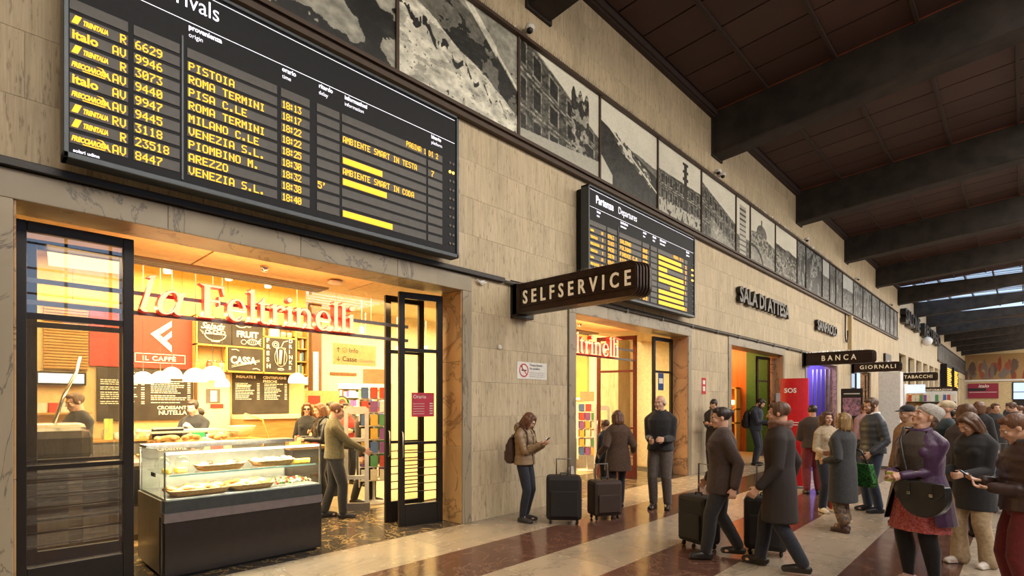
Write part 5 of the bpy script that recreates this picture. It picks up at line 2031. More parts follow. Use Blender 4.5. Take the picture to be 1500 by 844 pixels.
def bookcase(name, label, x, y0, y1, z0, rows, lab2, n, grp, joined=False):
    t = thing(name, label, 'bookcase')
    Box('case_back', x - .3, x - .27, y0, y1, z0, z0 + .32 * rows, CREAM2, t)
    for r in range(rows + 1):
        Box('shelf_board', x - .28, x, y0, y1, z0 + .32 * r, z0 + .32 * r + .025, WHITE, t)
    for y in (y0, y1):
        Box('side_board', x - .3, x, y - .02, y + .02, z0, z0 + .32 * rows, WHITE, t)
    jb = MB()
    for r in range(rows):
        y = y0 + .04
        while y < y1 - .09:
            w_ = rr.uniform(.03, .07) * n
            h = rr.uniform(.18, .27)
            k = rr.randrange(7)
            if joined:
                jb.box(x - .2, x - .02 - rr.random() * .02, y, y + w_ - .006, z0 + .32 * r + .026, z0 + .32 * r + .026 + h, mat('cover_%d' % k, BC[k], .5))
                y += w_
                continue
            o = Box('book', x - .2, x - .02 - rr.random() * .02, y, y + w_ - .006, z0 + .32 * r + .026, z0 + .32 * r + .026 + h, mat('cover_%d' % k, BC[k], .5))
            tag(o, '%s book in %s, %s shelf up' % (['red', 'cream', 'blue', 'ochre', 'green', 'violet', 'white'][k], lab2, ordn[r]), 'book', '%s books in %s' % (['red', 'cream', 'blue', 'ochre', 'green', 'violet', 'white'][k], grp))
            y += w_
    if joined:
        jb.build('books', None, t)['kind'] = 'stuff'


bookcase('bookcase', 'white bookcase glimpsed past the queue beside the wooden column', -9.0, 5.6, 7.6, .0, 7, 'the white bookcase past the queue', 1.6, 'the bookcase past the queue')
bookcase('bookcase', 'white bookcase seen through the inner doorway of the shop', -11.5, 8.3, 12.6, .0, 7, 'the bookcase beyond the inner doorway', 2.0, 'the bookcase beyond the inner doorway', True)
area_light('inner_room_light', (-10.3, 9.5, 3.6), (0, 0, 0), 2, 4, 160, (1, .85, .6))


def card_rack(label, x, y, h, rz, grp, n=6):
    t = thing('spinner_rack', label, 'rack', (x, y, 0), rz)
    b = MB()
    b.lathe([(0, 0), (.25, 0), (.25, .03), (.03, .05), (.02, .1), (.02, h), (0, h)], n=16)
    b.build('post', OFFWH, t)
    for s in (-1, 1):
        Box('side_panel', .24 * s - .012, .24 * s + .012, -.2, .2, .3, h - .05, OFFWH, t)
    for r in range(n):
        z = .42 + (h - .62) * r / (n - 1)
        Box('pocket_rail', -.24, .24, -.22, -.20, z - .02, z, WHITE, t)
        Box('pocket_rail', -.24, .24, .20, .22, z - .02, z, WHITE, t)
    Box('header_board', -.18, .18, -.015, .015, h + .05, h + .30, mat('rack_header', (.5, .35, .2), .5), t)
    cR, sR = math.cos(rz), math.sin(rz)
    for r in range(n):
        z = .42 + (h - .62) * r / (n - 1)
        for sd in (-1, 1):
            for c in range(3):
                k = rr.randrange(7)
                lx, ly = -.15 + .15 * c, .23 * sd
                o = Box('book_pack', -.06, .06, -.012, .012, 0, .18, mat('cover_%d' % k, BC[k], .5))
                o.location = (x + lx * cR - ly * sR, y + lx * sR + ly * cR, z)
                o.rotation_euler = (0, 0, rz)
                tag(o, '%s packet in the %s, %s rail, %s, %s' % (['red', 'cream', 'blue', 'ochre', 'green', 'violet', 'white'][k], grp, ordn[r], 'back' if sd < 0 else 'front', ['one side', 'middle', 'other side'][c]), 'packet', '%s packets in the %s' % (['red', 'cream', 'blue', 'ochre', 'green', 'violet', 'white'][k], grp))
    return t


card_rack('tall spinner rack of books at the pier side of the bar doorway', -2.35, 4.98, 2.0, math.radians(60), 'rack by the bar doorway', 7)
card_rack('spinner rack of small coloured packs inside the second doorway', -2.3, 11.15, 1.72, math.radians(40), 'rack inside the second doorway', 6)


def gate(label, x, y, rz, h=1.66):
    t = thing('security_gate', label, 'security gate', (x, y, 0), rz, 'anti theft gates')
    b = MB()
    pts = [(-.19, 0), (-.19, h - .05), (-.14, h), (.14, h), (.19, h - .05), (.19, 0), (.13, 0), (.13, h - .10), (.10, h - .12), (-.10, h - .12), (-.13, h - .10), (-.13, 0)]
    b.prism(pts, lambda u, v, w: (u, -.03 + .06 * w, v), 1)
    b.build('frame', OFFWH, t)
    for z in (.5, 1.1):
        Box('cross_piece', -.13, .13, -.025, .025, z, z + .06, OFFWH, t)
    Box('base_cover', -.21, .21, -.05, .05, 0, .12, GREYST, t)
    return t


gate('pale loop shaped anti-theft gate just inside the bar doorway', -1.95, 4.42, math.radians(55))
gate('pale anti-theft gate in front of the spinner rack in the second doorway', -1.75, 11.0, math.radians(40))
tag(Box('display_table', -3.6, -2.8, 11.3, 12.4, 0, .8, OFFWH), 'low pale display table inside the second doorway', 'table')

# ---- waiting room (dim, orange lit timber) and bank lobby
b = MB()
b.box(-8, -.42, 13.9, 14.0, 0, 4.2)
b.box(-8, -7.9, 14, 20, 0, 4.2)
struct(b.build('wall_waiting_room', WOODD))
ORW = mat('orange_timber', (.42, .13, .03), .4, noise=(4, (6, 6, .5), 4), col2=(.32, .09, .02), coord='World')
w3 = MB()
w3.box(-8, -1.42, 19.6, 19.7, 0, 4.2, ORW)
w3.box(-1.42, -.42, 19.6, 19.7, 0, 4.2, mat('green_wall_paint', (.03, .13, .04), .6))
struct(w3.build('wall_waiting_room_end'))
struct(Box('ceiling_waiting_room', -8, -.42, 13.9, 27.5, 4.2, 4.3, CREAM))
area_light('waiting_room_lamp', (-2.6, 18.0, 3.6), (math.radians(35), 0, 0), 2.2, .8, 110, (1, .45, .12))
t = thing('timber_shelf_unit', 'low lit shelf unit against the orange timber wall of the waiting room', 'shelf')
for x in (-2.5, -2.1, -1.65):
    Box('upright', x - .03, x + .03, 19.2, 19.58, 0, 2.3, GOLD, t)
for z in (1.0, 1.5, 2.25):
    Box('shelf_board', -2.5, -1.62, 19.2, 19.58, z, z + .04, GOLD, t)
t = thing('desk_lamp', 'small warm lamp glowing on the timber shelf unit', 'lamp', (-1.8, 19.3, 1.54))
b = MB()
b.lathe([(.05, 0), (.02, .03), (.02, .15)], n=10)
b.build('lamp_base', BRONZE, t)
b = MB()
b.lathe([(.12, .14), (.07, .30)], n=14, cap=False)
b.build('lamp_shade', mat('lamp_orange', (1, .6, .2), .5, emit=(1, .6, .2), estr=5), t)
t = thing('round_arch_poster', 'grey poster with a round arch shape at the waiting room jamb', 'poster')
Box('sheet', .03, .05, 18.1, 19.4, .8, 2.05, GREYST, t)
b = MB()
b.rings([[(.052, 18.75 + r * math.cos(a), 1.45 + r * math.sin(a)) for a in [2 * PI * k / 20 for k in range(20)]] for r in (.38, .28)], OFFWH, cap=False)
b.build('ring_symbol', None, t)
b = MB()
b.box(-5, -.42, 26.45, 26.55, 0, 4.2, mat('violet_lit_wall', (.10, .06, .30), .5))  # violet light of the lobby put into the wall colour
b.box(-5, -4.9, 21, 26.5, 0, 4.2, mat('violet_lit_wall'))
struct(b.build('wall_bank'))
area_light('bank_lobby_light', (-1.6, 24.6, 3.6), (math.radians(30), 0, 0), 1.4, 1.4, 90, (.50, .42, 1.0))
t = thing('bank_window_lettering', 'glowing violet-white lettering on the bank wall behind the red column', 'lettering')
text('lettering', 'SERVIZI', frame_y(-3.4, 26.44, 2.35), .55, mat('violet_glow', (.7, .6, 1), .4, emit=(.6, .5, 1), estr=2.5), t, bold=.01)
for k in range(5):
    o = Box('steel_post', -.9 + .16 * k, -.86 + .16 * k, 25.9, 25.95, 0, 3.2, STEEL)
    tag(o, 'thin steel post of the violet lit bank entrance', 'post', 'bank entrance posts')
# newsstand room
b = MB()
b.box(-4, -3.9, 28, 41, 0, 4)
struct(b.build('wall_newsstand', CREAM))
struct(Box('ceiling_newsstand', -4, -.42, 27.5, 41, 4, 4.1, CREAM2))
area_light('newsstand_light', (-2.2, 33, 3.8), (0, 0, 0), 2.5, 8, 260, (1, .85, .6))
bookcase('magazine_rack', 'magazine rack glimpsed in the newsstand room', -3.2, 29.5, 33.0, .0, 7, 'the newsstand rack', 3.0, 'the newsstand rack', True)

# ================================================================ things in the hall
t = thing('help_column', 'tall red help column reading SOS beside the bank doorway', 'help point', (2.36, 11.85, 0), math.radians(10))
b = MB()
b.lathe([(.0, 0), (.26, 0), (.26, 2.22), (.0, 2.22)], n=28, sx=1.0, sy=.55, smooth=False)
b.build('column_body', SOSRED, t)
b = MB()
b.lathe([(.275, 0), (.275, .05)], n=28, sx=1.0, sy=.6)
b.build('base_ring', GREYST, t)
Mt = frame_y(-.17, -.150, 1.93)
text('lettering', 'SOS', Mt, .13, WHITE, t, bold=.004)
b = MB()
for k in range(2):
    b.box(-.17, .17, -.148, -.146, 1.32 - .05 * k, 1.335 - .05 * k, WHITE)
b.build('small_print', None, t)
t = thing('poster_stand', 'dark framed poster stand with a pink patterned print behind the couple', 'poster', (2.55, 16.0, 0))
Box('frame', -.24, .24, -.03, .03, .9, 2.1, BLACKP, t)
Box('print', -.20, .20, -.036, -.03, 1.40, 1.86, mat('pink_print', (.55, .25, .35), .6, noise=(14, (1, 1, 1), 2), col2=(.08, .07, .08)), t)
Box('header_text', -.18, .18, -.036, -.03, 1.95, 1.98, OFFWH, t)
Box('post', -.03, .03, -.03, .03, 0, .9, BLACKP, t)
Box('base', -.25, .25, -.2, .2, 0, .03, BLACKP, t)
t = thing('white_cabinet', 'tall plain white cabinet standing out in the hall beside the newsstand', 'cabinet', (3.2, 17.2, 0))
b = MB()
b.bbox(-.24, .24, -.22, .22, .05, 2.55, .01)
b.build('cabinet_body', WHITE, t)
b = MB()
b.bbox(-.22, .22, -.20, .20, 0, .05, .005)
b.build('plinth', GREYST, t)
t = thing('magazine_kiosk', 'kiosk with bright screens and rows of magazines beyond the white cabinet', 'kiosk')
Box('kiosk_back', 2.35, 3.9, 26.6, 26.7, 0, 2.2, WHITE, t)
Box('kiosk_side', 2.3, 2.36, 26.0, 26.7, 0, 2.5, WHITE, t)
Box('lit_sign', 2.36, 2.95, 26.55, 26.6, 2.14, 2.48, mat('kiosk_glow', (.6, .7, .9), .5, emit=(.75, .88, 1), estr=.35), t)
Box('lit_menu', 2.36, 2.9, 26.5, 26.6, 1.6, 2.1, mat('kiosk_menu', (.9, .6, .2), .5, noise=(9, (1, 1, 1), 2), col2=(.5, .2, .05)), t)
for r in range(4):
    Box('kiosk_shelf', 2.4, 3.9, 26.2, 26.6, .5 + .42 * r, .53 + .42 * r, BLACKP, t)
for k in range(48):
    r, c = divmod(k, 12)
    kk = rr.randrange(7)
    o = Box('magazine', 2.45 + .12 * c, 2.55 + .12 * c, 26.22, 26.25, .54 + .42 * r, .80 + .42 * r, mat('cover_%d' % kk, BC[kk], .5))
    tag(o, '%s magazine cover on the %s kiosk shelf, %s along' % (['red', 'cream', 'blue', 'ochre', 'green', 'violet', 'white'][kk], ['lowest', 'second lowest', 'third', 'top'][r], ordn[c]), 'magazine', '%s magazines on the kiosk racks' % ['red', 'cream', 'blue', 'ochre', 'green', 'violet', 'white'][kk])


def suitcase(label, x, y, rz, w=.42, d=.26, h=.62, m=None, handle=.95):
    t = thing('suitcase', label, 'suitcase', (x, y, 0), rz)
    b = MB()
    b.bbox(-w / 2, w / 2, -d / 2, d / 2, .06, h, .05)
    b.build('shell', m or BLACKP, t)
    b = MB()
    b.bbox(-w / 2 + .06, w / 2 - .06, -d / 2 - .025, -d / 2 + .01, .12, h - .2, .01)
    b.build('front_pocket', m or BLACKP, t)
    b = MB()
    b.tube([(-.1, d / 2 - .04, h - .02), (-.1, d / 2 - .04, handle), (.1, d / 2 - .04, handle), (.1, d / 2 - .04, h - .02)], .011, 8)
    b.build('pull_handle', GREYST, t)
    for sx in (-1, 1):
        for sy in (-1, 1):
            b = MB()
            b.ball((sx * (w / 2 - .06), sy * (d / 2 - .06), .034), (.02, .034, .034), None, 10, 6)
            b.build('wheel', BLACKP, t)
    b = MB()
    b.tube([(-.05, 0, h), (-.05, 0, h + .03), (.05, 0, h + .03), (.05, 0, h)], .010, 6)
    b.build('grip', BLACKP, t)
    return t


NAVY = mat('navy_fabric', (.015, .02, .045), .6)
suitcase('dark navy wheeled suitcase with raised handle standing at the frame edge', 5.58, 11.3, math.radians(5), .46, .28, .72, NAVY, 1.08)
suitcase('black suitcase standing on the dark floor band beside the girl at the wall', .98, 6.02, math.radians(40), .5, .32, .68, mat('black_fabric', (.014, .012, .012), .7), .9)
suitcase('dark brown suitcase lying beside the black one near the pier', 1.25, 6.65, math.radians(60), .46, .30, .58, mat('brown_fabric', (.04, .022, .016), .7), .8)
suitcase('charcoal suitcase pulled by the walking person in a long dark coat', 3.62, 6.35, math.radians(15), .44, .28, .66, mat('charcoal_fabric', (.022, .02, .02), .6), 1.0)
suitcase('black suitcase pulled by the walker in a brown jacket', 2.95, 6.10, math.radians(-20), .44, .28, .62, mat('black_fabric'), .98)

# ================================================================ PEOPLE
CAMXY = Vector((5.72, 0.0))
SKIN = mat('skin', (.60, .36, .25), .5, noise=(20, (1, 1, 1), 3), col2=(.55, .31, .21))
SKIN2 = mat('skin_tan', (.46, .27, .17), .5, noise=(20, (1, 1, 1), 3), col2=(.40, .22, .14))
LIP = mat('lips', (.42, .12, .10), .45)
EYEW = mat('eye_white', (.75, .72, .68), .25)
EYED = mat('eye_dark', (.03, .02, .015), .2)
BROW = mat('eyebrow', (.06, .035, .02), .8)


def hairmat(name, c1, c2):
    return mat(name, c1, .45, noise=(40, (1, 1, .10), 4), col2=c2, bump=(70, (1, 1, .08), .6))


H_DARK = hairmat('dark_hair', (.020, .013, .010), (.04, .025, .018))
H_BROWN = hairmat('brown_hair', (.075, .036, .020), (.13, .065, .033))
H_CHEST = hairmat('chestnut_hair', (.16, .070, .035), (.09, .040, .022))
H_BLOND = hairmat('streaked_blonde_hair', (.42, .27, .11), (.10, .05, .025))
H_GREY = hairmat('grey_hair', (.50, .46, .42), (.38, .35, .32))


def cloth(name, c, rough=.85, s=30, amt=.72, bump=.25):
    return mat(name, c, rough, noise=(s, (1, 1, 1), 4), col2=tuple(v * amt for v in c), bump=(s * 3, (1, 1, 1), bump), sheen=.15)


def remesh(mb, voxel, smooth=3, name='m'):
    me = mb.mesh(name)
    bm = bmesh.new()
    bm.from_mesh(me)
    bmesh.ops.recalc_face_normals(bm, faces=bm.faces[:])
    bm.to_mesh(me)
    bm.free()
    o = D.objects.new('tmp', me)
    TMP.collection.objects.link(o)
    r = o.modifiers.new('r', 'REMESH')
    r.mode = 'VOXEL'
    r.voxel_size = voxel
    r.use_smooth_shade = True
    if smooth:
        s = o.modifiers.new('s', 'SMOOTH')
        s.factor = .5
        s.iterations = smooth
    vl = TMP.view_layers[0]
    vl.update()
    m2 = D.meshes.new_from_object(o.evaluated_get(vl.depsgraph))
    D.objects.remove(o)
    D.meshes.remove(me)
    m2.materials.clear()
    return m2


V = Vector


def cap_limb(b, pts, rs, flat=1.0, n=14):
    """smooth tapering limb with rounded ends through pts"""
    P = [V(p) for p in pts]
    pp, rr_ = [], []
    d0 = (P[0] - P[1]).normalized()
    d1 = (P[-1] - P[-2]).normalized()
    for k in (.98, .8, .45):
        pp.append(P[0] + d0 * rs[0] * k)
        rr_.append(rs[0] * math.sqrt(max(0.02, 1 - k * k)))
    for i in range(len(P)):
        pp.append(P[i])
        rr_.append(rs[i])
        if i < len(P) - 1:
            pp.append((P[i] + P[i + 1]) / 2)
            rr_.append((rs[i] + rs[i + 1]) / 2)
    for k in (.45, .8, .98):
        pp.append(P[-1] + d1 * rs[-1] * k)
        rr_.append(rs[-1] * math.sqrt(max(0.02, 1 - k * k)))
    b.tube(pp, rr_, n)


def ik(S, T, a, b, pole):
    S, T = V(S), V(T)
    d = T - S
    L = min(d.length, (a + b) * .995)
    u = d.normalized()
    T = S + u * L
    x = (a * a - b * b + L * L) / (2 * L)
    h = math.sqrt(max(0, a * a - x * x))
    p = V(pole)
    p = (p - u * p.dot(u)).normalized()
    return S + u * x + p * h, T


def ellrings(b, spec, n=22, puff=None):
    """spec: list of (z, rx, ry, xoff, yoff); superelliptic body rings"""
    rs = []
    zs = []
    for i in range(len(spec) - 1):
        a, c = spec[i], spec[i + 1]
        m = 5
        for k in range(m):
            t = k / m
            t2 = t
            rs.append([a[j] * (1 - t2) + c[j] * t2 for j in range(5)])
    rs.append(list(spec[-1]))
    out = []
    for q in rs:
        z, rx, ry, xo, yo = q
        f = 1.0
        if puff:
            f = 1 + puff[1] * (abs(math.sin(PI * z / puff[0])) - .6)
        pts = []
        for j in range(n):
            a = 2 * PI * j / n
            ca, sa = math.cos(a), math.sin(a)
            e = .86
            pts.append((xo + rx * f * math.copysign(abs(ca) ** e, ca), yo + ry * f * math.copysign(abs(sa) ** e, sa), z))
        out.append(pts)
    b.rings(out)


def make_hand(b, W, d, palm_n, side, curl=.5, s=1.0, grip=0):
    """W wrist, d direction of the hand, palm_n the palm's facing normal; side +1: thumb towards d x n"""
    W, d, n = V(W), V(d).normalized(), V(palm_n)
    n = (n - d * n.dot(d)).normalized()
    w = d.cross(n) * side
    # palm
    for k in range(4):
        off = w * ((k - 1.5) * .019 * s)
        cap_limb(b, [W + off * .55 + d * .005, W + off + d * .085 * s], [.0150 * s, .0125 * s], n=8)
    ln = [.070, .078, .072, .056]
    for k in range(4):
        j = 3 - k
        base = W + w * ((j - 1.5) * .021 * s) + d * .088 * s
        L = ln[k] * s
        a1 = curl * 1.0
        p1 = base + (d * math.cos(a1) + n * math.sin(a1)) * L * .42 + w * (j - 1.5) * .0025
        a2 = curl * 2.1
        p2 = p1 + (d * math.cos(a2) + n * math.sin(a2)) * L * .32
        a3 = curl * 2.9
        p3 = p2 + (d * math.cos(a3) + n * math.sin(a3)) * L * .26
        cap_limb(b, [base, p1, p2, p3], [.0098 * s, .0088 * s, .0080 * s, .0068 * s], n=8)
    tb = W + w * (.026 * s) + d * .022 * s
    t1 = tb + (w * .7 + d * .75 + n * .35).normalized() * .040 * s
    t2 = t1 + (w * .15 + d * .9 + n * (.35 + curl * .4)).normalized() * .030 * s
    cap_limb(b, [tb, t1, t2], [.0135 * s, .0108 * s, .0088 * s], n=8)


def head_prims(b, M, female=False, jaw=1.0):
    q = lambda p: M @ V(p)
    R = M.to_3x3()
    sc = R.col[0].length
    Rn = R.normalized()
    B = lambda c, r: b.ball(q(c), tuple(v * sc for v in r), None, 16, 10, Rn)
    B((0, -.014, .030), (.074, .094, .084))
    B((0, .020, -.030), (.058 * jaw, .068, .076))
    B((0, .040, -.078), (.040 * jaw, .042, .034))
    B((0, .072, -.098), (.018, .014, .014))
    for s in (-1, 1):
        B((s * .034, .062, -.028), (.024, .022, .024))
        B((s * .0775, -.008, -.006), (.008, .017, .028))
        B((s * .010, .098, -.030), (.008, .009, .006))
    cap_limb(b, [q((-.030, .080, .022)), q((0, .086, .024)), q((.030, .080, .022))], [.010 * sc, .011 * sc, .010 * sc], n=8)
    cap_limb(b, [q((0, .086, .012)), q((0, .098, -.010)), q((0, .107, -.027))], [.0075 * sc, .0085 * sc, .0105 * sc], n=8)
    B((0, .084, -.056), (.020, .010, .007))
    B((0, .083, -.068), (.018, .010, .007))


def face_parts(parent, M, detail, lips=LIP, brow=BROW):
    q = lambda p: M @ V(p)
    Rn = M.to_3x3().normalized()
    for s in (-1, 1):
        b = MB()
        b.ball(q((s * .031, .0735, .000)), (.0125, .0110, .0075), EYEW, 12, 8, Rn)
        b.ball(q((s * .031, .0800, .000)), (.0058, .0052, .0062), EYED, 10, 6, Rn)
        b.build('eye', None, parent)
        b = MB()
        b.tube([q((s * .016, .0875, .019)), q((s * .030, .0885, .0245)), q((s * .047, .078, .018))], [.0028, .0032, .0018], 6)
        b.build('eyebrow', brow, parent)
    b = MB()
    b.ball(q((0, .0905, -.0555)), (.0185, .0055, .0042), None, 12, 6, Rn)
    b.ball(q((0, .0895, -.0645)), (.0160, .0060, .0048), None, 12, 6, Rn)
    b.build('lips', lips, parent)


def person(label, x, y, H, phi, head=(0, 0), top=None, bottom=None, shoes=None, hair=None, skin=None, hands=None, feet=None, hero=0,
           female=False, lean=0., extras=None, group=None, stout=1.0, curl=(.5, .5), palms=None, beard=None, name='person', abs_yaw=None):
    """phi: facing relative to the camera, 0 towards it, 90 to picture left, 180 away. head: (extra yaw to own left deg, pitch up deg)
    hands: ((x,y,z),(x,y,z)) own right, own left wrist targets in a 1.7 m figure facing +Y"""
    v = (V((x, y)) - CAMXY).normalized()
    tw = -v
    lf = V((-v.y, v.x))
    f = tw * math.cos(math.radians(phi)) + lf * math.sin(math.radians(phi))
    yaw = math.atan2(-f.x, f.y)
    s = H / 1.7
    t = thing(name, label, 'person', (x, y, 0), yaw, group)
    t.scale = (s, s, s)
    vox = {2: .0062, 1: .008, 0: .0125}[hero]
    cvx = {2: .0085, 1: .011, 0: .016}[hero]
    skin = skin or SKIN
    top = top or {}
    bottom = bottom or {}
    sw = (.160 if female else .180) * (1 + (stout - 1) * .4)
    Ln = lambda z: lean * (z - .95)   # forward lean grows with height
    Sh = [V((sgn * sw, -.012 + Ln(1.34), 1.338)) for sgn in (1, -1)]
    hands = hands or ((.26, .04, .80), (-.26, .04, .80))
    feet = feet or ((.10, .02), (-.10, -.02))
    E_, W_ = [], []
    for i, sgn in enumerate((1, -1)):
        pole = (sgn * .22, -.8, -.75)
        e, w = ik(Sh[i], hands[i], .285, .255, pole)
        E_.append(e)
        W_.append(w)
    Hp = [V((sgn * .09, 0, .90)) for sgn in (1, -1)]
    K_, A_ = [], []
    for i, sgn in enumerate((1, -1)):
        fx, fy = feet[i][0], feet[i][1]
        fz = feet[i][2] if len(feet[i]) > 2 else 0
        k, a = ik(Hp[i], (fx, fy - .0, .085 + fz), .425, .405, (sgn * .05, 1, 0))
        K_.append(k)
        A_.append(a)
    # head frame
    nb = V((0, -.012 + Ln(1.46), 1.455))
    Rz = Matrix.Rotation(math.radians(head[0]), 4, 'Z')
    Rx = Matrix.Rotation(math.radians(head[1]), 4, 'X')
    hc = nb + (Rz @ Rx @ V((0, .018, .130))).to_3d()
    M = Matrix.Translation(hc) @ Rz @ Rx
    # ---- body: one continuous surface
    b = MB()
    head_prims(b, M, female)
    cap_limb(b, [nb + V((0, 0, -.03)), nb + V((0, .004, .03)), hc + (M.to_3x3() @ V((0, -.03, -.05)))], [.062, .052 if female else .058, .052], n=14)
    ellrings(b, [(.86, .12, .09, 0, 0), (.98, .13, .095, 0, Ln(.98)), (1.12, .12, .085, 0, Ln(1.12)), (1.30, .14, .095, 0, Ln(1.3)), (1.40, .13, .08, 0, Ln(1.4)), (1.46, .06, .055, 0, -.012 + Ln(1.46))])
    for i, sgn in enumerate((1, -1)):
        cap_limb(b, [Sh[i] * .9 + V((0, 0, .13)), E_[i], W_[i]], [.042, .034, .026], n=12)
        d = (W_[i] - E_[i]).normalized()
        if palms:
            pn, hd = palms[i]
        else:
            pn = V((-sgn, .1, 0))
            hd = d
        hd = V(hd)
        make_hand(b, W_[i] + hd.normalized() * .008, hd, pn, 1 if (hd.cross(V(pn)).y > 0 or hd.cross(V(pn)).z > .3) else -1, curl[i], 1.0 if not female else .92)
        cap_limb(b, [Hp[i], K_[i], A_[i]], [.07, .048, .036], n=12)
        cap_limb(b, [A_[i] + V((0, -.03, -.045)), A_[i] + V((0, .12, -.055))], [.03, .025], n=10)
    body = remesh(b, vox, 2, 'body')
    body.materials.append(skin)
    link('body', body, t)
    face_parts(t, M, hero, brow=(hair[1] if hair and hair[0] != 'beanie' and hair[1] in (H_DARK, H_BROWN) else BROW))
    # ---- trousers, tights, skirt
    kind = bottom.get('type', 'trousers')
    bmn = bottom.get('mat') or cloth('dark_trousers', (.02, .02, .025))
    lw = bottom.get('w', 1.0) * (1 + (stout - 1) * .6)
    b = MB()
    for i, sgn in enumerate((1, -1)):
        if kind == 'tights':
            cap_limb(b, [Hp[i] + V((sgn * .005, 0, -.02)), (Hp[i] + K_[i]) / 2 + V((0, .005, 0)), K_[i] + V((0, 0, -.0)), K_[i] * .65 + A_[i] * .35 + V((0, -.022, 0)), A_[i] + V((0, -.005, .01))], [.098 * lw, .086 * lw, .062 * lw, .063 * lw, .038 * lw], n=16)
        else:
            cuff = bottom.get('cuff', .062)
            cap_limb(b, [Hp[i] + V((sgn * .0, 0, -.02)), (Hp[i] + K_[i]) / 2 + V((0, .002, 0)), K_[i], K_[i] * .5 + A_[i] * .5 + V((0, -.012, 0)), A_[i] + V((0, -.008, bottom.get('rise', .015)))], [.095 * min(lw, 1.03), .090 * lw, .074 * lw, .068 * lw, cuff], n=16)
    lq = min(lw, 1.0)
    ellrings(b, [(.83, .10, .10, 0, 0), (.88, .150 * lq, .112 * lq, 0, -.005), (.96, .145 * lq, .107 * lq, 0, -.0), (1.04, .130 * lq, .097 * lq, 0, Ln(1.04))])
    me = remesh(b, cvx, 2)
    me.materials.append(bmn)
    link('tights' if kind == 'tights' else 'trousers', me, t)
    if bottom.get('skirt'):
        z0, sm = bottom['skirt']
        b = MB()
        rs = []
        for k in range(9):
            tt = k / 8
            z = 1.0 - (1.0 - z0) * tt
            pts = []
            for j in range(48):
                a = 2 * PI * j / 48
                r = (.158 + .072 * tt) * stout ** .5
                r *= 1 + .045 * tt * math.sin(a * 12)
                pts.append((r * math.cos(a), r * .78 * math.sin(a) + .01, z))
            rs.append(pts)
        b.rings(rs, cap=False)
        b.build('skirt', sm, t)
    # ---- shoes
    sm = shoes or mat('dark_leather_shoe', (.02, .015, .012), .4)
    boot = isinstance(sm, tuple)
    for i, sgn in enumerate((1, -1)):
        b = MB()
        A = A_[i]
        an = math.radians(-8 * sgn)
        fd = V((math.sin(-an) * 1, math.cos(an), 0))
        g = A.z - .085
        heel = V((A.x, A.y, 0)) - fd * .055 + V((0, 0, .040 + g))
        toe = V((A.x, A.y, 0)) + fd * .150 + V((0, 0, .030 + g))
        mid = V((A.x, A.y, 0)) + fd * .06 + V((0, 0, .042 + g))
        cap_limb(b, [heel, mid, toe], [.040, .043, .032], n=14)
        cap_limb(b, [V((A.x, A.y, .07 + g)), V((A.x, A.y - .0, (.28 if boot else .105) + g))], [.045, .050 if boot else .040], n=14)
        b.bbox(-.038, .038, -.10, .10, 0, .020, .008)
        n0 = len(b.v) - 0
        # sole placed under the shoe
        cnt = 0
        me = None
        # move the sole (last box) into place
        solev = [k for k, p in enumerate(b.v) if abs(p[0]) <= .0381 and abs(p[1]) <= .1001 and p[2] <= .0201 and k >= 0][-56:]
        for k in solev:
            p = b.v[k]
            c = V((A.x, A.y, g)) + fd * (.045 + p[1] * 1.25) + V((fd.y, -fd.x, 0)) * p[0] * 1.05
            b.v[k] = (c.x, c.y, p[2] + g + .002)
        me = remesh(b, .009 if hero else .014, 1)
        me.materials.append(sm[0] if boot else sm)
        so = link('boot' if boot else 'shoe', me, t)
        if hero == 2:
            b2 = MB()
            for k in range(3):
                c = V((A.x, A.y, .088 + g - .012 * k)) + fd * (.035 + .028 * k)
                w = V((fd.y, -fd.x, 0)) * .022
                b2.tube([c - w, c + w + fd * .012], .0035, 5)
            b2.build('laces', WHITE, so)
    # ---- upper garment
    tm = top.get('mat') or cloth('black_coat', (.018, .017, .018))
    hem = top.get('hem', .84)
    infl = top.get('infl', 0.)
    slm = top.get('mat')
    pf = (top['puff'], .07) if top.get('puff') else None
    b = MB()
    fl_ = top.get('flare', .02)
    st = stout
    I = infl
    spec = []
    if hem < .8:
        spec.append((hem, (.165 + fl_ + I) * st, (.125 + fl_ + I) * st, 0, 0))
    spec += [(max(hem, .88) if hem >= .8 else .90, (.165 + fl_ * .4 + I) * st, (.122 + fl_ * .3 + I) * st, 0, 0), (1.06, (.148 + I) * st, (.110 + I) * st, 0, Ln(1.06)),
             (1.22, (.155 + I) * st, (.122 + I) * st, 0, .004 + Ln(1.22)), (1.33, (.165 + I) * (1 + (st - 1) * .6), (.118 + I), 0, Ln(1.33)), (1.41, (.135 + I * .6), (.088 + I * .6), 0, -.008 + Ln(1.41)), (1.462, .078, .070, 0, -.012 + Ln(1.462))]
    ellrings(b, spec, puff=pf)
    if female and top.get('bust', 1):
        for sgn in (1, -1):
            b.ball((sgn * .075, .075 * st + Ln(1.24) + I, 1.25), (.07, .06, .07), None, 14, 8)
    for i, sgn in enumerate((1, -1)):
        r0 = (.053 + I * .6) * (1 + (st - 1) * .4)
        cap_limb(b, [V((0, -.015 + Ln(1.43), 1.425)), V((sgn * sw * .5, -.013 + Ln(1.41), 1.400)), Sh[i] + V((0, 0, -.004))], [.060 + I * .5, .056 + I * .6, r0 * .96], n=12)
        wr = W_[i] - (W_[i] - E_[i]).normalized() * top.get('cuffback', .012)
        pts = [Sh[i] * 1.0 + V((0, 0, -.012)), E_[i], wr]
        rad = [r0, (.046 + I * .6) * (1 + (st - 1) * .4), .034 + I * .5]
        if top.get('flow'):
            rad[2] = .058
        cap_limb(b, pts, rad, n=16)
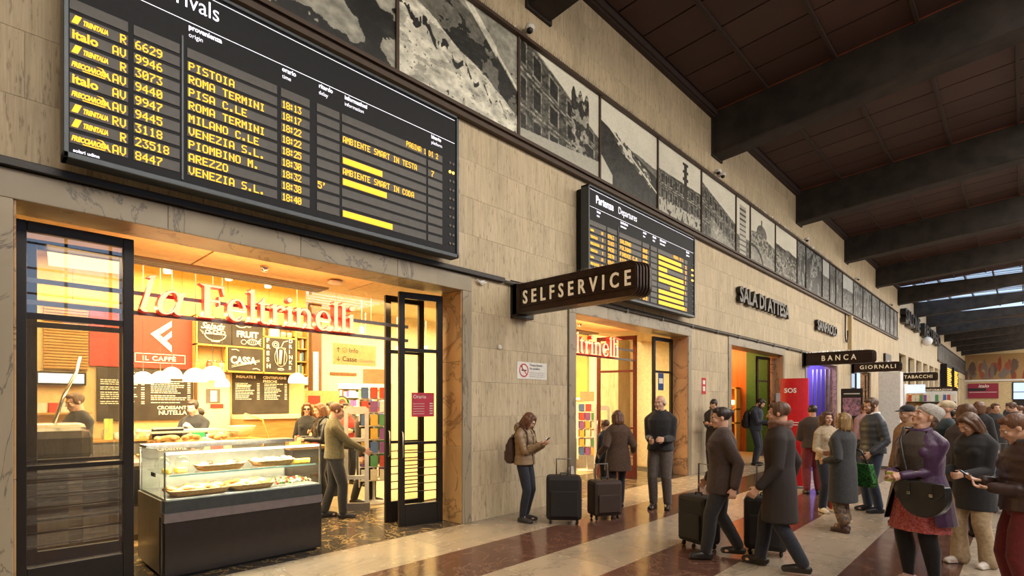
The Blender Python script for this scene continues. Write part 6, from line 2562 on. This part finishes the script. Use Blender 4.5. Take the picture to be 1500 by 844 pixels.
        if pf:
            for (p0, p1, ra, rb_) in ((pts[0], pts[1], rad[0], rad[1]), (pts[1], pts[2], rad[1], rad[2])):
                nn = 4
                for k in range(nn):
                    c = p0.lerp(p1, (k + .5) / nn)
                    rr2 = (ra + (rb_ - ra) * (k + .5) / nn) * 1.06
                    dd = (p1 - p0).normalized()
                    Rm = dd.to_track_quat('Z', 'Y').to_matrix()
                    b.ball(c, (rr2, rr2, (p1 - p0).length / nn * .62), None, 14, 8, Rm)
    me = remesh(b, cvx, 5 if not pf else 2)
    if top.get('inner'):
        bm = bmesh.new()
        bm.from_mesh(me)
        dl = [w_ for w_ in bm.verts if 0 < w_.co.y < (.20 if w_.co.z > .97 else 9) and abs(w_.co.x) < (.085 + .28 * max(0, 1.12 - w_.co.z)) and w_.co.z < 1.45]
        bmesh.ops.delete(bm, geom=dl, context='VERTS')
        bm.to_mesh(me)
        bm.free()
    me.materials.append(tm)
    gar = link(top.get('name', 'coat'), me, t)
    # collar
    col = top.get('collar')
    if col:
        b = MB()
        cm = col[1]
        ctr = V((0, -.012 + Ln(1.46), 1.455))
        if col[0] == 'scarf':
            for k in range(2):
                pts = [ctr + V(((.088 + .008 * k) * math.cos(a), (.085 + .01 * k) * math.sin(a) + .006, -.002 + .035 * k + .008 * math.sin(3 * a))) for a in [2 * PI * q / 16 for q in range(17)]]
                b.tube(pts, .028, 8)
            cap_limb(b, [ctr + V((.03, .10, -.02)), ctr + V((.04, .135, -.18)), ctr + V((.04, .14, -.30))], [.028, .032, .03], n=8)
            me = remesh(b, .010, 2)
        elif col[0] == 'hood':
            pts = [ctr + V((.095 * math.cos(a), .075 * math.sin(a) - .035, -.015 + .03 * (math.sin(a) < 0) - .05 * max(0, math.sin(a)))) for a in [2 * PI * q / 16 for q in range(17)]]
            b.tube(pts, .036, 8)
            b.ball(ctr + V((0, -.10, -.02)), (.11, .06, .09), None, 14, 10)
            me = remesh(b, .012, 3)
        else:
            rs = []
            for (r, z) in ((.085, -.03), (.078, .03), (.086, .035), (.096, -.02)):
                rs.append([ctr + V((r * math.cos(a), r * .92 * math.sin(a), z - .02 * max(0, math.sin(a)))) for a in [2 * PI * q / 20 for q in range(20)]])
            b.rings(rs)
            me = b.mesh('collar')
        me.materials.append(cm)
        link({'scarf': 'scarf', 'hood': 'hood'}.get(col[0], 'collar'), me, t)
    if top.get('zip'):
        b = MB()
        z_ = 1.40
        pts = []
        for k in range(12):
            z = 1.40 - (1.40 - max(hem, .86) - .02) * k / 11
            ry = np.interp(z, [q[0] for q in spec], [q[2] for q in spec])
            yo = np.interp(z, [q[0] for q in spec], [q[4] for q in spec])
            pts.append((0, ry + yo + .001, z))
        b.tube(pts, .006, 6)
        b.build('zip_fastener', top['zip'], t)
    if top.get('inner'):     # front panel seen between the open sides
        b = MB()
        im_ = top['inner']
        z1, z0 = 1.43, top.get('inner_hem', .86)
        ellrings(b, [(z0, .150 * st, .128 * st + .012, 0, .006)] + [(z, rx * .80, ry + .013, 0, yo + .006) for z, rx, ry, xo, yo in spec if z > z0 + .05 and z < 1.40] + [(1.445, .075, .080, 0, Ln(1.44) - .004)])
        b.v = [(p[0], p[1] if p[1] > -.02 else -.02, p[2]) for p in b.v]
        me = remesh(b, cvx, 2)
        me.materials.append(im_)
        link(top.get('inner_name', 'cardigan'), me, t)
    # ---- hair / hats
    q = lambda p: M @ V(p)
    Rn = M.to_3x3()
    if hair:
        hk, hm = hair[0], hair[1]
        b = MB()
        B = lambda c, r: b.ball(q(c), r, None, 18, 12, Rn)
        if hk in ('short', 'beard'):
            B((0, -.024, .040), (.079, .096, .084))
            B((0, .036, .084), (.056, .046, .030))
            for s_ in (-1, 1):
                B((s_ * .063, -.012, .022), (.019, .058, .055))
        elif hk == 'bald':
            B((0, -.055, .0), (.073, .060, .060))
            for s_ in (-1, 1):
                B((s_ * .070, -.02, .005), (.012, .045, .030))
        elif hk in ('long', 'curly', 'bob', 'long_fwd'):
            B((0, -.026, .036), (.082, .098, .088))
            B((0, .034, .082), (.058, .048, .034))
            L = {'long': .30, 'curly': .27, 'bob': .15, 'long_fwd': .30}[hk]
            w = 1.15 if hk == 'curly' else 1.0
            back = V((0, -.075, -.02))
            for k in range(7):
                a = math.radians(-200 + 220 * k / 6) if hk == 'long_fwd' else math.radians(-180 + 180 * k / 6)
                px, py = .078 * math.cos(a) * w, -.02 + .075 * math.sin(a) * w
                p0 = q((px, py, .03))
                p1 = q((px * 1.04, py * 1.04, -.09))
                p2 = V((p1.x * 1.02, p1.y - (.01 if hk != 'long_fwd' else -.02), p1.z - L + .12 - .02 * (k % 2)))
                cap_limb(b, [p0, p1, p2], [.028 * w, .031 * w, .016], n=10)
                if hk == 'curly':
                    for z in range(4):
                        c = p1.lerp(p2, z / 4)
                        b.ball(c + V((.012 * (-1) ** z, .01 * (-1) ** k, 0)), (.034, .034, .030), None, 10, 7)
            if hk == 'long_fwd':
                for s_ in (-1, 1):
                    cap_limb(b, [q((s_ * .05, .05, .075)), q((s_ * .080, .055, .0)), q((s_ * .078, .050, -.12)) + V((0, 0, -.06))], [.022, .026, .018], n=10)
            else:
                for s_ in (-1, 1):
                    cap_limb(b, [q((s_ * .045, .050, .088)), q((s_ * .078, .030, .02)), q((s_ * .082, .015, -.08))], [.020, .022, .020], n=10)
        elif hk == 'bun':
            B((0, -.026, .040), (.083, .097, .086))
            B((0, .030, .088), (.058, .050, .032))
            B((0, -.12, .05), (.04, .035, .04))
        elif hk == 'beanie':
            B((0, -.030, .055), (.090, .106, .084))
            B((0, -.075, .065), (.074, .070, .070))
            rs = [[q((.087 * math.cos(a), -.022 + .103 * math.sin(a), z + .028 * math.sin(a))) for a in [2 * PI * j / 24 for j in range(24)]] for z in (.012, .05)]
            b.rings(rs)
        elif hk == 'cap':
            B((0, -.022, .060), (.086, .100, .070))
            b.ball(q((0, .10, .055)), (.060, .060, .010), None, 14, 8, Rn)
        me = remesh(b, .007 if hero else .011, 2)
        me.materials.append(hm)
        link({'beanie': 'beanie', 'cap': 'cap'}.get(hk, 'hair'), me, t)
        if hk == 'cap' or (hk == 'beanie' and len(hair) > 2):
            b = MB()
            B = lambda c, r: b.ball(q(c), r, None, 14, 10, Rn)
            B((0, -.07, -.045), (.066, .045, .060))
            me = remesh(b, .011, 2)
            me.materials.append(hair[2] if len(hair) > 2 else H_DARK)
            link('hair', me, t)
        if hk == 'beard' or beard:
            b = MB()
            B = lambda c, r: b.ball(q(c), r, None, 14, 10, Rn)
            B((0, .045, -.085), (.050, .046, .034))
            for s_ in (-1, 1):
                B((s_ * .052, .020, -.045), (.014, .035, .040))
            B((0, .088, -.047), (.026, .010, .005))
            me = remesh(b, .008, 1)
            me.materials.append(beard or hm)
            link('beard', me, t)
    t['_M'] = 0
    del t['_M']
    t_info = dict(root=t, M=M, W=W_, E=E_, Sh=Sh, yaw=yaw, s=s, x=x, y=y, K=K_, A=A_)
    return t_info


def local_thing(info, name, label, cat):
    """a separate thing carried by somebody: same frame as the carrier"""
    o = thing(name, label, cat, (info['x'], info['y'], 0), info['yaw'])
    o.scale = (info['s'],) * 3
    return o


def phone(info, i, label, dz=.0, off=None, m=None):
    t = local_thing(info, 'phone', label, 'phone')
    W = info['W'][i]
    c = W + (off or V((0, .09, .02)))
    R = Matrix.Rotation(math.radians(-50), 3, 'X')
    b = MB()
    b.bbox(-.036, .036, -.004, .004, -.072, .072, .003)
    b.v = [tuple(c + R @ V(p)) for p in b.v]
    b.build('phone_body', BLACKP, t)
    b = MB()
    b.box(-.032, .032, -.0052, -.0045, -.066, .066)
    b.v = [tuple(c + R @ V(p)) for p in b.v]
    b.build('phone_screen', mat('phone_glow', (.5, .7, .9), .3, emit=(.6, .8, 1), estr=1.2), t)


def shoulder_bag(info, label, side, c, r, m, strap=True, mt=None, cross=False):
    """half-moon handbag; c centre in the carrier's frame"""
    t = local_thing(info, 'handbag', label, 'bag')
    c = V(c)
    b = MB()
    poly = []
    w, h = r
    for k in range(17):
        a = PI + PI * k / 16
        poly.append((w * math.cos(a), h * .95 * math.sin(a)))
    poly += [(w * .93, h * .38), (w * .5, h * .5), (-w * .5, h * .5), (-w * .93, h * .38)]
    b.prism([(u, v) for u, v in poly], lambda u, v, w_: (c.x + u, c.y - .05 + .10 * w_, c.z + v), 1)
    me = remesh(b, .009, 6)
    me.materials.append(m)
    link('bag_body', me, t)
    b = MB()
    b.prism([(w * .96 * math.cos(a), h * .30 + h * .62 * math.sin(a)) for a in [PI + PI * k / 14 for k in range(15)]] + [(w * .9, h * .5), (-w * .9, h * .5)], lambda u, v, w_: (c.x + u, c.y + .050 + .006 * w_, c.z + v), 1)
    b.build('flap', m, t)
    for s_ in (-1, 1):
        b = MB()
        b.bbox(s_ * w * .45 - .012, s_ * w * .45 + .012, .052, .064, -h * .15, h * .45, .003)
        b.v = [(p[0] + c.x, p[1] + c.y, p[2] + c.z) for p in b.v]
        bs = b.build('buckle_strap', m, t)
        b = MB()
        b.bbox(s_ * w * .45 - .016, s_ * w * .45 + .016, .060, .068, -h * .05, h * .07, .003)
        b.v = [(p[0] + c.x, p[1] + c.y, p[2] + c.z) for p in b.v]
        b.build('buckle', CHROME, t)
    if strap:
        b = MB()
        b.tube([V(p) for p in strap], .011, 8)
        b.build('shoulder_strap', mt or m, t)
    return t



# ---------------------------------------------------------------- the people themselves
BLKC = cloth('black_coat_cloth', (.017, .016, .018))
DKB = cloth('dark_brown_cloth', (.045, .028, .020))
NAVYC = cloth('navy_coat_cloth', (.018, .022, .035))
JEANS = cloth('blue_jeans', (.030, .045, .085))
DJEANS = cloth('dark_jeans', (.016, .018, .030))
GREYC = cloth('charcoal_wool', (.040, .042, .045))
TANP = cloth('beige_trousers', (.48, .36, .22))
SNK = mat('white_sneaker', (.62, .56, .50), .5)
PURP = cloth('purple_raincoat', (.058, .016, .066), rough=.45, s=14, amt=.6, bump=.35)
BRNK = cloth('brown_knit', (.060, .042, .030), s=60, bump=.6)
SKIRT = mat('red_patterned_skirt', (.36, .045, .055), .8, noise=(70, (1, 1, 1), 1), col2=(.55, .18, .17))
TIGHT = cloth('black_tights', (.012, .012, .015))
LEATH = mat('black_leather', (.016, .016, .018), .28, 0, bump=(12, (1, 1, 1), .5))
GREYK = cloth('grey_beanie_knit', (.50, .47, .43), s=70, bump=.8)

# woman in the grey beanie, looking up at the boards
P1 = person('woman in a grey beanie, purple raincoat and red skirt looking up at the boards', 5.03, 6.25, 1.70, 32, head=(-26, 24), hero=2, female=True, stout=1.17,
            top=dict(mat=PURP, hem=.60, infl=.012, flare=.065, inner=BRNK, inner_hem=.80, name='raincoat', collar=('collar', PURP), cuffback=.02),
            bottom=dict(type='tights', mat=TIGHT, skirt=(.53, SKIRT), w=1.08), shoes=mat('pink_sneaker', (.50, .30, .26), .6), hair=('beanie', GREYK, H_BROWN),
            hands=((.085, .30, 1.06), (-.015, .30, 1.04)), feet=((.085, .03), (-.105, -.03)), curl=(.75, .7),
            palms=(((-.35, -.2, -.8), (-.85, .25, -.05)), ((.3, -.1, -.85), (.85, .30, .05))))
t = local_thing(P1, 'ticket', 'small yellow-green ticket held by the woman in the grey beanie', 'ticket')
b = MB()
b.bbox(-.03, .03, -.002, .002, -.045, .045, .001)
b.v = [(p[0] + .045, p[1] + .345, p[2] + 1.03) for p in b.v]
b.build('card', mat('lime_ticket', (.45, .55, .08), .5), t)
shoulder_bag(P1, 'black leather half-moon handbag hanging across the woman in the purple raincoat', 1, (-.19, .25, .90), (.205, .215), LEATH,
             strap=[(.12, -.10, 1.46), (.125, .03, 1.475), (.085, .145, 1.36), (.02, .20, 1.20), (-.04, .22, 1.02), (-.06, .225, .90)])
# young woman behind her
P2 = person('young woman in a black coat and wide beige trousers looking down', 5.36, 7.42, 1.63, 38, head=(-6, -34), hero=1, female=True,
            top=dict(mat=BLKC, hem=.62, infl=.022, flare=.02), bottom=dict(mat=TANP, w=1.12, cuff=.095, rise=-.01), shoes=SNK, hair=('long', H_BROWN),
            hands=((.16, .26, 1.02), (-.12, .28, 1.02)), feet=((.12, .05), (-.11, -.05)), curl=(.7, .7))
# woman at the picture's edge with a phone
P3 = person('woman in a padded brown jacket holding a phone at the picture edge', 5.73, 6.0, 1.63, 72, head=(0, -26), hero=1, female=True,
            top=dict(mat=mat('brown_padded_nylon', (.045, .022, .018), .45), hem=.80, infl=.028, puff=.075, collar=('collar', BLKC)),
            bottom=dict(mat=cloth('dark_red_trousers', (.14, .012, .014)), w=1.1, cuff=.09), shoes=SNK, hair=('bun', H_CHEST),
            hands=((.07, .25, 1.10), (-.09, .24, 1.06)), curl=(.6, .6), palms=(((0, 0, 1), (-.2, 1, .1)), ((0, 0, 1), (.3, 1, .0))))
phone(P3, 0, 'phone held by the woman in the padded brown jacket at the frame edge', off=V((0, .11, .04)))
# woman in the charcoal coat seen from behind
P4 = person('woman with streaked blonde hair in a long charcoal coat, turned away', 3.99, 8.21, 1.58, 128, head=(14, 0), hero=1, female=True,
            top=dict(mat=GREYC, hem=.42, infl=.024, flare=.015), bottom=dict(mat=mat('leaf_print_trousers', (.05, .04, .035), .7, noise=(30, (1, 1, 1), 2), col2=(.22, .13, .07)), w=1.1, cuff=.085, rise=.10),
            shoes=(mat('brown_suede_boot', (.055, .025, .018), .6),), hair=('bob', H_BLOND), hands=((.12, .26, 1.08), (-.16, .16, 1.0)), feet=((.11, .06), (-.10, -.08)))
t = local_thing(P4, 'green_bag', 'shiny green snake-patterned tote hanging from the arm of the woman in charcoal', 'bag')
b = MB()
b.prism([(-.17, -.20), (.17, -.20), (.20, -.13), (.13, .13), (-.13, .13), (-.20, -.13)], lambda u, v, w_: (.25 + .11 * w_ - .02, -.08 + u, .84 + v), 1)
me = remesh(b, .010, 8)
me.materials.append(mat('green_snake_pattern', (.03, .16, .03), .25, noise=(45, (1, 1, 1), 1), col2=(.01, .02, .01)))
link('bag_body', me, t)
b = MB()
b.tube([(.29, -.16, .95), (.24, -.10, 1.15), (.22, .0, 1.20), (.24, .04, 1.12), (.29, .02, .95)], .012, 8)
b.build('handles', LEATH, t)
# man in the grey quilted jacket
P5 = person('bearded man in a grey quilted jacket and blue jeans facing the woman in charcoal', 4.02, 10.0, 1.80, 62, head=(10, -12), hero=1,
            top=dict(mat=mat('grey_quilted_nylon', (.050, .058, .068), .45), hem=.84, infl=.030, puff=.09, collar=('collar', WHITE), name='quilted_jacket'),
            bottom=dict(mat=JEANS), hair=('beard', H_BROWN), hands=((.27, .10, .90), (-.24, .14, .90)), shoes=BLACKP)
# girl with curly hair
P6 = person('girl with long curly brown hair in a cream sweater and dark jeans', 3.50, 9.5, 1.58, -38, head=(-10, 0), hero=1, female=True,
            top=dict(mat=cloth('cream_sweater', (.50, .40, .27)), hem=.86, infl=.014, name='sweater'), bottom=dict(mat=DJEANS), hair=('curly', H_BROWN),
            hands=((.2, .25, 1.0), (-.22, .22, 1.02)), shoes=SNK)
tag(Box('red_tube', 3.80, 3.83, 8.35, 8.38, .25, 1.02, mat('signal_orange_red', (.75, .06, .02), .4)), 'bright red-orange rolled tube held upright before the woman in charcoal', 'tube')
# person in dark red behind them
P7 = person('person in a dark jacket and deep red trousers beside the red help column', 2.86, 11.2, 1.68, 170, head=(0, 0),
            top=dict(mat=DKB, hem=.82, infl=.03), bottom=dict(mat=cloth('deep_red_trousers', (.16, .015, .02)), w=1.15), hair=('short', H_DARK), hands=((.2, .2, 1.0), (-.2, .25, 1.05)))
# man with backpack and phone by the waiting room door
P9 = person('dark-bearded man in a dark jacket reading his phone by the waiting room doorway', .36, 15.4, 1.88, -72, head=(0, -35), hero=1,
            top=dict(mat=NAVYC, hem=.84, infl=.02, collar=('collar', BLKC)), bottom=dict(mat=DJEANS), hair=('beard', H_DARK), hands=((.08, .34, 1.10), (-.06, .30, 1.02)), lean=.10)
phone(P9, 0, 'phone in the hand of the dark-bearded man by the waiting room')


def backpack(info, label, m, c=(0, -.20, 1.16), sz=(.15, .09, .22)):
    t = local_thing(info, 'backpack', label, 'backpack')
    b = MB()
    b.ball(c, sz, None, 18, 12)
    b.bbox(c[0] - sz[0] * .85, c[0] + sz[0] * .85, c[1] - sz[1] * .9, c[1] + sz[1] * .8, c[2] - sz[2] * 1.1, c[2] + sz[2] * .5, .04)
    b.bbox(c[0] - sz[0] * .6, c[0] + sz[0] * .6, c[1] - sz[1] * 1.35, c[1] - sz[1] * .6, c[2] - sz[2] * .95, c[2] - sz[2] * .05, .03)
    me = remesh(b, .011, 4)
    me.materials.append(m)
    link('backpack_body', me, t)
    for s_ in (-1, 1):
        b = MB()
        b.tube([(s_ * .09, c[1] + .05, c[2] + .18), (s_ * .115, -.02, 1.475), (s_ * .125, .10, 1.38), (s_ * .135, .13, 1.22), (s_ * .16, .06, 1.05), (s_ * .12, c[1] + .08, c[2] - .16)], .014, 8)
        b.build('strap', m, t)
    b = MB()
    b.tube([(-.03, c[1], c[2] + sz[2] * .98), (0, c[1], c[2] + sz[2] * 1.15), (.03, c[1], c[2] + sz[2] * .98)], .007, 6)
    b.build('grab_loop', m, t)


backpack(P9, 'big black backpack on the dark-bearded man reading his phone', mat('black_fabric'))
P10 = person('person in a long brown coat at the waiting room jamb, seen from behind', .36, 17.8, 1.72, 175, top=dict(mat=DKB, hem=.5, infl=.03), bottom=dict(mat=DJEANS), hair=('short', H_DARK),
             hands=((.12, .28, 1.1), (-.22, .1, .95)))
shoulder_bag(P10, 'dark shoulder bag on the person in a long brown coat', 1, (.24, -.02, 1.0), (.15, .12), LEATH, strap=[(-.1, .05, 1.46), (.05, -.12, 1.42), (.2, -.13, 1.15)])
P11 = person('young man with a grey scarf looking at his phone against the pier', .32, 12.78, 1.84, 18, head=(0, -32), hero=1, skin=SKIN,
             top=dict(mat=DKB, hem=.62, infl=.02, collar=('scarf', cloth('grey_scarf', (.20, .17, .15)))), bottom=dict(mat=DJEANS), hair=('short', H_DARK), hands=((.07, .33, 1.12), (-.09, .32, 1.10)),
             palms=(((0, 0, 1), (-.3, 1, .1)), ((0, 0, 1), (.3, 1, .1))))
phone(P11, 0, 'phone of the young man with the grey scarf')
P12 = person('white-haired man in a black pullover standing before the second shop doorway', 1.47, 7.93, 1.84, 12, head=(-14, 0), hero=1,
             top=dict(mat=BLKC, hem=.86, infl=.02, collar=('collar', BLKC), name='pullover'), bottom=dict(mat=cloth('grey_trousers', (.10, .08, .07))), hair=('bald', H_GREY), hands=((.09, .30, 1.04), (-.11, .28, 1.06)), stout=1.04)
P13 = person('woman in a short brown coat and dark trousers walking into the second shop doorway', .97, 7.45, 1.60, 165, head=(0, -10), hero=1, female=True,
             top=dict(mat=cloth('warm_brown_coat', (.085, .045, .028)), hem=.66, infl=.03, flare=.04), bottom=dict(mat=DJEANS, w=.85, cuff=.05), hair=('bob', H_CHEST), hands=((.30, .10, .98), (-.30, .06, .95)), feet=((.10, .16), (-.11, -.15)))
P13b = person('child-sized companion in dark clothes behind the woman in the brown coat', .35, 8.0, 1.42, 120, top=dict(mat=BLKC, hem=.8, infl=.03), bottom=dict(mat=BLKC), hair=('short', H_BROWN), feet=((.1, .14), (-.1, -.16)))
# girl at the wall with phone and backpack
P14 = person('girl with long straight hair in a tan puffer jacket reading her phone', .50, 5.72, 1.60, -62, head=(0, -36), hero=2, female=True,
             top=dict(mat=mat('tan_puffer_nylon', (.26, .175, .095), .42), hem=.85, infl=.022, puff=.085, collar=('hood', mat('tan_puffer_nylon')), name='puffer_jacket', zip=BLACKP),
             bottom=dict(mat=DJEANS, w=.92, cuff=.05), hair=('long_fwd', H_CHEST), hands=((.10, .30, 1.20), (-.03, .30, 1.18)), shoes=mat('dark_sneaker', (.03, .028, .028), .5), curl=(.5, .5),
             palms=(((-.2, -.2, 1), (-.1, 1, .35)), ((.2, -.2, 1), (.2, 1, .3))))
phone(P14, 0, 'phone with bright screen held by the girl in the tan puffer jacket', off=V((-.03, .10, .06)))
backpack(P14, 'small brown backpack worn by the girl in the tan puffer jacket', mat('brown_backpack', (.075, .040, .028), .6), c=(0, -.22, 1.10), sz=(.14, .085, .20))

# the two nearest passers-by, standing here at rest
PA = person('person in a long dark coat walking by before the red help column', 3.93, 5.83, 1.72, 95, head=(0, -4), hero=1,
            top=dict(mat=mat('black_brown_wool', (.030, .022, .020), .85), hem=.50, infl=.026, collar=('scarf', cloth('rust_scarf', (.20, .10, .07)))), bottom=dict(mat=DJEANS), hair=('short', H_BROWN),
            hands=((.26, -.06, .84), (-.25, .16, .86)), feet=((.09, .20), (-.10, -.20, .03)))
PB = person('person in a brown jacket walking by, just ahead of the long dark coat', 3.33, 5.85, 1.66, 80, head=(0, -6), hero=1, female=True,
            top=dict(mat=cloth('deep_brown_jacket', (.050, .030, .024)), hem=.74, infl=.03), bottom=dict(mat=BLKC, w=1.05), hair=('bun', H_DARK), hands=((.25, .12, .86), (-.26, -.08, .84)), feet=((.10, -.18, .03), (-.10, .20)))

# people behind the woman in the beanie and towards the end of the hall
person('man in a tan coat and dark cap behind the grey beanie', 4.57, 9.2, 1.68, 50, head=(0, -8), top=dict(mat=cloth('tan_coat', (.30, .17, .075)), hem=.6, infl=.02), bottom=dict(mat=DJEANS), hair=('cap', BLKC), skin=SKIN2)
person('person in a cream peaked cap and dark teal coat behind the grey beanie', 4.96, 9.4, 1.74, 70, head=(0, 0), top=dict(mat=cloth('dark_teal_coat', (.025, .045, .05)), hem=.7, infl=.02), bottom=dict(mat=DJEANS), hair=('cap', cloth('cream_cap', (.60, .48, .32))))
person('brown-haired woman just behind the young woman in the black coat', 5.20, 9.0, 1.70, 160, top=dict(mat=DKB, hem=.7, infl=.02), bottom=dict(mat=BLKC), hair=('long', H_BROWN), female=True)
CR = [(4.62, 15.5, 'black', 20), (4.90, 16.8, 'navy', 150), (5.10, 14.2, 'black', 200), (5.20, 19.0, 'grey', 30), (5.28, 16.5, 'black', -30), (5.02, 21.5, 'brown', 160), (5.44, 23.0, 'black', 60),
      (5.58, 18.0, 'navy', 75), (5.66, 20.5, 'grey', 100), (4.72, 24.0, 'black', 10), (4.35, 20.0, 'brown', 170), (4.9, 28.0, 'navy', 30), (5.3, 31.0, 'black', 120), (5.55, 27.5, 'brown', 200), (3.9, 24.5, 'grey', 60), (5.62, 34.0, 'black', 15)]
cm_ = dict(black=BLKC, navy=NAVYC, grey=GREYC, brown=DKB)
where = ['nearest the poster side of the crowd', 'beyond the young woman in black', 'close behind the young woman in black', 'in the middle of the crowd', 'before the crowd beside the suitcase', 'deeper in the crowd', 'far in the crowd near the frame edge',
         'looking down near the navy suitcase', 'behind the one looking down', 'far behind the cream cap', 'before the magazine kiosk', 'near the lit kiosk screens', 'small and far near the end wall panel', 'small and far before the end window', 'beside the kiosk magazines', 'smallest of the crowd under the end window']
for k, (x, y, c, ph) in enumerate(CR):
    person('%s person in a %s coat %s' % (['dark-haired', 'brown-haired', 'chestnut-haired'][k % 3], c, where[k]), x, y, 1.62 + .13 * ((k * 7) % 5) / 4, ph, head=(0, -20 if k == 7 else 0),
           top=dict(mat=cm_[c], hem=[.84, .6, .5][k % 3], infl=.025), bottom=dict(mat=[DJEANS, BLKC, JEANS][k % 3]), hair=(['short', 'long', 'bob', 'short'][k % 4], [H_DARK, H_BROWN, H_CHEST][k % 3]), female=k % 4 in (1, 2),
           feet=((.10, .12 * (-1) ** k), (-.10, -.12 * (-1) ** k)), group='travellers in the far crowd')

# people in the bar and shop
SH = []
person('man in a dark jacket working behind the near door leaf at the bar', -3.75, 1.17, 1.86, 60, head=(0, -14), hero=1, top=dict(mat=BLKC, hem=.84, infl=.02), bottom=dict(mat=BLKC), hair=('short', H_BROWN), hands=((.10, .42, 1.12), (-.12, .36, 1.08)))
person('barista in dark clothes leaning over the counter under the pendant lamps', -4.15, 2.72, 1.78, 25, head=(0, -20), top=dict(mat=BLKC, hem=.84), bottom=dict(mat=BLKC), hair=('short', H_DARK), hands=((.16, .36, 1.15), (-.14, .36, 1.25)))
person('small dark-haired barista near the kitchen door', -5.0, 3.02, 1.62, 120, top=dict(mat=DKB, hem=.84), bottom=dict(mat=BLKC), hair=('short', H_DARK))
Q1 = person('woman with long brown hair in a black leather jacket queueing at the oak counter', -3.1, 4.42, 1.72, 70, head=(0, -16), hero=1, female=True, top=dict(mat=LEATH, hem=.86, infl=.02), bottom=dict(mat=DJEANS), hair=('long', H_CHEST), hands=((.08, .34, 1.10), (-.10, .32, 1.08)))
backpack(Q1, 'black backpack of the woman in the leather jacket at the oak counter', mat('black_fabric'))
Q2 = person('woman in sunglasses and dark jacket facing out of the bar queue', -4.1, 4.62, 1.72, 5, top=dict(mat=BLKC, hem=.8), bottom=dict(mat=DJEANS), hair=('long', H_CHEST), female=True, hero=1)
t = local_thing(Q2, 'sunglasses', 'dark sunglasses worn by the woman facing out of the queue', 'glasses')
b = MB()
for s_ in (-1, 1):
    b.ball(Q2['M'] @ V((s_ * .033, .096, .0)), (.027, .006, .02), None, 12, 6)
b.tube([Q2['M'] @ V((-.075, .02, .006)), Q2['M'] @ V((-.06, .09, .008)), Q2['M'] @ V((.06, .09, .008)), Q2['M'] @ V((.075, .02, .006))], .003, 6)
b.build('frame_and_lenses', BLACKP, t)
person('dark-haired woman in a blue denim jacket standing in the bar queue', -3.55, 4.85, 1.74, 75, head=(0, -8), hero=1, female=True, top=dict(mat=cloth('denim_jacket', (.10, .13, .18)), hem=.84, infl=.02), bottom=dict(mat=DJEANS), hair=('long', H_DARK), hands=((.08, .32, 1.14), (-.10, .30, 1.1)))
person('young woman with dark hair deeper in the shop queue', -5.3, 6.1, 1.72, 20, top=dict(mat=DKB, hem=.84), bottom=dict(mat=DJEANS), hair=('long', H_DARK), female=True)
person('man in an olive jacket moving past the pastry case, arm reaching out', -1.72, 3.92, 1.72, -95, head=(0, -14), hero=1, top=dict(mat=cloth('olive_jacket', (.11, .095, .045)), hem=.84, infl=.02), bottom=dict(mat=BLKC), hair=('short', H_BROWN), hands=((.16, .40, 1.0), (-.18, .30, 1.02)), feet=((.1, .12), (-.1, -.12)))
person('man in a brown jacket beside the olive jacket, near the loop gate', -2.45, 4.85, 1.76, -70, head=(0, -10), top=dict(mat=DKB, hem=.8, infl=.02), bottom=dict(mat=BLKC), hair=('short', H_DARK), feet=((.1, -.12), (-.1, .12)))
person('tall man in a dark jumper by the book rack behind the loop gate', -4.2, 5.95, 1.86, 60, head=(0, -20), hero=1, top=dict(mat=NAVYC, hem=.86), bottom=dict(mat=JEANS), hair=('short', H_BROWN), hands=((.12, .34, 1.05), (-.1, .34, 1.05)))
person('woman in a red top seen through the loop gate', -4.6, 5.75, 1.66, -25, head=(0, -12), top=dict(mat=cloth('red_top', (.45, .05, .04)), hem=.86), bottom=dict(mat=DJEANS), hair=('bun', H_CHEST), female=True)
person('shopper in grey by the racks of the second doorway', -3.1, 10.6, 1.68, 150, top=dict(mat=GREYC, hem=.8), bottom=dict(mat=JEANS), hair=('short', H_BROWN))
for k, (x, y) in enumerate(((-7.2, 7.3), (-7.5, 8.2), (-6.6, 6.75), (-9.6, 9.2))):
    person('distant shopper in %s %s' % (['brown', 'black', 'tan', 'grey'][k], ['before the inner doorway', 'beside the inner doorway', 'behind the queue by the wooden column', 'inside the farthest room'][k]), x, y, 1.66 + .04 * k, 40 * k,
           top=dict(mat=[DKB, BLKC, cloth('tan_coat', (.30, .17, .075)), GREYC][k], hem=.8), bottom=dict(mat=DJEANS), hair=(['long', 'short'][k % 2], [H_BROWN, H_DARK][k % 2]), female=k % 2 == 0)
person('person in a pink and grey jacket before the white cabinet', 3.1, 14.5, 1.70, 150, top=dict(mat=cloth('dusty_pink_jacket', (.36, .20, .19)), hem=.8, infl=.02), bottom=dict(mat=GREYC), hair=('short', H_BROWN))
D.scenes.remove(TMP)
for mm in list(D.meshes):
    if mm.users == 0:
        D.meshes.remove(mm)
